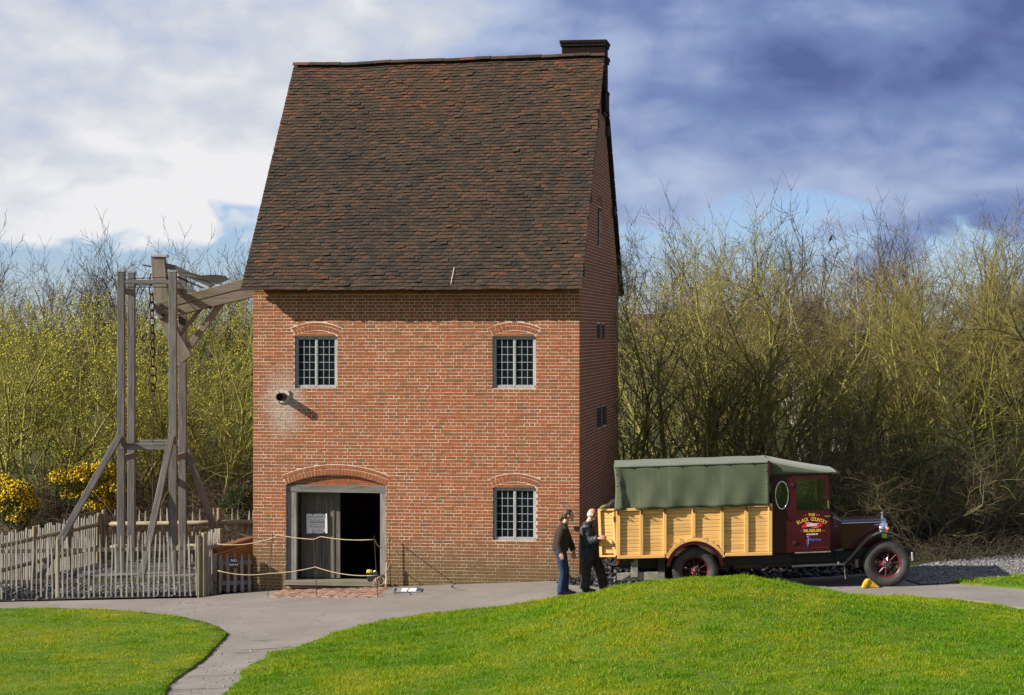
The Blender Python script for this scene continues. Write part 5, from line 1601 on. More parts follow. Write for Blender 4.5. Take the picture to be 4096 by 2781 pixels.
# seam band, studs, lacing
for k in range(6):
    u = 2523 + k * 96; c = tl(u, 1866 - .0262 * (u - 2456) + 1)
    MB().lathe([(.001, -.03), (.014, -.026), (.016, -.012), (.009, -.01), (.009, .01)], (c[0], -.035, c[1]), (0, 1, 0), 10).build('stud', MAT['chrome'], tiltO)
cb = MB()
p0, p1 = tl(2458, 1866 + 4), tl(3074, 1850 + 4)
v = []
for i in range(41):
    t = i / 40; x = p0[0] + (p1[0] - p0[0]) * t; z = p0[1] + (p1[1] - p0[1]) * t
    v += [(x, -.046 + .003 * math.sin(i), z), (x, -.047 + .003 * math.sin(i), z + .012), (x, -.036, z + .014), (x, -.034, z - .002)]
cb.add(v, [(4 * i + k, 4 * i + (k + 1) % 4, 4 * (i + 1) + (k + 1) % 4, 4 * (i + 1) + k) for i in range(40) for k in range(4)])
cb.build('seam', MAT['canvas'], tiltO)
for a, b in ((2590, 2635), (2683, 2755), (2798, 2868), (2914, 2962)):
    p = tl(a, top_v(a) - 1); q = tl(b, top_v(b) - 1)
    MB().tube([(p[0], -.04, p[1] + .03), (p[0] + .01, -.045, p[1] - .005), (q[0] - .01, -.045, q[1] - .005), (q[0], -.04, q[1] + .03)], .006, 5).build('lacing', MAT['blackmetal'], tiltO)
for i in range(4):
    c = tl(2463 + i * 4, 1895 + i * 46); MB().lathe([(.001, -.012), (.012, -.010), (.014, .0)], (c[0], -.05, c[1]), (0, 1, 0), 8).build('stud', MAT['chrome'], tiltO)
for i in range(4):
    c = tl(3058 + i * 3, 1882 + i * 48); MB().lathe([(.001, -.012), (.012, -.010), (.014, .0)], (c[0], -.05, c[1]), (0, 1, 0), 8).build('stud', MAT['chrome'], tiltO)
tprism('tilt_bow', [(3068, 1846), (3077, 1846), (3082, 1862), (3084, 1905), (3077, 1905)], -.045, .0, 'maroon', tiltO)

# ---- cab
CY0, CY1 = .06, WID - .06
# body sides with window openings: near and far
def cab_side(y0, y1):
    outer = [tl(*p) for p in ((3083, 2217), (3320, 2209), (3322, 2063), (3316, 1898), (3083, 1906))]
    win = [tl(*p) for p in ((3182, 2048), (3300, 2045), (3297, 1917), (3181, 1919))]
    oval = [tl(3126 + 24 * math.sin(a), 1985 + 53 * math.cos(a)) for a in np.linspace(0, 2 * math.pi, 25)[:-1]]
    loops = [outer, win, oval]; flat = [p for l in loops for p in l]; n = len(flat)
    tris = tessellate_polygon([[Vector((x, z, 0)) for x, z in l] for l in loops])
    v = [(x, y0, z) for x, z in flat] + [(x, y1, z) for x, z in flat]; f = [tuple(t) for t in tris] + [tuple(i + n for i in t[::-1]) for t in tris]; b = 0
    for l in loops:
        for i in range(len(l)): f.append((b + i, b + (i + 1) % len(l), b + (i + 1) % len(l) + n, b + i + n))
        b += len(l)
    o = mesh_obj('cab_side', v, f, MAT['maroon'], truck)
    bm = bmesh.new(); bm.from_mesh(o.data); bmesh.ops.recalc_face_normals(bm, faces=bm.faces); bm.to_mesh(o.data); bm.free()
    return o
near = cab_side(CY0, CY0 + .03); far = cab_side(CY1 - .03, CY1)
clear = None
def clear_glass():
    m, nt, b = new_mat('cab_glass'); k = NT(nt)
    tr = k.n('ShaderNodeBsdfTransparent'); tr.inputs[0].default_value = (.93, .94, .93, 1); gl = k.n('ShaderNodeBsdfGlossy'); gl.inputs['Roughness'].default_value = .03
    fz = k.n('ShaderNodeFresnel'); fz.inputs[0].default_value = 1.5; ms = k.n('ShaderNodeMixShader')
    nt.links.new(fz.outputs[0], ms.inputs[0]); nt.links.new(tr.outputs[0], ms.inputs[1]); nt.links.new(gl.outputs[0], ms.inputs[2]); nt.links.new(ms.outputs[0], nt.nodes['Material Output'].inputs[0])
    return m
MAT['clear'] = clear_glass()
for par, y in ((near, CY0 + .015), (far, CY1 - .017)):
    tprism('pane', [(3181, 2049), (3301, 2046), (3298, 1916), (3180, 1918)], y, y + .004, 'clear', par, 0)
    o = tprism('pane', [(3126 + 24.5 * math.sin(a), 1985 + 53.5 * math.cos(a)) for a in np.linspace(0, 2 * math.pi, 25)[:-1]], y, y + .004, 'clear', par, 0)
ov = [(tl(3126 + 25.5 * math.sin(a), 1985 + 55 * math.cos(a))[0], CY0 - .004, tl(3126 + 25.5 * math.sin(a), 1985 + 55 * math.cos(a))[1]) for a in np.linspace(0, 2 * math.pi, 33)[:-1]]
MB().tube(ov, .011, 8, closed=True).build('oval_window_rim', MAT['chrome'], near, True)
# door skin, proud of the side, with frame and window
def door_skin():
    outer = [tl(*p) for p in ((3167, 2212), (3317, 2207), (3318, 2064), (3311, 1903), (3165, 1907))]
    win = [tl(*p) for p in ((3184, 2047), (3299, 2044), (3296, 1918), (3183, 1920))]
    loops = [outer, win]; flat = [p for l in loops for p in l]; n = len(flat)
    tris = tessellate_polygon([[Vector((x, z, 0)) for x, z in l] for l in loops])
    y0, y1 = CY0 - .012, CY0 + .002
    v = [(x, y0, z) for x, z in flat] + [(x, y1, z) for x, z in flat]; f = [tuple(t) for t in tris] + [tuple(i + n for i in t[::-1]) for t in tris]; b = 0
    for l in loops:
        for i in range(len(l)): f.append((b + i, b + (i + 1) % len(l), b + (i + 1) % len(l) + n, b + i + n))
        b += len(l)
    o = mesh_obj('cab_door', v, f, MAT['maroon'], truck)
    bm = bmesh.new(); bm.from_mesh(o.data); bmesh.ops.recalc_face_normals(bm, faces=bm.faces); bm.to_mesh(o.data); bm.free(); return o
cdoor = door_skin()
for u, v_ in ((3164, 1942), (3172, 2174)):
    c = tl(u, v_); MB().box((c[0] - .02, CY0 - .035, c[1] - .03), (c[0] + .045, CY0 - .01, c[1] + .03)).build('hinge', MAT['wheelred'], cdoor)
c = tl(3306, 2067)
MB().tube([(c[0] - .05, CY0 - .05, c[1]), (c[0] - .03, CY0 - .06, c[1] - .012), (c[0] + .03, CY0 - .06, c[1] - .012), (c[0] + .05, CY0 - .05, c[1])], .010, 6).tube([(c[0], CY0 - .05, c[1] - .005), (c[0], CY0, c[1] + .02)], .012, 6).build('door_handle', MAT['brass'], cdoor)
tprism('door_moulding', [(3186, 2196), (3312, 2192), (3312, 2195), (3186, 2199)], CY0 - .017, CY0 - .012, 'wheelred', cdoor, 0)
tprism('sill_strip', [(3178, 2213), (3320, 2208), (3320, 2212), (3178, 2217)], CY0 - .025, CY0 - .005, tb_, truck, 0)
# back, floor and roof of the cab
tprism('cab_floor', [(3083, 2219), (3370, 2208), (3370, 2200), (3083, 2210)], CY0 + .03, CY1 - .03, 'blackmetal', truck, 0)
tprism('cab_rear_wall', [(3083, 2217), (3088, 2217), (3088, 2055), (3083, 2055)], CY0 + .03, CY1 - .03, 'maroon', truck, 0)
tprism('seat', [(3095, 2150), (3190, 2147), (3190, 2115), (3095, 2110)], CY0 + .2, CY1 - .2, 'blackmetal')
tprism('dashboard', [(3318, 2110), (3330, 2110), (3330, 2062), (3318, 2062)], CY0 + .03, CY1 - .03, 'maroon', truck, 0)
for y in (CY0 + .01, CY1 - .05): tprism('screen_post', [(3306, 2064), (3321, 2064), (3316, 1900), (3303, 1900)], y, y + .04, 'maroon', truck, 0)
tprism('roof_edge', [(3083, 1908), (3318, 1900), (3330, 1898), (3318, 1894), (3083, 1902)], CY0 - .02, CY1 + .02, 'maroon', truck)
# cab roof canvas: high at the tilt, falling to the front
def cab_roof():
    n = 16; v = []
    for i in range(n + 1):
        t = i / n; u = 3074 + (3356 - 3074) * t; vt = 1846 + 51 * t + 2 * math.sin(t * math.pi) * 1.5; vb = 1903 - 6 * t if t < .86 else 1903 - 6 * t + (t - .86) * 12
        sec = [(CY0 - .03, vb), (CY0 - .03, (vt * .45 + vb * .55)), (CY0 - .025, vt + 5), (CY0 + .05, vt), (WID / 2, vt - 5 * (1 - t) - 2), (CY1 - .05, vt), (CY1 + .025, vt + 5), (CY1 + .03, (vt * .45 + vb * .55)), (CY1 + .03, vb)]
        for y, vv_ in sec: x, z = tl(u, min(vv_, vb)); v.append((x, y, z))
    m = 9; f = [(i * m + j, (i + 1) * m + j, (i + 1) * m + j + 1, i * m + j + 1) for i in range(n) for j in range(m - 1)]
    o = mesh_obj('cab_roof', v, f, MAT['canvas'], truck, None, True); autosmooth(o, 40)
    md = o.modifiers.new('solid', 'SOLIDIFY'); md.thickness = .01; return o
cab_roof()
tprism('sun_visor', [(3316, 1893), (3357, 1896), (3357, 1900), (3316, 1902)], CY0, CY1, 'blackmetal', truck, 0)
# steering wheel and mirrors
cw = tl(3262, 2040)
sw = [(cw[0] + .05 * math.sin(a) - .0, CY1 - .55 + .2 * math.cos(a), cw[1] + .19 * math.sin(a)) for a in np.linspace(0, 2 * math.pi, 21)[:-1]]
MB().tube(sw, .014, 6, closed=True).tube([(cw[0], CY1 - .55, cw[1]), (cw[0] + .2, CY1 - .55, cw[1] - .35)], .018, 6).tube([(cw[0], CY1 - .75, cw[1]), (cw[0], CY1 - .35, cw[1])], .01, 5).build('steering_wheel', MAT['blackmetal'], truck, True)
c = tl(3308, 2022); mr = MB(); mr.box((c[0] - .015, CY0 - .14, c[1] - .07), (c[0] + .01, CY0 - .05, c[1] + .09)); o = mr.build('wing_mirror', MAT['chrome'], truck); bevel(o, .01, 2)
MB().tube([(c[0], CY0 - .09, c[1] + .09), (c[0] - .02, CY0 - .03, c[1] + .13), (c[0] - .1, CY0 + .02, c[1] + .14)], .006, 5).build('mirror_arm', MAT['blackmetal'], truck)

# ---- scuttle, bonnet, radiator
def loft(name, secs, mat, parent=truck, sm=True, ang=35, cap=True):
    m = len(secs[0]); v = [p for s_ in secs for p in s_]; f = []
    for i in range(len(secs) - 1):
        for j in range(m): f.append((i * m + j, i * m + (j + 1) % m, (i + 1) * m + (j + 1) % m, (i + 1) * m + j))
    if cap: f += [tuple(range(m))[::-1], tuple((len(secs) - 1) * m + j for j in range(m))]
    o = mesh_obj(name, v, f, MAT[mat] if isinstance(mat, str) else mat, parent, [random.random()] * len(f))
    autosmooth(o, ang); return o
def section(u, vtop, vshould, vbot, hy0, hy1, shoulder=.10):
    """box section with sloping shoulders"""
    x = tl(u, (vshould + vbot) / 2)[0]; z = lambda v: (2375 - v - SLOPE * (u - 2781)) / K
    return [(x, hy0, z(vbot)), (x, hy0, z(vshould)), (x, hy0 + shoulder * .6, z(vshould) + (z(vtop) - z(vshould)) * .72), (x, hy0 + shoulder * 2.0, z(vtop)), (x, hy1 - shoulder * 2.0, z(vtop)), (x, hy1 - shoulder * .6, z(vshould) + (z(vtop) - z(vshould)) * .72), (x, hy1, z(vshould)), (x, hy1, z(vbot))]
loft('scuttle', [section(3320, 2064, 2072, 2209, CY0 + .0, CY1 - .0, .08), section(3369, 2086, 2096, 2208, .30, WID - .30, .08)], 'maroon', ang=25)
bn = loft('bonnet', [section(3370, 2096, 2105, 2207, .40, WID - .40, .10), section(3450, 2094, 2103, 2205, .42, WID - .42, .10), section(3532, 2092, 2101, 2203, .45, WID - .45, .10)], 'bonnet', ang=25)
for k in range(14):
    u = 3408 + k * 8; c = tl(u, 2150); MB().box((c[0] - .009, .404 + .0003 * (u - 3370), c[1] - .12), (c[0] + .004, .436, c[1] + .12)).build('louvre', MAT['maroon'], bn)
MB().tube([(tl(3371, 2105)[0], .392, tl(3371, 2105)[1]), (tl(3532, 2101)[0], .442, tl(3532, 2101)[1])], .006, 5).build('bonnet_hinge', MAT['chrome'], bn)
loft('radiator_shell', [section(3531, 2088, 2098, 2198, .42, WID - .42, .10), section(3551, 2088, 2098, 2198, .42, WID - .42, .10)], 'chrome', ang=25)
c = tl(3539, 2088); MB().lathe([(.001, .10), (.03, .095), (.034, .075), (.016, .07), (.016, .03), (.026, .02), (.026, -.01)], (c[0], WID / 2 - .2, c[1]), (0, 0, 1), 14).build('radiator_cap', MAT['chrome'], truck, True)
# headlamp on its bar
for y in (.30, WID - .30):
    c = tl(3541, 2123)
    MB().lathe([(.001, -.15), (.05, -.14), (.085, -.10), (.102, -.04), (.106, .02), (.100, .035), (.001, .03)], (c[0] - .0, y, c[1]), (1, 0, 0), 22).build('headlamp', MAT['chrome'], truck, True)
c = tl(3550, 2124); MB().lathe([(.001, -.03), (.025, -.024), (.032, -.005), (.032, .02)], (c[0] - .0, .19, c[1]), (0, 1, 0), 12).build('indicator', MAT['orange'], truck, True)
c = tl(3541, 2145); MB().tube([(c[0], .24, c[1]), (c[0], WID - .24, c[1])], .014, 6).build('lamp_bar', MAT['chrome'], truck)
# front wing: a thin curved blade, and the running board
wing = [(3372, 2262), (3398, 2236), (3425, 2206), (3450, 2178), (3475, 2155), (3500, 2141), (3525, 2135), (3550, 2137), (3570, 2143), (3590, 2153)]
for y0, y1 in ((-.02, .30), (WID - .30, WID + .02)):
    mb = MB(); v = []
    for u, vv_ in wing:
        x, z = tl(u, vv_)
        v += [(x, y0, z - .012), (x, y0, z + .008), (x, y0 + .05, z + .024), (x, y1 - .03, z + .024), (x, y1, z - .012)]
    m = 5; f = [(i * m + j, (i + 1) * m + j, (i + 1) * m + (j + 1) % m, i * m + (j + 1) % m) for i in range(len(wing) - 1) for j in range(m)] + [(0, 1, 2, 3, 4), tuple((len(wing) - 1) * m + j for j in range(m))[::-1]]
    o = mb.add(v, f).build('front_wing', simple('black_wing', (.014, .014, .015), .2, coat=.6), truck); autosmooth(o, 40)
tprism('running_board', [(3166, 2271), (3373, 2264), (3373, 2258), (3166, 2266)], -.03, .26, simple('running_board_steel', (.10, .10, .10), .35, .6))
for u in (3190, 3345): tprism('step_bracket', [(u, 2258), (u + 6, 2258), (u + 6, 2212), (u, 2212)], .2, .24, 'blackmetal', truck, 0)
tprism('step_iron', [(3345, 2250), (3352, 2250), (3352, 2262), (3345, 2262)], -.02, .0, tb_, truck, 0)
o = MB().tube([(tl(3374, 2265)[0], .02, tl(3374, 2265)[1]), (tl(3374, 2290)[0], .02, tl(3374, 2290)[1]), (tl(3378, 2319)[0], .02, tl(3378, 2319)[1])], .008, 5).build('earth_strap', tb_, truck)
# spring eye, bumper iron, front dumb iron
tprism('dumb_iron', [(3545, 2195), (3600, 2200), (3645, 2208), (3662, 2218), (3662, 2245), (3640, 2238), (3545, 2212)], .38, .46, 'blackmetal')
tprism('bumper_iron', [(3638, 2216), (3645, 2215), (3647, 2248), (3640, 2249)], .05, .12, simple('grey_iron', (.34, .33, .31), .5))
tprism('valance', [(3432, 2200), (3478, 2199), (3478, 2228), (3432, 2230)], .25, .30, 'blackmetal')
c0, c1 = tl(3425, 2245), tl(3426, 2278)
MB().tube([(c0[0], .2, c0[1]), (c1[0], .2, c1[1])], [.045, .03], 10).build('damper', tb_, truck, True)
MB().tube([(c1[0], .22, c1[1] + .07), (c1[0] - .12, .3, c1[1] + .1)], .018, 6).tube([(c1[0] + .02, .22, c1[1] + .02), (c1[0] + .35, .3, c1[1] + .02)], .014, 6).build('steering_arm', MAT['rust'], truck)

# ---- wheels
def wheel(u, v_, y, label):
    c = tl(u, v_); o = MB()
    o.lathe([(.255, .035), (.27, .012), (.31, -.004), (.36, -.006), (.395, .004), (.418, .022), (.426, .05), (.428, .09), (.426, .13), (.418, .158), (.395, .176), (.31, .184), (.255, .15)], (0, 0, 0), (0, 1, 0), 64)
    ty = o.build('wheel', MAT['tyre'], truck, True); ty.location = (c[0], y, c[1])
    tr = MB()
    for k in range(64):
        a = 2 * math.pi * k / 64
        for s_, (ya, yb) in ((0, (-.002, .06)), (math.pi / 64, (.12, .182))):
            ca, sa = math.cos(a + s_), math.sin(a + s_); ta, tb2 = -sa, ca; w = .0125
            def pp(r, t, yy): return (ca * r + ta * t, yy, sa * r + tb2 * t)
            tr.hexa([pp(.392, -w, ya), pp(.392, w, ya), pp(.392, w, yb), pp(.392, -w, yb), pp(.4345, -w * .8, ya + .02), pp(.4345, w * .8, ya + .02), pp(.4345, w * .8, yb), pp(.4345, -w * .8, yb)])
    tag(tr.build('tread', MAT['tyre'], ty), kind='stuff')
    MB().lathe([(.258, .02), (.266, .014), (.262, .03), (.235, .045), (.228, .06), (.228, .13), (.258, .15)], (0, 0, 0), (0, 1, 0), 48).build('rim', MAT['wheelred'], ty, True)
    a0 = R(8) if u > 3000 else R(3)
    for k in range(10):
        a = a0 + 2 * math.pi * k / 10; ca, sa = math.cos(a), math.sin(a)
        v = []
        for r_, w, yy in ((.07, .020, .035), (.12, .016, .05), (.235, .011, .062)):
            for t_, dy in ((-w, .0), (0, -.016), (w, .0), (w, .028), (-w, .028)): v.append((ca * r_ - sa * t_, yy + dy, sa * r_ + ca * t_))
        f = [(i * 5 + j, i * 5 + (j + 1) % 5, (i + 1) * 5 + (j + 1) % 5, (i + 1) * 5 + j) for i in range(2) for j in range(5)]
        MB().add(v, f).build('spoke', MAT['wheelred'], ty)
    MB().lathe([(.001, .012), (.04, .012), (.045, .02), (.085, .024), (.095, .035), (.095, .09), (.001, .09)], (0, 0, 0), (0, 1, 0), 24).build('hub', MAT['wheelred'], ty, True)
    MB().lathe([(.001, -.03 if u < 3000 else .006), (.03, -.028 if u < 3000 else .008), (.036, -.0), (.038, .03)], (0, 0, 0), (0, 1, 0), 14).build('hub_cap', MAT['wheelred'] if u < 3000 else simple('green_cap', (.02, .06, .05), .4), ty, True)
    for k in range(5):
        a = a0 + R(18) + 2 * math.pi * k / 5
        MB().lathe([(.001, .008), (.012, .010), (.012, .03)], (.068 * math.cos(a), 0, .068 * math.sin(a)), (0, 1, 0), 6).build('wheel_nut', tb_, ty)
    return ty
w1 = wheel(2781, 2285, .04, 'rear'); w2 = wheel(3543, 2262, .04, 'front')
for w_, y in ((w1, WID - .04), (w2, WID - .04)):
    c = copy_tree(w_, truck); c.location = (w_.location.x, y, w_.location.z); c.rotation_euler = (0, 0, R(180))
for w_ in (w1,):
    w_.rotation_euler = (0, R(14), 0)

# ---- lettering on the cab door
gold = simple('gold_leaf_paint', (.62, .36, .05), .4, var=.05); redp = simple('signal_red', (.48, .015, .02), .4, var=.05); wht = simple('sign_white', (.8, .78, .76), .5, var=.02); blu = simple('sky_blue_paint', (.03, .22, .62), .4, var=.03)
YD = CY0 - .0135
def put(txt, u, v_, size, mat, bold=.0, sx=1.0, rot=0.0, shear=0.0):
    c = tl(u, v_); return text_mesh(txt, size, mat, cdoor, (c[0], YD, c[1]), (R(90), rot, 0), ext=.0006, bold=bold, sx=sx, shear=shear)
put('THE', 3244, 2064, .073, gold, .0022, .92)
import itertools
txt = 'BLACK COUNTRY'; n = len(txt)
for i, chh in enumerate(txt):
    if chh == ' ': continue
    t = (i - (n - 1) / 2) / ((n - 1) / 2); u = 3245 + 55 * t; v_ = 2081 + 14 * t * t; c = tl(u, v_)
    text_mesh(chh, .092, gold, cdoor, (c[0], YD, c[1]), (R(90), R(24) * t, 0), ext=.0006, bold=.0022, sx=.72)
put('MUSEUM', 3246, 2127, .080, gold, .0022, 1.04)
put('DONATED BY', 3247, 2141.5, .034, wht, .0010, 1.0)
put('atrick Trust.', 3258, 2162.5, .052, blu, .0006, .86)
put('the', 3228, 2160, .024, blu, .0004)
# waving ribbon with LIVING
def ribbon(pts_top, pts_bot, mat, y):
    v = []; 
    for (u, a), (u2, b) in zip(pts_top, pts_bot): p, q = tl(u, a), tl(u2, b); v += [(p[0], y, p[1]), (q[0], y, q[1])]
    f = [(2 * i, 2 * i + 1, 2 * i + 3, 2 * i + 2) for i in range(len(pts_top) - 1)]
    v2 = [(x, yy + .0008, z) for x, yy, z in v]; m = len(v)
    return mesh_obj('ribbon', v + v2, f + [tuple(j + m for j in q[::-1]) for q in f], mat, cdoor)
us = np.linspace(3218, 3273, 12)
top = [(u, 2096.5 - 2.2 * math.sin((u - 3218) / 55 * 2 * math.pi) + 0.6) for u in us]; bot = [(u, a + 14) for u, a in top]
ribbon([(u, a - 1) for u, a in top], [(u, b + 1) for u, b in bot], wht, YD + .0006); ribbon(top, bot, redp, YD)
for e in (([(3204, 2106), (3212, 2103), (3219, 2100)], [(3207, 2119), (3212, 2117), (3219, 2112)]), ([(3272, 2097), (3280, 2097), (3287, 2095)], [(3272, 2112), (3280, 2111), (3287, 2107)])): ribbon(e[0], e[1], redp, YD + .0003)
put('LIVING', 3245, 2103.5, .062, wht, .0016, .98)
for s_ in (-1, 1):
    for cx_, cv, sz_ in ((3244 + s_ * 24, 2064, 8), (3246 + s_ * 44, 2127, 5)):
        sc = []
        for a in np.linspace(0, 4.5, 12): p = tl(cx_ + s_ * sz_ * (1 - a / 6) * math.cos(a), cv + sz_ * .5 * math.sin(a) * (1 - a / 7)); sc.append((p[0], YD, p[1]))
        MB().tube(sc, .0055, 4).build('flourish', redp, cdoor)
for pts_, mt, rr in (([(3226, 2148), (3230, 2152), (3233, 2162), (3231, 2176), (3229, 2190)], blu, .007), ([(3226, 2150), (3236, 2151), (3240, 2158), (3234, 2164), (3226, 2168), (3224, 2174), (3230, 2179), (3240, 2177)], redp, .0055)):
    MB().tube([(tl(*p)[0], YD, tl(*p)[1]) for p in pts_], rr, 5).build('monogram', mt, cdoor, True)

# ---- yellow wheel chock behind the front tyre
gp = ground_at(3437, 2350); ck = empty('wheel_chock'); c = tl(3472, 2350)
pos = truck.matrix_world @ Vector((c[0], -.05, 0)); ck.location = (pos.x, pos.y - .12, max(pos.z, Tz(pos.x, pos.y)) + .004); tag(ck, 'yellow wheel chock wedged behind the front tyre of the lorry', 'wheel chock')
yel = simple('chipped_yellow', (.62, .33, .02), .55, 0, .3, 10)
w_ = MB().prism([(-.16, 0), (.17, 0), (.13, .06), (-.02, .17), (-.06, .165)], (0, 0, 0), (1, 0, 0), (0, 0, 1), (0, .16, 0)).build('wedge', yel, ck); bevel(w_, .01, 2)
bm = bmesh.new(); bm.from_mesh(w_.data); bmesh.ops.recalc_face_normals(bm, faces=bm.faces); bm.to_mesh(w_.data); bm.free()
o = MB().prism([(-.165, -.002), (-.10, -.002), (-.035, .155), (-.07, .168), (-.12, .10)], (0, -.02, 0), (1, 0, 0), (0, 0, 1), (0, .20, 0)).build('handle_plate', yel, ck); bevel(o, .008, 2)

# ------------------------------------------------------------------ coal heap between house and lorry
def coal_mat():
    m, nt, b = new_mat('coal'); k = NT(nt)
    nt.links.new(k.mix(k.attr('rnd'), c3(.004, .004, .005), c3(.018, .018, .021)), b.inputs['Base Color']); b.inputs['Roughness'].default_value = .5; b.inputs['Specular IOR Level'].default_value = .35
    return m
rg = np.random.default_rng(77)
def heapz(x, y):
    h = 1.35 * np.exp(-((x - 4.9) / 2.3) ** 2 - ((y - 46.1) / 1.05) ** 2) + .80 * np.exp(-((x - 2.7) / .75) ** 2 - ((y - 45.1) / .85) ** 2)
    return np.minimum(h, 1.15) - .06
n = 5200; x = rg.uniform(1.0, 7.5, n); y = rg.uniform(43.8, 48.0, n); h = heapz(x, y); keep = (h > -.01) & ~((x < 1.75) & (y > 45.6)); x, y, h = x[keep], y[keep], h[keep]
gx, gy = np.meshgrid(np.linspace(.9, 7.6, 60), np.linspace(43.7, 48.2, 40)); gz2 = T(gx, gy) + np.maximum(heapz(gx, gy) - .05, -.06)
V = np.stack([gx, gy, gz2], -1).reshape(-1, 3); i = np.arange(39)[:, None] * 60 + np.arange(59)[None]; F = np.stack([i, i + 1, i + 61, i + 60], -1).reshape(-1, 4)
cm = coal_mat()
coalo = rocks('coal_heap', np.column_stack([x, y, T(x, y) + h]), rg.gamma(4, .013, len(x)) + .02, cm, 9, .85)
tag(coalo, 'heap of shiny black coal lumps behind the lorry', 'coal', kind='stuff')
core = mesh_obj('heap_core', V, F, cm, coalo, np.full(len(F), .2))
for k, (u, v_) in enumerate(((2206, 2334), (2222, 2331))):
    g = H2W(fw(u, v_)[0], -.10 - .05 * k, 0); g.z = Tz(g.x, g.y) + .02
    o = rocks('coal_lump', [(0, 0, 0)], [.04], cm, 30 + k, .8); o.location = g
    tag(o, ['single coal lump on the path at the foot of the wall', 'coal lump on the path nearest the coal heap'][k], 'coal')
# ------------------------------------------------------------------ people
from mathutils import noise as mnoise
def ring_loft(mb, rings, n=16):
    """rings: (x, y, z, r fore-aft, r sideways, tilt) stacked bottom to top"""
    b = len(mb.v); f = []
    for (x, y, z, rx, ry, tilt) in rings:
        for k in range(n):
            a = 2 * math.pi * k / n; dx = rx * math.cos(a); mb.v.append((x + dx * math.cos(tilt), y + ry * math.sin(a), z - dx * math.sin(tilt)))
    m = len(rings)
    for i in range(m - 1):
        for k in range(n): f.append((b + i * n + k, b + i * n + (k + 1) % n, b + (i + 1) * n + (k + 1) % n, b + (i + 1) * n + k))
    f += [tuple(b + k for k in range(n))[::-1], tuple(b + (m - 1) * n + k for k in range(n))]
    mb.f.extend(f); mb.r.extend([.5] * len(f)); return mb
def ell(mb, c, rx, ry, rz, n=14, m=9, tilt=0.0):
    rings = []
    for i in range(m):
        a = -math.pi / 2 + math.pi * (i + .15) / (m - .7); r = max(.05, math.cos(a)); h = rz * math.sin(a)
        rings.append((c[0] + h * math.sin(tilt), c[1], c[2] + h * math.cos(tilt), rx * r, ry * r, tilt))
    return ring_loft(mb, rings, n)
def fat(mb, rings, k=1.12):
    return ring_loft(mb, [(x, y, z, rx * k, ry * (1 + (k - 1) * .6), t) for x, y, z, rx, ry, t in rings])
def solid(name, mb, voxel, mat, parent, smooth=5, fold=0.0, fs=6.0, zs=.5, seed=0):
    tmp = mb.build('tmp', None)
    md = tmp.modifiers.new('r', 'REMESH'); md.mode = 'VOXEL'; md.voxel_size = voxel; md.use_smooth_shade = True
    ms = tmp.modifiers.new('s', 'SMOOTH'); ms.iterations = smooth; ms.factor = .5
    dg = bpy.context.evaluated_depsgraph_get(); dg.update()
    me = bpy.data.meshes.new_from_object(tmp.evaluated_get(dg)); old = tmp.data
    bpy.data.objects.remove(tmp); bpy.data.meshes.remove(old)
    if fold:
        n = len(me.vertices); co = np.empty(n * 3, np.float32); no = np.empty(n * 3, np.float32)
        me.vertices.foreach_get('co', co); me.vertices.foreach_get('normal', no); co = co.reshape(-1, 3); no = no.reshape(-1, 3)
        d = np.array([mnoise.noise((float(p[0]) * fs + seed, float(p[1]) * fs, float(p[2]) * fs * zs)) + .5 * mnoise.noise((float(p[0]) * fs * 2.3, float(p[1]) * fs * 2.3 + seed, float(p[2]) * fs * 1.4)) for p in co])
        co = co + no * (d * fold)[:, None]; me.vertices.foreach_set('co', co.ravel().astype(np.float32))
    me.materials.clear(); me.materials.append(mat)
    me.polygons.foreach_set('use_smooth', np.ones(len(me.polygons), bool)); me.update()
    o = bpy.data.objects.new(name, me); COL.objects.link(o)
    if parent: o.parent = parent
    return o
def hand(mb, wrist, d, palm_n, curl, side=1, s=1.0):
    """palm plus five bent fingers; d = pointing direction, palm_n = palm normal (fingers curl towards it)"""
    d = Vector(d).normalized(); nrm = Vector(palm_n).normalized(); acr = d.cross(nrm).normalized() * side; w = Vector(wrist)
    for k in range(4):
        o = (k - 1.5) * .019 * s
        mb.tube([w + acr * o * .5, w + d * .05 * s + acr * o * .9, w + d * .085 * s + acr * o], [.017 * s, .016 * s, .012 * s], 7)
    for k, ln in enumerate((.070, .080, .075, .058)):
        o = (k - 1.5) * .0215 * s; p = w + d * .082 * s + acr * o; pts = [p]; dd = d.copy()
        for j in range(3):
            dd = (dd + nrm * curl * (.35 + .2 * j)).normalized(); p = p + dd * ln * s / 3; pts.append(p)
        mb.tube(pts, [.0095 * s, .009 * s, .0082 * s, .0065 * s], 7)
    p = w + d * .03 * s - acr * .03 * s; dd = (d * .7 - acr * .75 + nrm * .35).normalized(); pts = [w + d * .01 * s - acr * .01 * s, p]
    for j in range(2): dd = (dd + d * .35 + nrm * curl * .2).normalized(); p = p + dd * .032 * s; pts.append(p)
    mb.tube(pts, [.013 * s, .0125 * s, .010 * s, .008 * s], 7)
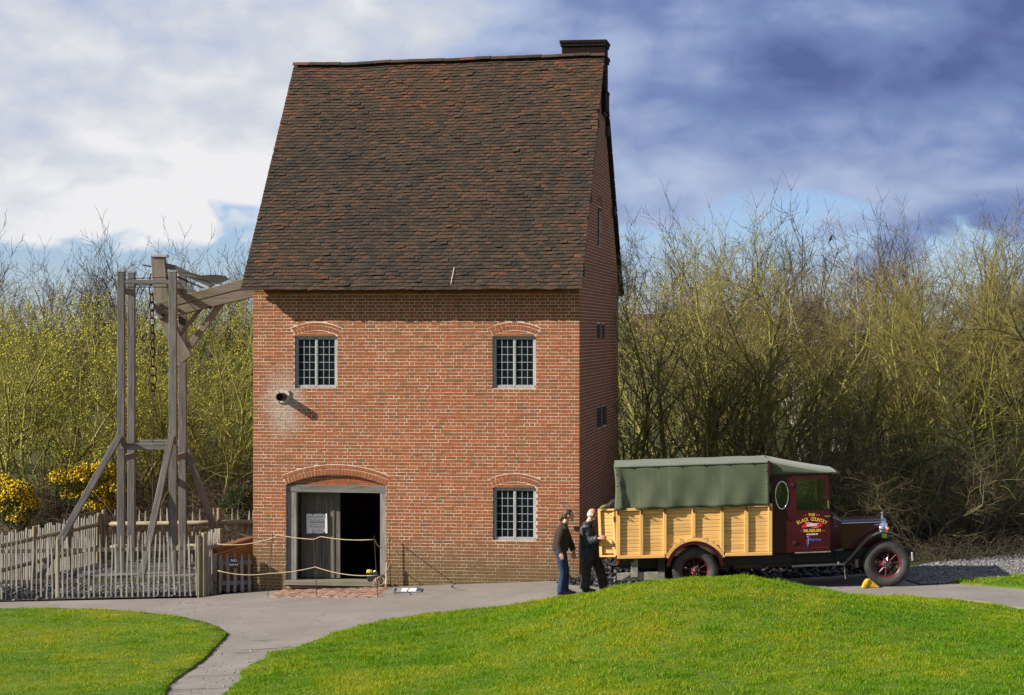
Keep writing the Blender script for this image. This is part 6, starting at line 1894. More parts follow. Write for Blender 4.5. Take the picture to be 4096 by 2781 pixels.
def head(mb, c, tilt=0.0, s=1.0):
    c = Vector(c)
    ell(mb, c + Vector((-.012, 0, .022)) * s, .098 * s, .076 * s, .105 * s, tilt=tilt)
    ell(mb, c + Vector((.030, 0, -.045)) * s, .062 * s, .056 * s, .075 * s, tilt=tilt)
    mb.tube([c + Vector((.082, 0, .022)) * s, c + Vector((.100, 0, -.004)) * s, c + Vector((.108, 0, -.022)) * s, c + Vector((.088, 0, -.032)) * s], [.010 * s, .012 * s, .015 * s, .012 * s], 8)
    ell(mb, c + Vector((.072, 0, -.088)) * s, .024 * s, .026 * s, .022 * s)          # chin
    ell(mb, c + Vector((.083, 0, -.056)) * s, .014 * s, .024 * s, .010 * s)          # lips
    ell(mb, c + Vector((.079, 0, .038)) * s, .018 * s, .052 * s, .012 * s)           # brow
    for y in (-1, 1):
        mb.tube([c + Vector((-.008, y * .070, -.028)) * s, c + Vector((-.016, y * .082, .0)) * s, c + Vector((-.002, y * .078, .022)) * s], [.010 * s, .014 * s, .009 * s], 7)
        ell(mb, c + Vector((.055, y * .043, -.02)) * s, .030 * s, .026 * s, .03 * s)
def eyes(c, parent, s=1.0):
    c = Vector(c)
    for y in (-1, 1):
        e = ell(MB(), c + Vector((.082, y * .030, .012)) * s, .010 * s, .013 * s, .008 * s, 8, 6).build('eye', eye_w, parent, True)
        ell(MB(), c + Vector((.0895, y * .030, .012)) * s, .004 * s, .006 * s, .006 * s, 8, 5).build('pupil', eye_d, e, True)
eye_w = simple('eye_white', (.7, .68, .65), .3, var=.02); eye_d = simple('eye_dark', (.03, .025, .02), .2)
def skin_mat(name, col):
    m, nt, b = new_mat(name); k = NT(nt); v = k.coord('Object')
    n = k.noise(v, 12, 4, .6); c = k.mix(k.rng(n, .3, .7), tuple(x * .85 for x in col) + (1,), tuple(min(1, x * 1.08) for x in col) + (1,))
    nt.links.new(c, b.inputs['Base Color']); b.inputs['Roughness'].default_value = .5; b.inputs['Subsurface Weight'].default_value = .08; b.inputs['Subsurface Radius'].default_value = (.01, .004, .002); return m
skin_w = skin_mat('skin_rosy', (.50, .25, .17)); skin_m = skin_mat('skin_ruddy', (.54, .26, .18))
def glasses(c, parent, mat, s=1.0):
    c = Vector(c); g = MB()
    for y in (-1, 1):
        g.tube([c + Vector((.101, y * .033 + .024 * math.cos(a), .010 + .019 * math.sin(a))) * s for a in np.linspace(0, 2 * math.pi, 15)[:-1]], .0022, 5, closed=True)
        g.tube([c + Vector((.100, y * .057, .016)) * s, c + Vector((.05, y * .076, .018)) * s, c + Vector((-.01, y * .084, .014)) * s], .0022, 5)
    g.tube([c + Vector((.102, -.010, .014)) * s, c + Vector((.104, .010, .014)) * s], .002, 5)
    g.build('glasses', mat, parent)
wire = simple('gold_wire', (.5, .38, .2), .3, .9)
def shoe(name, x, y, parent, mat, sole, s=1.0, tilt=0.0):
    mb = MB()
    ring_loft(mb, [(x + .055 * s, y, .012, .145 * s, .046, tilt), (x + .055 * s, y, .045, .142 * s, .046, tilt), (x + .02 * s, y, .075, .095 * s, .043, tilt + .15), (x - .02, y, .11, .05, .04, tilt)], 14)
    o = solid(name, mb, .008, mat, parent, 3)
    sl = MB(); ring_loft(sl, [(x + .055 * s, y, .0, .146 * s, .048, tilt), (x + .055 * s, y, .018, .148 * s, .049, tilt)], 16); sl.build('sole', sole, o)
    return o
leather = simple('black_leather', (.018, .016, .015), .3, coat=.2); rubber = simple('rubber_sole', (.012, .012, .012), .7)

def woman():
    wx, wy = (2262 - CU) / FPX * 42.75, 42.75
    p = empty('person', (wx, wy, Tz(wx, wy) + .002)); tag(p, 'woman with a ponytail in brown fleece and blue jeans, standing by the wall', 'person')
    hc = (.068, 0, 1.575)
    legN = [(-.105, -.088, .90), (-.075, -.092, .66), (-.045, -.092, .46), (-.075, -.094, .26), (-.095, -.094, .07)]
    legF = [(-.095, .085, .90), (-.045, .09, .66), (.005, .092, .46), (.0, .094, .26), (.0, .094, .07)]
    armN = [(-.055, -.185, 1.325), (-.105, -.215, 1.19), (-.135, -.228, 1.06), (-.115, -.232, .95), (-.090, -.232, .865)]
    armF = [(-.02, .18, 1.32), (.03, .205, 1.18), (.075, .21, 1.05), (.13, .205, .94), (.165, .20, .845)]
    body = MB(); head(body, hc)
    body.tube([(-.035, 0, 1.36), (-.01, 0, 1.43), (.02, 0, 1.50)], [.065, .056, .055], 12)
    ring_loft(body, [(-.10, 0, .86, .115, .155, 0), (-.095, 0, 1.02, .10, .135, .1), (-.065, 0, 1.2, .11, .15, .1), (-.045, 0, 1.34, .075, .16, .1), (-.035, 0, 1.39, .05, .08, 0)])
    for lg in (legN, legF): body.tube(lg, [.075, .066, .052, .047, .036], 10)
    for ar in (armN, armF): body.tube(ar, [.045, .040, .035, .030, .024], 8)
    for lg in (legN, legF): body.tube([lg[-1], (lg[-1][0] + .02, lg[-1][1], .045), (lg[-1][0] + .13, lg[-1][1], .03)], [.034, .034, .022], 8)
    hand(body, (-.088, -.232, .855), (.12, .0, -1), (.25, 1, .1), .35, 1); hand(body, (.168, .20, .835), (.15, 0, -1), (-.2, -1, .1), .5, -1)
    solid('body', body, .0075, skin_w, p, 2); eyes(hc, p); glasses(hc, p, wire)
    fl = MB()
    fat(fl, [(-.095, 0, .88, .150, .185, .06), (-.10, 0, .95, .148, .18, .06), (-.085, 0, 1.08, .138, .165, .1), (-.06, 0, 1.22, .142, .175, .12), (-.045, 0, 1.33, .105, .18, .1), (-.035, 0, 1.385, .075, .10, .1), (-.015, 0, 1.435, .068, .07, .2)])
    for ar in (armN, armF): fl.tube([ar[0], ar[1], ar[2], ar[3], tuple(Vector(ar[3]).lerp(Vector(ar[4]), .85))], [.088, .080, .072, .064, .060], 12)
    solid('fleece', fl, .010, simple('brown_fleece', (.030, .017, .013), .95, 0, .2, 40), p, 4, .009, 7, .6, 3)
    jn = MB()
    ring_loft(jn, [(-.10, 0, .80, .11, .15, 0), (-.105, 0, .88, .135, .168, 0), (-.10, 0, .96, .128, .155, 0)])
    for lg in (legN, legF): jn.tube([lg[0], lg[1], lg[2], lg[3], (lg[4][0] - .01, lg[4][1], .055)], [.108, .097, .082, .077, .079], 12)
    solid('jeans', jn, .010, simple('blue_denim', (.012, .028, .066), .85, 0, .3, 14), p, 4, .008, 8, .45, 9)
    shoe('shoe', -.075, -.094, p, leather, rubber); shoe('shoe', .03, .094, p, leather, rubber)
    hr = MB(); c = Vector(hc)
    ell(hr, c + Vector((-.028, 0, .038)), .104, .086, .103, tilt=-.25); ell(hr, c + Vector((-.075, 0, -.005)), .055, .07, .07)
    hr.tube([c + Vector((-.10, 0, .0)), c + Vector((-.145, -.01, -.02)), c + Vector((-.165, -.01, -.07)), c + Vector((-.165, -.005, -.125))], [.03, .036, .034, .014], 9)
    hair = simple('brown_hair', (.062, .032, .017), .55, 0, .4, 50); ho = solid('hair', hr, .008, hair, p, 2, .004, 40, .3, 2)
    # keep the face clear of hair
    me = ho.data; bm = bmesh.new(); bm.from_mesh(me)
    bmesh.ops.delete(bm, geom=[v for v in bm.verts if v.co.x > hc[0] + .030 and v.co.z < hc[2] + .075], context='VERTS'); bm.to_mesh(me); bm.free()
woman()

def man():
    mx, my = (2365 - CU) / FPX * 43.15, 43.15
    p = empty('person', (mx, my, Tz(mx, my) + .002)); tag(p, 'balding man in glasses and dark coat gripping the open tail door', 'person')
    hc = (.035, 0, 1.535)
    legN = [(-.055, -.095, .86), (-.08, -.10, .62), (-.105, -.10, .42), (-.115, -.10, .24), (-.125, -.10, .07)]
    legF = [(-.02, .095, .86), (.075, .10, .63), (.165, .10, .43), (.225, .10, .25), (.275, .10, .08)]
    armN = [(-.085, -.205, 1.285), (-.085, -.245, 1.15), (-.045, -.33, 1.03), (.045, -.475, 1.08), (.135, -.60, 1.125)]
    armF = [(-.02, .20, 1.28), (.03, .23, 1.14), (.08, .22, 1.04), (.16, .13, 1.06), (.23, .03, 1.09)]
    body = MB(); head(body, hc, .05, 1.03)
    body.tube([(-.06, 0, 1.34), (-.035, 0, 1.41), (-.005, 0, 1.47)], [.07, .062, .060], 12)
    ring_loft(body, [(-.05, 0, .84, .12, .155, 0), (-.06, 0, 1.0, .115, .15, 0), (-.07, 0, 1.2, .12, .17, .05), (-.065, 0, 1.33, .08, .17, .1), (-.06, 0, 1.38, .05, .08, 0)])
    for lg in (legN, legF): body.tube(lg, [.08, .070, .055, .050, .038], 10)
    for ar in (armN, armF): body.tube(ar, [.048, .043, .038, .033, .027], 8)
    for lg in (legN, legF): body.tube([lg[-1], (lg[-1][0] + .02, lg[-1][1], .045), (lg[-1][0] + .14, lg[-1][1], .03)], [.036, .036, .024], 8)
    hand(body, (.142, -.61, 1.128), (1, -.12, .1), (.1, 1, -.3), .75, -1); hand(body, (.235, .02, 1.092), (.9, -.3, .1), (.2, -1, -.3), .6, 1)
    solid('body', body, .0075, skin_m, p, 2); eyes(hc, p, 1.03); glasses(hc, p, wire, 1.03)
    co_ = MB()
    fat(co_, [(-.045, 0, .655, .198, .235, .07), (-.05, 0, .75, .192, .23, .05), (-.06, 0, .95, .178, .215, .02), (-.07, 0, 1.12, .170, .21, .04), (-.075, 0, 1.26, .140, .215, .1), (-.07, 0, 1.345, .095, .15, .15), (-.06, 0, 1.385, .085, .09, .2)])
    co_.tube([armN[0], armN[1], armN[2], armN[3], tuple(Vector(armN[3]).lerp(Vector(armN[4]), .9))], [.112, .108, .098, .084, .068], 12)
    co_.tube([armF[0], armF[1], armF[2], armF[3], tuple(Vector(armF[3]).lerp(Vector(armF[4]), .8))], [.092, .084, .075, .064, .056], 12)
    cm_ = simple('waxed_coat', (.026, .029, .037), .55, 0, .35, 9)
    solid('coat', co_, .010, cm_, p, 3, .016, 6, .7, 21)
    cl_ = MB(); cl_.tube([(-.045 + .088 * math.cos(a), .080 * math.sin(a), 1.395 + .030 * math.cos(a + .4)) for a in np.linspace(0, 2 * math.pi, 20)[:-1]], .022, 7, closed=True)
    cl_.build('collar', simple('cord_collar', (.16, .145, .125), .9), p, True)
    cs_ = MB(); cs_.tube([(-.025 + .062 * math.cos(a), .062 * math.sin(a), 1.415 + .012 * math.cos(a)) for a in np.linspace(0, 2 * math.pi, 16)[:-1]], .016, 6, closed=True); cs_.build('shirt', simple('blue_shirt', (.03, .07, .15), .8), p, True)
    pk = MB(); pk.box((-.02, -.262, .86), (.13, -.225, 1.0)); o = pk.build('pocket_flap', cm_, p); bevel(o, .012, 2)
    tr = MB(); fat(tr, [(-.05, 0, .78, .125, .16, 0), (-.05, 0, .88, .14, .17, 0), (-.05, 0, .95, .13, .16, 0)])
    for lg in (legN, legF): tr.tube([lg[0], lg[1], lg[2], lg[3], (lg[4][0] - .01, lg[4][1], .05)], [.128, .116, .104, .10, .10], 12)
    solid('trousers', tr, .010, simple('dark_trousers', (.034, .030, .024), .85, 0, .3, 9), p, 4, .010, 7, .45, 5)
    shoe('shoe', -.105, -.10, p, leather, rubber); shoe('shoe', .30, .10, p, leather, rubber)
    hr = MB(); c = Vector(hc)
    ell(hr, c + Vector((-.030, 0, .012)), .094, .086, .070, tilt=-.1)
    ho = solid('hair', hr, .008, simple('white_hair', (.52, .48, .44), .7, 0, .2, 60), p, 2, .003, 40, .4, 4)
    me = ho.data; bm = bmesh.new(); bm.from_mesh(me)
    bmesh.ops.delete(bm, geom=[v for v in bm.verts if v.co.x > hc[0] + .012 or v.co.z > hc[2] + .062], context='VERTS'); bm.to_mesh(me); bm.free()
man()
# ------------------------------------------------------------------ trees and scrub
def bark(name, a, b_, moss, mamt):
    m, nt, b = new_mat(name); k = NT(nt); g = k.coord('World'); r = k.attr('rnd')
    n = k.noise(g, 3.0, 4, .6); f = k.noise(g, 26, 3, .6)
    c = k.mix(k.rng(k.math('ADD', k.math('MULTIPLY', f, .5), k.math('MULTIPLY', r, .5)), .25, .75), a + (1,), b_ + (1,))
    c = k.mix(k.rng(n, .40, .62, 0, mamt), c, moss + (1,))
    nt.links.new(c, b.inputs['Base Color']); b.inputs['Roughness'].default_value = .85; b.inputs['Specular IOR Level'].default_value = .25; return m
MAT['bark_green'] = bark('mossy_bark', (.13, .105, .038), (.26, .22, .075), (.22, .235, .025), .85)
MAT['bark_dark'] = bark('dark_bark', (.055, .044, .03), (.12, .10, .06), (.10, .105, .03), .6)
MAT['twig_olive'] = bark('olive_twigs', (.125, .095, .032), (.26, .205, .068), (.20, .185, .032), .5)
MAT['twig_brown'] = bark('brown_twigs', (.075, .054, .027), (.155, .112, .056), (.11, .095, .032), .35)
MAT['twig_sallow'] = bark('sallow_twigs', (.12, .11, .024), (.235, .218, .05), (.185, .195, .026), .5)
MAT['twig_pale'] = bark('pale_twigs', (.19, .16, .075), (.34, .30, .15), (.27, .26, .08), .5)
MAT['twig_purple'] = bark('purple_twigs', (.075, .045, .042), (.15, .10, .088), (.10, .075, .06), .3)
MAT['twig_far_shade'] = bark('far_shaded_twigs', (.032, .025, .015), (.075, .058, .033), (.055, .05, .02), .4)
MAT['bark_birch'] = bark('birch_bark', (.30, .27, .24), (.50, .47, .43), (.14, .13, .08), .4)
def petal(name, a, b_):
    m, nt, b = new_mat(name); k = NT(nt)
    c = k.mix(k.attr('rnd'), a + (1,), b_ + (1,)); nt.links.new(c, b.inputs['Base Color']); b.inputs['Roughness'].default_value = .7
    tr = k.n('ShaderNodeBsdfTranslucent'); nt.links.new(c, tr.inputs[0]); ms = k.n('ShaderNodeMixShader'); ms.inputs[0].default_value = .3
    nt.links.new(b.outputs[0], ms.inputs[1]); nt.links.new(tr.outputs[0], ms.inputs[2]); nt.links.new(ms.outputs[0], nt.nodes['Material Output'].inputs[0]); return m
MAT['catkin'] = petal('catkins', (.44, .42, .03), (.66, .62, .07))
MAT['gorse_flower'] = petal('gorse_flower', (.70, .46, .005), (.88, .66, .02))
MAT['gorse_leaf'] = petal('gorse_leaf', (.03, .055, .014), (.08, .11, .03))
MAT['ivy'] = petal('ivy_leaf', (.010, .030, .010), (.030, .070, .022))
MAT['dry'] = petal('dry_stems', (.10, .07, .04), (.21, .155, .09))

def tubes_np(P0, P1, R0, R1, n=3):
    """tapered n-sided tubes for many segments at once -> verts, quad faces"""
    P0, P1, R0, R1 = map(np.asarray, (P0, P1, R0, R1)); m = len(P0)
    d = P1 - P0; d /= np.linalg.norm(d, axis=1, keepdims=True) + 1e-12
    ref = np.where(np.abs(d[:, 2:3]) < .9, np.array([[0, 0, 1.]]), np.array([[1., 0, 0]])); a = np.cross(d, ref); a /= np.linalg.norm(a, axis=1, keepdims=True); b = np.cross(d, a)
    w = 2 * np.pi * np.arange(n) / n; c, s = np.cos(w), np.sin(w)
    off = a[:, None, :] * c[None, :, None] + b[:, None, :] * s[None, :, None]
    V = np.concatenate([P0[:, None, :] + off * R0[:, None, None], P1[:, None, :] + off * R1[:, None, None]], 1).reshape(-1, 3)
    k = np.arange(n); k2 = (k + 1) % n
    F = (np.arange(m)[:, None, None] * 2 * n + np.stack([k, k2, k2 + n, k + n], -1)[None]).reshape(-1, 4)
    return V, F
def grow(seed, stems, height, spread, lean_out, levels, thin=1.0, r0=.05, wob=.16, up=.10, droop=0.0, kids=(11, 6, 4), ratio=(.42, .42, .5), base_r=.25, ang=(.55, .6, .6), start=.18):
    """branch segments: list of (p0, p1, ra, rb, level) from a recursive growth rule"""
    rg = random.Random(seed); S = []
    def branch(p, d, L, r, lv):
        n = (9, 5, 3, 2)[lv]; seg = L / n; pts = [p]; ra = r; kid = []
        for i in range(n):
            g = wob * (1.0 if lv == 0 else 1.5)
            d = (d + Vector((rg.gauss(0, g), rg.gauss(0, g), rg.gauss(0, g * .6) + (up if lv < 3 else 0) - droop * lv * .12))).normalized()
            q = p + d * seg; rb = max(r * (1 - .82 * (i + 1) / n), .0023)
            S.append((p[:], q[:], ra, rb, lv)); 
            kid.append((p.copy(), q.copy(), d.copy(), (i + .5) / n, ra)); p = q; ra = rb
        if lv + 1 < levels:
            nk = kids[lv]; nk = int(nk * rg.uniform(.8, 1.2) + .5)
            for j in range(nk):
                t = start + (1 - start) * (j + rg.random()) / nk if lv == 0 else .15 + .85 * (j + rg.random()) / nk
                k = kid[min(int(t * n), n - 1)]; fr = rg.random(); o = k[0].lerp(k[1], fr)
                ax = k[2].orthogonal().normalized(); ax.rotate(Matrix.Rotation(rg.uniform(0, 6.283), 3, k[2]))
                a = ang[lv] * rg.uniform(.7, 1.35); nd = (k[2] * math.cos(a) + ax * math.sin(a)).normalized()
                branch(o, nd, L * ratio[lv] * rg.uniform(.65, 1.2) * (1.15 - .55 * t), max(k[4] * .52, .0029 * thin), lv + 1)
    for i in range(stems):
        a = rg.uniform(0, 6.283); rr = base_r * math.sqrt(rg.random()); l = lean_out * rg.uniform(.3, 1.1)
        branch(Vector((rr * math.cos(a), rr * math.sin(a), -.1)), Vector((math.cos(a) * l, math.sin(a) * l, 1)).normalized(), height * rg.uniform(.72, 1.08), r0 * rg.uniform(.6, 1.15), 0)
    return S
def tree_meshes(S, seed, bark_m, twig_m, cut=1):
    A = [(np.array(s[0]), np.array(s[1]), s[2], s[3]) for s in S if s[4] <= cut]; B = [(np.array(s[0]), np.array(s[1]), s[2], s[3]) for s in S if s[4] > cut]
    rg = np.random.default_rng(seed); out = []
    for L, n, m in ((A, 5, bark_m), (B, 3, twig_m)):
        V, F = tubes_np([l[0] for l in L], [l[1] for l in L], np.array([l[2] for l in L]), np.array([l[3] for l in L]), n)
        me = bpy.data.meshes.new('tree_mesh'); me.vertices.add(len(V)); me.vertices.foreach_set('co', V.astype(np.float32).ravel())
        me.loops.add(len(F) * 4); me.loops.foreach_set('vertex_index', F.astype(np.int32).ravel()); me.polygons.add(len(F)); me.polygons.foreach_set('loop_start', np.arange(0, len(F) * 4, 4, dtype=np.int32)); me.update(calc_edges=True)
        at = me.attributes.new('rnd', 'FLOAT', 'FACE'); at.data.foreach_set('value', np.repeat(rg.uniform(0, 1, len(L)), n).astype(np.float32))
        me.polygons.foreach_set('use_smooth', np.ones(len(F), bool)); me.materials.append(m); out.append(me)
    return out
def blobs(pts, size, mat, seed, elong=1.4):
    """little octahedral tufts (catkins, flowers) as one mesh"""
    rg = np.random.default_rng(seed); pts = np.asarray(pts); n = len(pts)
    base = np.array([(1, 0, 0), (0, 1, 0), (-1, 0, 0), (0, -1, 0), (0, 0, elong), (0, 0, -elong)], float)
    V = base[None] * (size * rg.uniform(.6, 1.35, (n, 1, 1))) * rg.uniform(.7, 1.2, (n, 6, 1)) + pts[:, None, :]
    tri = np.array([(0, 1, 4), (1, 2, 4), (2, 3, 4), (3, 0, 4), (1, 0, 5), (2, 1, 5), (3, 2, 5), (0, 3, 5)])
    F = (np.arange(n)[:, None, None] * 6 + tri[None]).reshape(-1, 3); me = bpy.data.meshes.new('tufts'); V = V.reshape(-1, 3)
    me.vertices.add(len(V)); me.vertices.foreach_set('co', V.astype(np.float32).ravel()); me.loops.add(len(F) * 3); me.loops.foreach_set('vertex_index', F.astype(np.int32).ravel()); me.polygons.add(len(F)); me.polygons.foreach_set('loop_start', np.arange(0, len(F) * 3, 3, dtype=np.int32)); me.update(calc_edges=True)
    at = me.attributes.new('rnd', 'FLOAT', 'FACE'); at.data.foreach_set('value', np.repeat(rg.uniform(0, 1, n), 8).astype(np.float32)); me.materials.append(mat); return me
KIND = {}
def kind(name, S, seed, bark_m, twig_m, catk=0, cut=1, csize=.022):
    ms = tree_meshes(S, seed, MAT[bark_m], MAT[twig_m], cut); cm_ = None
    if catk:
        rg = random.Random(seed); tips = [s[1] for s in S if s[4] >= 2]; rg.shuffle(tips)
        cm_ = blobs([(t[0] + rg.gauss(0, .02), t[1] + rg.gauss(0, .02), t[2] + rg.gauss(0, .02)) for t in tips[:catk]], csize, MAT['catkin'], seed)
    KIND[name] = (ms[0], ms[1], cm_, float(np.percentile([q[1][2] for q in S], 99.7)))
kind('sallow_a', grow(1, 11, 5.2, 0, .60, 4, r0=.055, kids=(11, 7, 4), start=.22, up=.06), 1, 'bark_green', 'twig_sallow', 2600, csize=.0165)
kind('sallow_b', grow(2, 10, 5.0, 0, .65, 4, r0=.055, kids=(11, 7, 4), start=.22, up=.06), 2, 'bark_green', 'twig_sallow', 1400, csize=.0165)
kind('sallow_pale', grow(3, 6, 7.0, 0, .42, 4, r0=.085, kids=(14, 8, 6), start=.22, wob=.17, up=.05, ratio=(.50, .42, .5)), 3, 'bark_green', 'twig_pale', 2200, csize=.018)
kind('alder', grow(4, 4, 7.4, 0, .32, 4, r0=.105, kids=(15, 8, 6), start=.30, wob=.15, up=.05, ratio=(.52, .44, .5), ang=(.6, .65, .6)), 4, 'bark_green', 'twig_olive')
kind('ash_pole', grow(5, 5, 7.6, 0, .30, 4, r0=.092, kids=(14, 8, 6), start=.28, up=.08, wob=.13, ratio=(.50, .44, .5)), 5, 'bark_green', 'twig_olive')
kind('maple', grow(9, 3, 6.6, 0, .30, 4, r0=.12, kids=(17, 8, 6), start=.25, wob=.14, up=.04, ratio=(.58, .46, .5), ang=(.65, .65, .6)), 9, 'bark_green', 'twig_olive')
kind('thorn', grow(6, 6, 5.6, 0, .45, 4, r0=.075, kids=(12, 7, 4), start=.15, wob=.28, ratio=(.5, .45, .5), up=.02), 6, 'bark_dark', 'twig_brown')
kind('birch', grow(7, 3, 8.0, 0, .12, 4, r0=.085, kids=(24, 11, 6), start=.32, up=.05, droop=.45, ang=(.7, .6, .6), wob=.10, ratio=(.36, .45, .6)), 7, 'bark_birch', 'twig_purple')
def plant(k, name, u, Y, label, cat, group, vtop, rz=0.0, sx=1.0):
    """vtop: photo row that the top of the crown reaches"""
    x = (u - CU) / FPX * Y; zg_ = Tz(x, Y); a, b, c, top = KIND[k]
    scale = (CAMZ - (vtop - HV) / FPX * Y - zg_) / top
    o = empty(name, (x, Y, zg_), rz); o.scale = (scale * sx, scale * sx, scale)
    tag(o, label, cat, group)
    for nm, me in (('trunk', a), ('crown', b), ('catkins', c)):
        if me is None: continue
        q = bpy.data.objects.new(nm, me); COL.objects.link(q); q.parent = o
    return o
LB, RB, RT = 'sallow bushes behind the yard', 'bare trees behind the lorry', 'bare trees behind the lorry'
plant('sallow_a', 'sallow_bush', 130, 57.5, 'sallow bush thick with yellow catkins above the gorse', 'bush', LB, 1150, .3, 1.2)
plant('sallow_b', 'sallow_bush', 520, 58.5, 'sallow bush seen between the posts of the timber frame', 'bush', LB, 1165, 1.9, 1.2)
plant('sallow_a', 'sallow_bush', -160, 60.0, 'sallow bush cut off by the photo edge beside the gorse', 'bush', LB, 1130, 2.7, 1.2)
plant('sallow_b', 'sallow_bush', 860, 58.0, 'darker sallow bush filling the gap between timber frame and house', 'bush', LB, 1190, 4.0, 1.2)
plant('sallow_a', 'sallow_bush', 330, 62.5, 'tallest sallow bush, twigs reaching the cloud behind the frame', 'bush', LB, 1095, 5.1, 1.2)
plant('sallow_b', 'sallow_bush', 1040, 63.0, 'sallow bush mostly hidden behind the house corner', 'bush', LB, 1160, .9, 1.2)
plant('alder', 'bare_tree', 10, 66.0, 'thin bare tree rising at the left photo edge', 'tree', None, 1000, 3.3, 1.2)
plant('sallow_a', 'sallow_bush', 700, 66.0, 'back row sallow bush under the jutting beam', 'bush', LB, 1130, 1.2, 1.2)
plant('sallow_pale', 'sallow_tree', 2560, 54.5, 'pale catkin tree touching the house gable above the canvas', 'tree', RB, 920, .4, 1.0)
plant('sallow_pale', 'sallow_tree', 2720, 58.0, 'second pale catkin tree from the house gable', 'tree', RB, 960, 2.2, 1.2)
plant('ash_pole', 'bare_tree', 2900, 56.0, 'tall forked bare tree above the middle of the canvas tilt', 'tree', RT, 840, 1.0, 1.2)
plant('alder', 'bare_tree', 3030, 59.5, 'spreading bare tree over the front end of the canvas tilt', 'tree', RT, 930, 2.0, 1.2)
plant('maple', 'bare_tree', 3120, 55.5, 'mossy bare tree directly behind the lorry cab', 'tree', RT, 1080, 4.4, 1.2)
plant('birch', 'birch_tree', 3230, 66.0, 'purplish drooping birch rising behind the cab', 'tree', RT, 935, .7, 1.2)
plant('birch', 'birch_tree', 3370, 68.0, 'slimmer drooping birch with a dark bird at its top', 'tree', RT, 905, 3.0, 1.2)
plant('ash_pole', 'bare_tree', 3400, 55.0, 'mossy forked bare tree above the bonnet', 'tree', RT, 1290, 5.0, 1.2)
plant('thorn', 'thorn_tree', 3560, 54.0, 'low tangled thorn tree above the radiator', 'tree', RT, 1420, .5, 1.2)
plant('ash_pole', 'bare_tree', 3640, 60.0, 'upright yellow green bare tree beyond the front wheel', 'tree', RT, 1000, 3.7, 1.2)
plant('maple', 'bare_tree', 3760, 57.5, 'bare tree with a leaning mossy trunk above the gravel', 'tree', RT, 900, 5.6, 1.2)
plant('ash_pole', 'bare_tree', 3880, 61.0, 'tall twiggy tree second from the right photo edge', 'tree', RT, 860, .2, 1.2)
plant('maple', 'bare_tree', 4010, 56.0, 'bare tree with pale stems nearest the right photo edge', 'tree', RT, 850, 2.9, 1.2)
plant('ash_pole', 'bare_tree', 4130, 60.0, 'tree leaning in from outside the right photo edge', 'tree', RT, 830, 1.7, 1.2)
plant('alder', 'bare_tree', 2820, 64.0, 'back row bare tree glimpsed over the tilt bows', 'tree', RT, 980, 3.9, 1.2)
plant('thorn', 'thorn_tree', 2960, 53.5, 'low thorn tangle just over the canvas front end', 'tree', RT, 1480, 2.4, 1.2)
plant('alder', 'bare_tree', 3560, 66.0, 'back row bare tree in the dip of the skyline', 'tree', RT, 1040, .9, 1.2)
plant('thorn', 'thorn_tree', 3250, 52.5, 'low thorn thicket filling the space behind the cab windows', 'tree', RT, 1500, 1.4, 1.2)

plant('thorn', 'thorn_tree', 3660, 49.2, 'low dark thorn tree added to shade the back edge of the gravel', 'tree', RT, 1640, 5.9, 1.3)  # this thorn tree and the next are added to shade the undergrowth
plant('thorn', 'thorn_tree', 3900, 50.0, 'low dark thorn tree added for shade beside the grassy bank', 'tree', RT, 1600, 3.2, 1.3)
# far wood: one mass of bare trees on the bank behind
def far_wood():
    S = grow(40, 4, 8.0, 0, .25, 3, r0=.07, kids=(11, 6, 0), start=.25, wob=.17, thin=3.2, up=.06); A = np.array([(s[0], s[1]) for s in S]); r0 = np.array([s[2] for s in S]); r1 = np.array([s[3] for s in S])
    rg = np.random.default_rng(5); Vs, Fs, Rs = [], [], []; n = 0
    spots = [(x, rg.uniform(70, 96)) for x in np.concatenate([np.arange(-24, -3, .5), np.arange(2.5, 30, .6)])]
    spots += [(x, rg.uniform(64, 72)) for x in np.arange(3.5, 22, .8)]
    spots += [(x, rg.uniform(66, 72)) for x in np.arange(-18, -5, .7)]
    for x, y in spots:
        a = rg.uniform(0, 6.28); sc = rg.uniform(.66, .92) * (1.0 if x > 0 else .86); ca, sa = math.cos(a), math.sin(a)
        M = np.array([[ca, -sa, 0], [sa, ca, 0], [0, 0, 1]]) * sc; P = A @ M.T + np.array([x, y, Tz(x, y)])
        V, F = tubes_np(P[:, 0], P[:, 1], np.maximum(r0 * sc, .006), np.maximum(r1 * sc, .004), 3); Vs.append(V); Fs.append(F + n); n += len(V); Rs.append(np.full(len(F), rg.random()))
    return tag(mesh_obj('far_wood', np.concatenate(Vs), np.concatenate(Fs), MAT['twig_far_shade'], None, np.concatenate(Rs)), 'brown mass of bare wood on the rise behind the nearer trees', 'wood', kind='stuff')
far_wood()

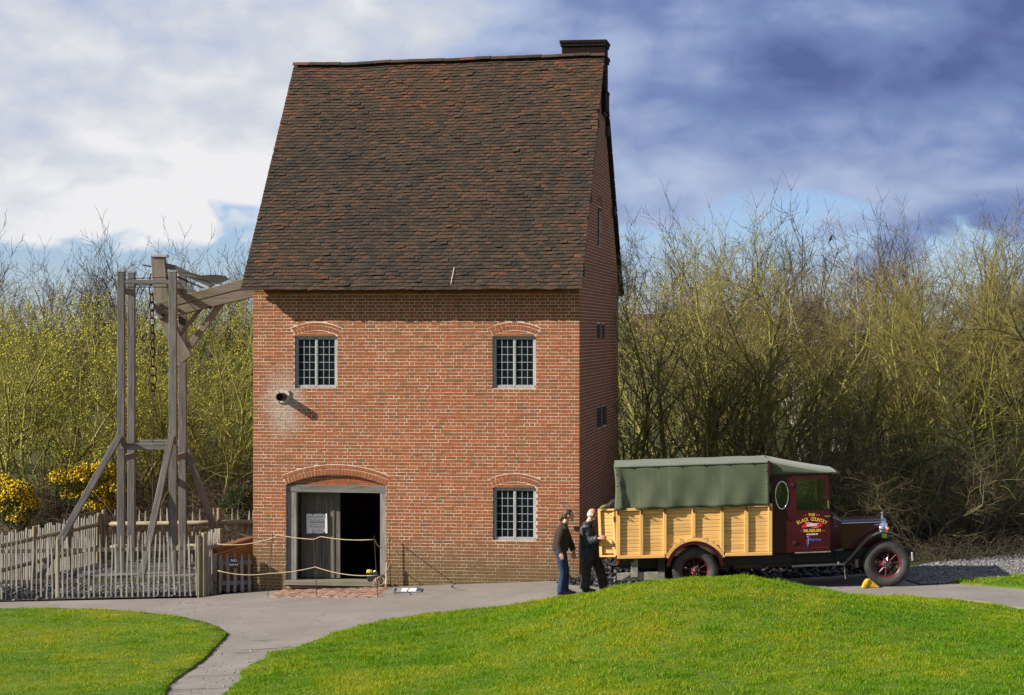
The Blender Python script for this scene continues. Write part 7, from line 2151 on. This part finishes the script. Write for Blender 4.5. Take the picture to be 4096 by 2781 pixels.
# undergrowth: tangled dry stems under the trees and behind the fence
def tangle(name, n, xr, yr, hmax, mat, seed, label, rad=.006, arch=1.0, keep=None):
    rg = np.random.default_rng(seed); P0, P1, R0, R1 = [], [], [], []
    x = rg.uniform(*xr, n); y = rg.uniform(*yr, n); z = T(x, y); p = np.stack([x, y, z], -1); a = rg.uniform(0, 6.28, n); h = hmax * rg.uniform(.35, 1, n) ** 1.2
    d = np.stack([np.cos(a) * .5 * arch, np.sin(a) * .5 * arch, np.ones(n)], -1) + rg.normal(0, .25, (n, 3)); r = rad * rg.uniform(.6, 1.5, n)
    for i in range(8):
        d = d / np.linalg.norm(d, axis=1, keepdims=True); q = p + d * (h / 5.8)[:, None]; P0.append(p); P1.append(q); R0.append(r * (1 - .1 * i)); R1.append(r * (1 - .1 * (i + 1)))
        p = q; d = d + rg.normal(0, .26, (n, 3)); d[:, 2] -= .26 * arch; d[:, 0] += np.cos(a) * .11 * arch; d[:, 1] += np.sin(a) * .11 * arch
    V, F = tubes_np(np.concatenate(P0), np.concatenate(P1), np.concatenate(R0), np.concatenate(R1), 3)
    return tag(mesh_obj(name, V, F, mat, None, np.repeat(np.tile(rg.uniform(0, 1, n), 8), 3)), label, 'undergrowth', kind='stuff')
tangle('brambles', 12000, (-13.5, -4.6), (55.0, 59.5), 1.9, MAT['dry'], 51, 'dry brown bramble tangle behind the paling fence', .0062)
tangle('undergrowth', 6500, (3.0, 15.5), (50.5, 58), 1.5, MAT['twig_brown'], 52, 'dark tangled undergrowth beneath the trees behind the lorry', .0075)
tangle('undergrowth', 4200, (6.3, 15.5), (46.4, 51.5), 1.0, MAT['twig_far_shade'], 55, 'brown tangled stems along the back of the gravel', .0068)  # near stems: tree shade is put into their colour with the darker twigs
tangle('saplings', 1500, (3.0, 15.5), (50, 62), 4.2, MAT['bark_green'], 53, 'thin mossy saplings crowding between the tree trunks', .012, .35)
tangle('saplings', 1300, (-13.5, -4.4), (57, 66), 3.8, MAT['bark_green'], 54, 'thin mossy shoots between the sallow bushes', .010, .4)

# gorse in flower
def leafmass(centers, n, size, mat, seed, spike=1.0):
    rg = np.random.default_rng(seed); C = np.array(centers); w = C[:, 3] ** 3; k = rg.choice(len(C), n, p=w / w.sum()); v = rg.normal(0, 1, (n, 3)); v /= np.linalg.norm(v, axis=1, keepdims=True)
    p = C[k, :3] + v * (C[k, 3] * rg.uniform(.55, 1.03, n) ** .6)[:, None] * np.array([1, 1, .85]); out = v
    t = rg.normal(0, 1, (n, 3)); t /= np.linalg.norm(t, axis=1, keepdims=True); dr = out * .8 + t * .7 + np.array([0, 0, .25]); dr /= np.linalg.norm(dr, axis=1, keepdims=True)
    sd = np.cross(dr, rg.normal(0, 1, (n, 3))); sd /= np.linalg.norm(sd, axis=1, keepdims=True); s = size * rg.uniform(.6, 1.4, n)
    V = np.stack([p - sd * (s * .28 / spike)[:, None], p + sd * (s * .28 / spike)[:, None], p + dr * s[:, None]], 1).reshape(-1, 3)
    return V, np.arange(3 * n).reshape(-1, 3), rg.uniform(0, 1, n), p, out
def gorse(u, v, Y, r, label, seed, nflow, lobes):
    c0 = pix(u, v, Y); zg_ = Tz(c0.x, c0.y); o = empty('gorse_bush', (c0.x, c0.y, zg_)); tag(o, label, 'bush', 'gorse bushes')
    cs_ = [(a * r, b * r, (c0.z - zg_) + d * r, e * r) for a, b, d, e in lobes]
    V, F, rr, p, n_ = leafmass(cs_, 7000, .075, None, seed, 1.6); mesh_obj('foliage', V, F, MAT['gorse_leaf'], o, rr)
    q = p[(n_[:, 2] > -.15) & (n_[:, 1] < .75)]; rg = np.random.default_rng(seed + 1)
    clump = np.sin(q[:, 0] * 7 + seed) * np.sin(q[:, 2] * 6) + rg.normal(0, .55, len(q)); q = q[np.argsort(-clump)[:nflow]] + rg.normal(0, .03, (min(nflow, len(q)), 3))
    fo_ = bpy.data.objects.new('blossom', blobs(q, .027, MAT['gorse_flower'], seed + 2, 1.2)); COL.objects.link(fo_); fo_.parent = o
    st = MB()
    for i in range(7):
        a = random.uniform(0, 6.28); l = cs_[i % len(cs_)]; st.tube([(.1 * math.cos(a), .1 * math.sin(a), -.05), (l[0] * .5, l[1] * .5, l[2] * .5), (l[0], l[1], l[2])], [.03, .02, .008], 5, random.random())
    st.build('stem', MAT['bark_dark'], o)
gorse(60, 1985, 55.6, .62, 'flowering gorse bush at the left photo edge', 61, 3000, ((0, 0, 0, .75), (-.55, .1, .35, .6), (.45, -.1, -.45, .6), (-.5, 0, -.5, .6), (.1, 0, -.9, .6)))
gorse(330, 1915, 56.2, .72, 'larger flowering gorse bush behind the raking brace', 62, 4200, ((0, 0, 0, .62), (.7, .1, .18, .55), (-.75, -.05, -.1, .5), (.45, 0, -.55, .6), (1.1, 0, -.4, .5), (-.3, .1, -.6, .5), (.6, 0, -1.0, .6)))
gorse(960, 1990, 55.8, .42, 'dark green gorse bush against the house corner', 63, 40, ((0, 0, 0, .8), (.5, .1, -.4, .8), (-.5, 0, -.5, .7), (0, 0, -1.0, .8)))
# ivy-clad stump of foliage behind the bonnet
def ivy(u, v, Y, r, label, seed, lobes, n=6000):
    c0 = pix(u, v, Y); zg_ = Tz(c0.x, c0.y); o = empty('ivy_thicket', (c0.x, c0.y, zg_)); tag(o, label, 'ivy', 'ivy thickets')
    cs_ = [(a * r, b * r, (c0.z - zg_) + d * r, e * r) for a, b, d, e in lobes]
    V, F, rr, p, n_ = leafmass(cs_, n, .085, None, seed, .75); mesh_obj('foliage', V, F, MAT['ivy'], o, rr)
    st = MB()
    for l in cs_: st.tube([(l[0] * .3, l[1] * .3, -.05), (l[0] * .7, l[1] * .7, l[2] * .5), (l[0], l[1], l[2])], [.05, .04, .02], 6, random.random())
    st.build('stem', MAT['bark_dark'], o)
ivy(3620, 1990, 56.5, .9, 'dark ivy thicket above the radiator and front wheel', 71, ((0, 0, 0, .7), (-.3, 0, .8, .5), (.35, .1, .7, .5), (.2, 0, -.7, .75), (-.5, 0, -.6, .6), (.0, .1, 1.5, .4), (.1, 0, -1.4, .7)), 9000)
ivy(3330, 1960, 58.5, .8, 'dark ivy on the trunks behind the cab', 72, ((0, 0, 0, .5), (.1, 0, .9, .45), (-.2, 0, -.8, .6), (.3, 0, -1.4, .6)), 5000)
ivy(3760, 2175, 50.5, .8, 'low dark ivy mound beside the grassy bank', 73, ((0, 0, 0, .6), (-.8, 0, -.2, .6), (.7, .2, -.3, .5), (-.3, 0, -.7, .6)), 6000)
def shrub(u, v, Y, r, label, seed, lobes, n):
    c0 = pix(u, v, Y); zg_ = Tz(c0.x, c0.y); o = empty('leafy_shrub', (c0.x, c0.y, zg_)); tag(o, label, 'shrub')
    cs_ = [(a * r, b * r, (c0.z - zg_) + d * r, e * r) for a, b, d, e in lobes]
    V, F, rr, p, n_ = leafmass(cs_, n, .16, None, seed, .8); mesh_obj('foliage', V, F, petal('amber_leaf', (.55, .12, .02), (.80, .50, .03)), o, rr)
    MB().tube([(0, 0, -.1), (.05, 0, cs_[0][2] * .5), (0, 0, cs_[0][2])], [.09, .06, .02], 6).build('stem', MAT['bark_dark'], o)
shrub(3160, 1410, 72, .55, 'yellow and orange shrub glimpsed through the bare trees above the cab', 81, ((0, 0, 0, .5), (.1, 0, .8, .4), (-.3, 0, -.8, .5), (.3, 0, -1.6, .5), (1.0, 0, -3.6, .4)), 900)
# bird on the birch top
bp = pix(3322, 955, 66.0)
b_ = MB(); ell(b_, (0, 0, 0), .09, .07, .14, 10, 7, .35); ell(b_, (.06, 0, .15), .06, .05, .055, 10, 7); b_.tube([(.10, 0, .15), (.17, 0, .135)], [.018, .003], 6); b_.tube([(-.05, 0, -.10), (-.10, 0, -.30)], [.04, .02], 6); b_.tube([(.01, .02, -.12), (.02, .02, -.2)], .008, 4)
o = solid('bird', b_, .012, simple('black_feathers', (.012, .012, .014), .5), None, 2); o.location = bp; o.scale = (.55, .55, .55); tag(o, 'dark bird perched on the birch top', 'bird')

# far houses on the hillside, glimpsed through the twigs
def far_house(u, v, Y, w, h, label, wall, roofc, seed):
    c0 = pix(u, v, Y); zg_ = Tz(c0.x, c0.y); o = empty('far_house', (c0.x, c0.y, c0.z - h)); tag(o, label, 'house', 'houses beyond the wood')
    d = 7.0
    MB().box((-w / 2, 0, -6), (w / 2, d, h)).build('wall', wall, o)
    rf = MB(); rf.add([(-w / 2 - .3, -.4, h - .1), (w / 2 + .3, -.4, h - .1), (w / 2 + .3, d + .4, h - .1), (-w / 2 - .3, d + .4, h - .1), (-w / 2 - .3, d / 2, h + 2.8), (w / 2 + .3, d / 2, h + 2.8)], [(0, 1, 5, 4), (2, 3, 4, 5), (0, 4, 3), (1, 2, 5), (3, 2, 1, 0)])
    r_ = rf.build('roof', roofc, o); MB().box((w * .25, d / 2 - .4, h + 1.5), (w * .25 + .8, d / 2 + .4, h + 3.6)).build('chimney', wall, r_)
    for i in range(3):
        for z in (h - 1.6, h - 4.2):
            x = -w / 2 + w * (i + .5) / 3
            f = MB().box((x - .6, -.06, z - .7), (x + .6, -.01, z + .7)).build('window', simple('white_upvc', (.7, .7, .7), .5), o); MB().box((x - .5, -.08, z - .6), (x + .5, -.065, z + .6)).build('pane', MAT['pane'], f)
hb = simple('far_brick', (.26, .075, .045), .9); hr_ = simple('far_tiles', (.11, .065, .05), .9); hw = simple('far_render', (.6, .58, .55), .9)
far_house(2760, 1395, 170, 9, 5.2, 'red brick house glimpsed through twigs near the gable', hb, hr_, 1)
far_house(2880, 1375, 185, 8, 5.2, 'pale rendered house glimpsed above the canvas tilt', hw, hr_, 2)
far_house(3060, 1400, 175, 9, 5.2, 'red brick house glimpsed behind the trees over the cab', hb, hr_, 3)
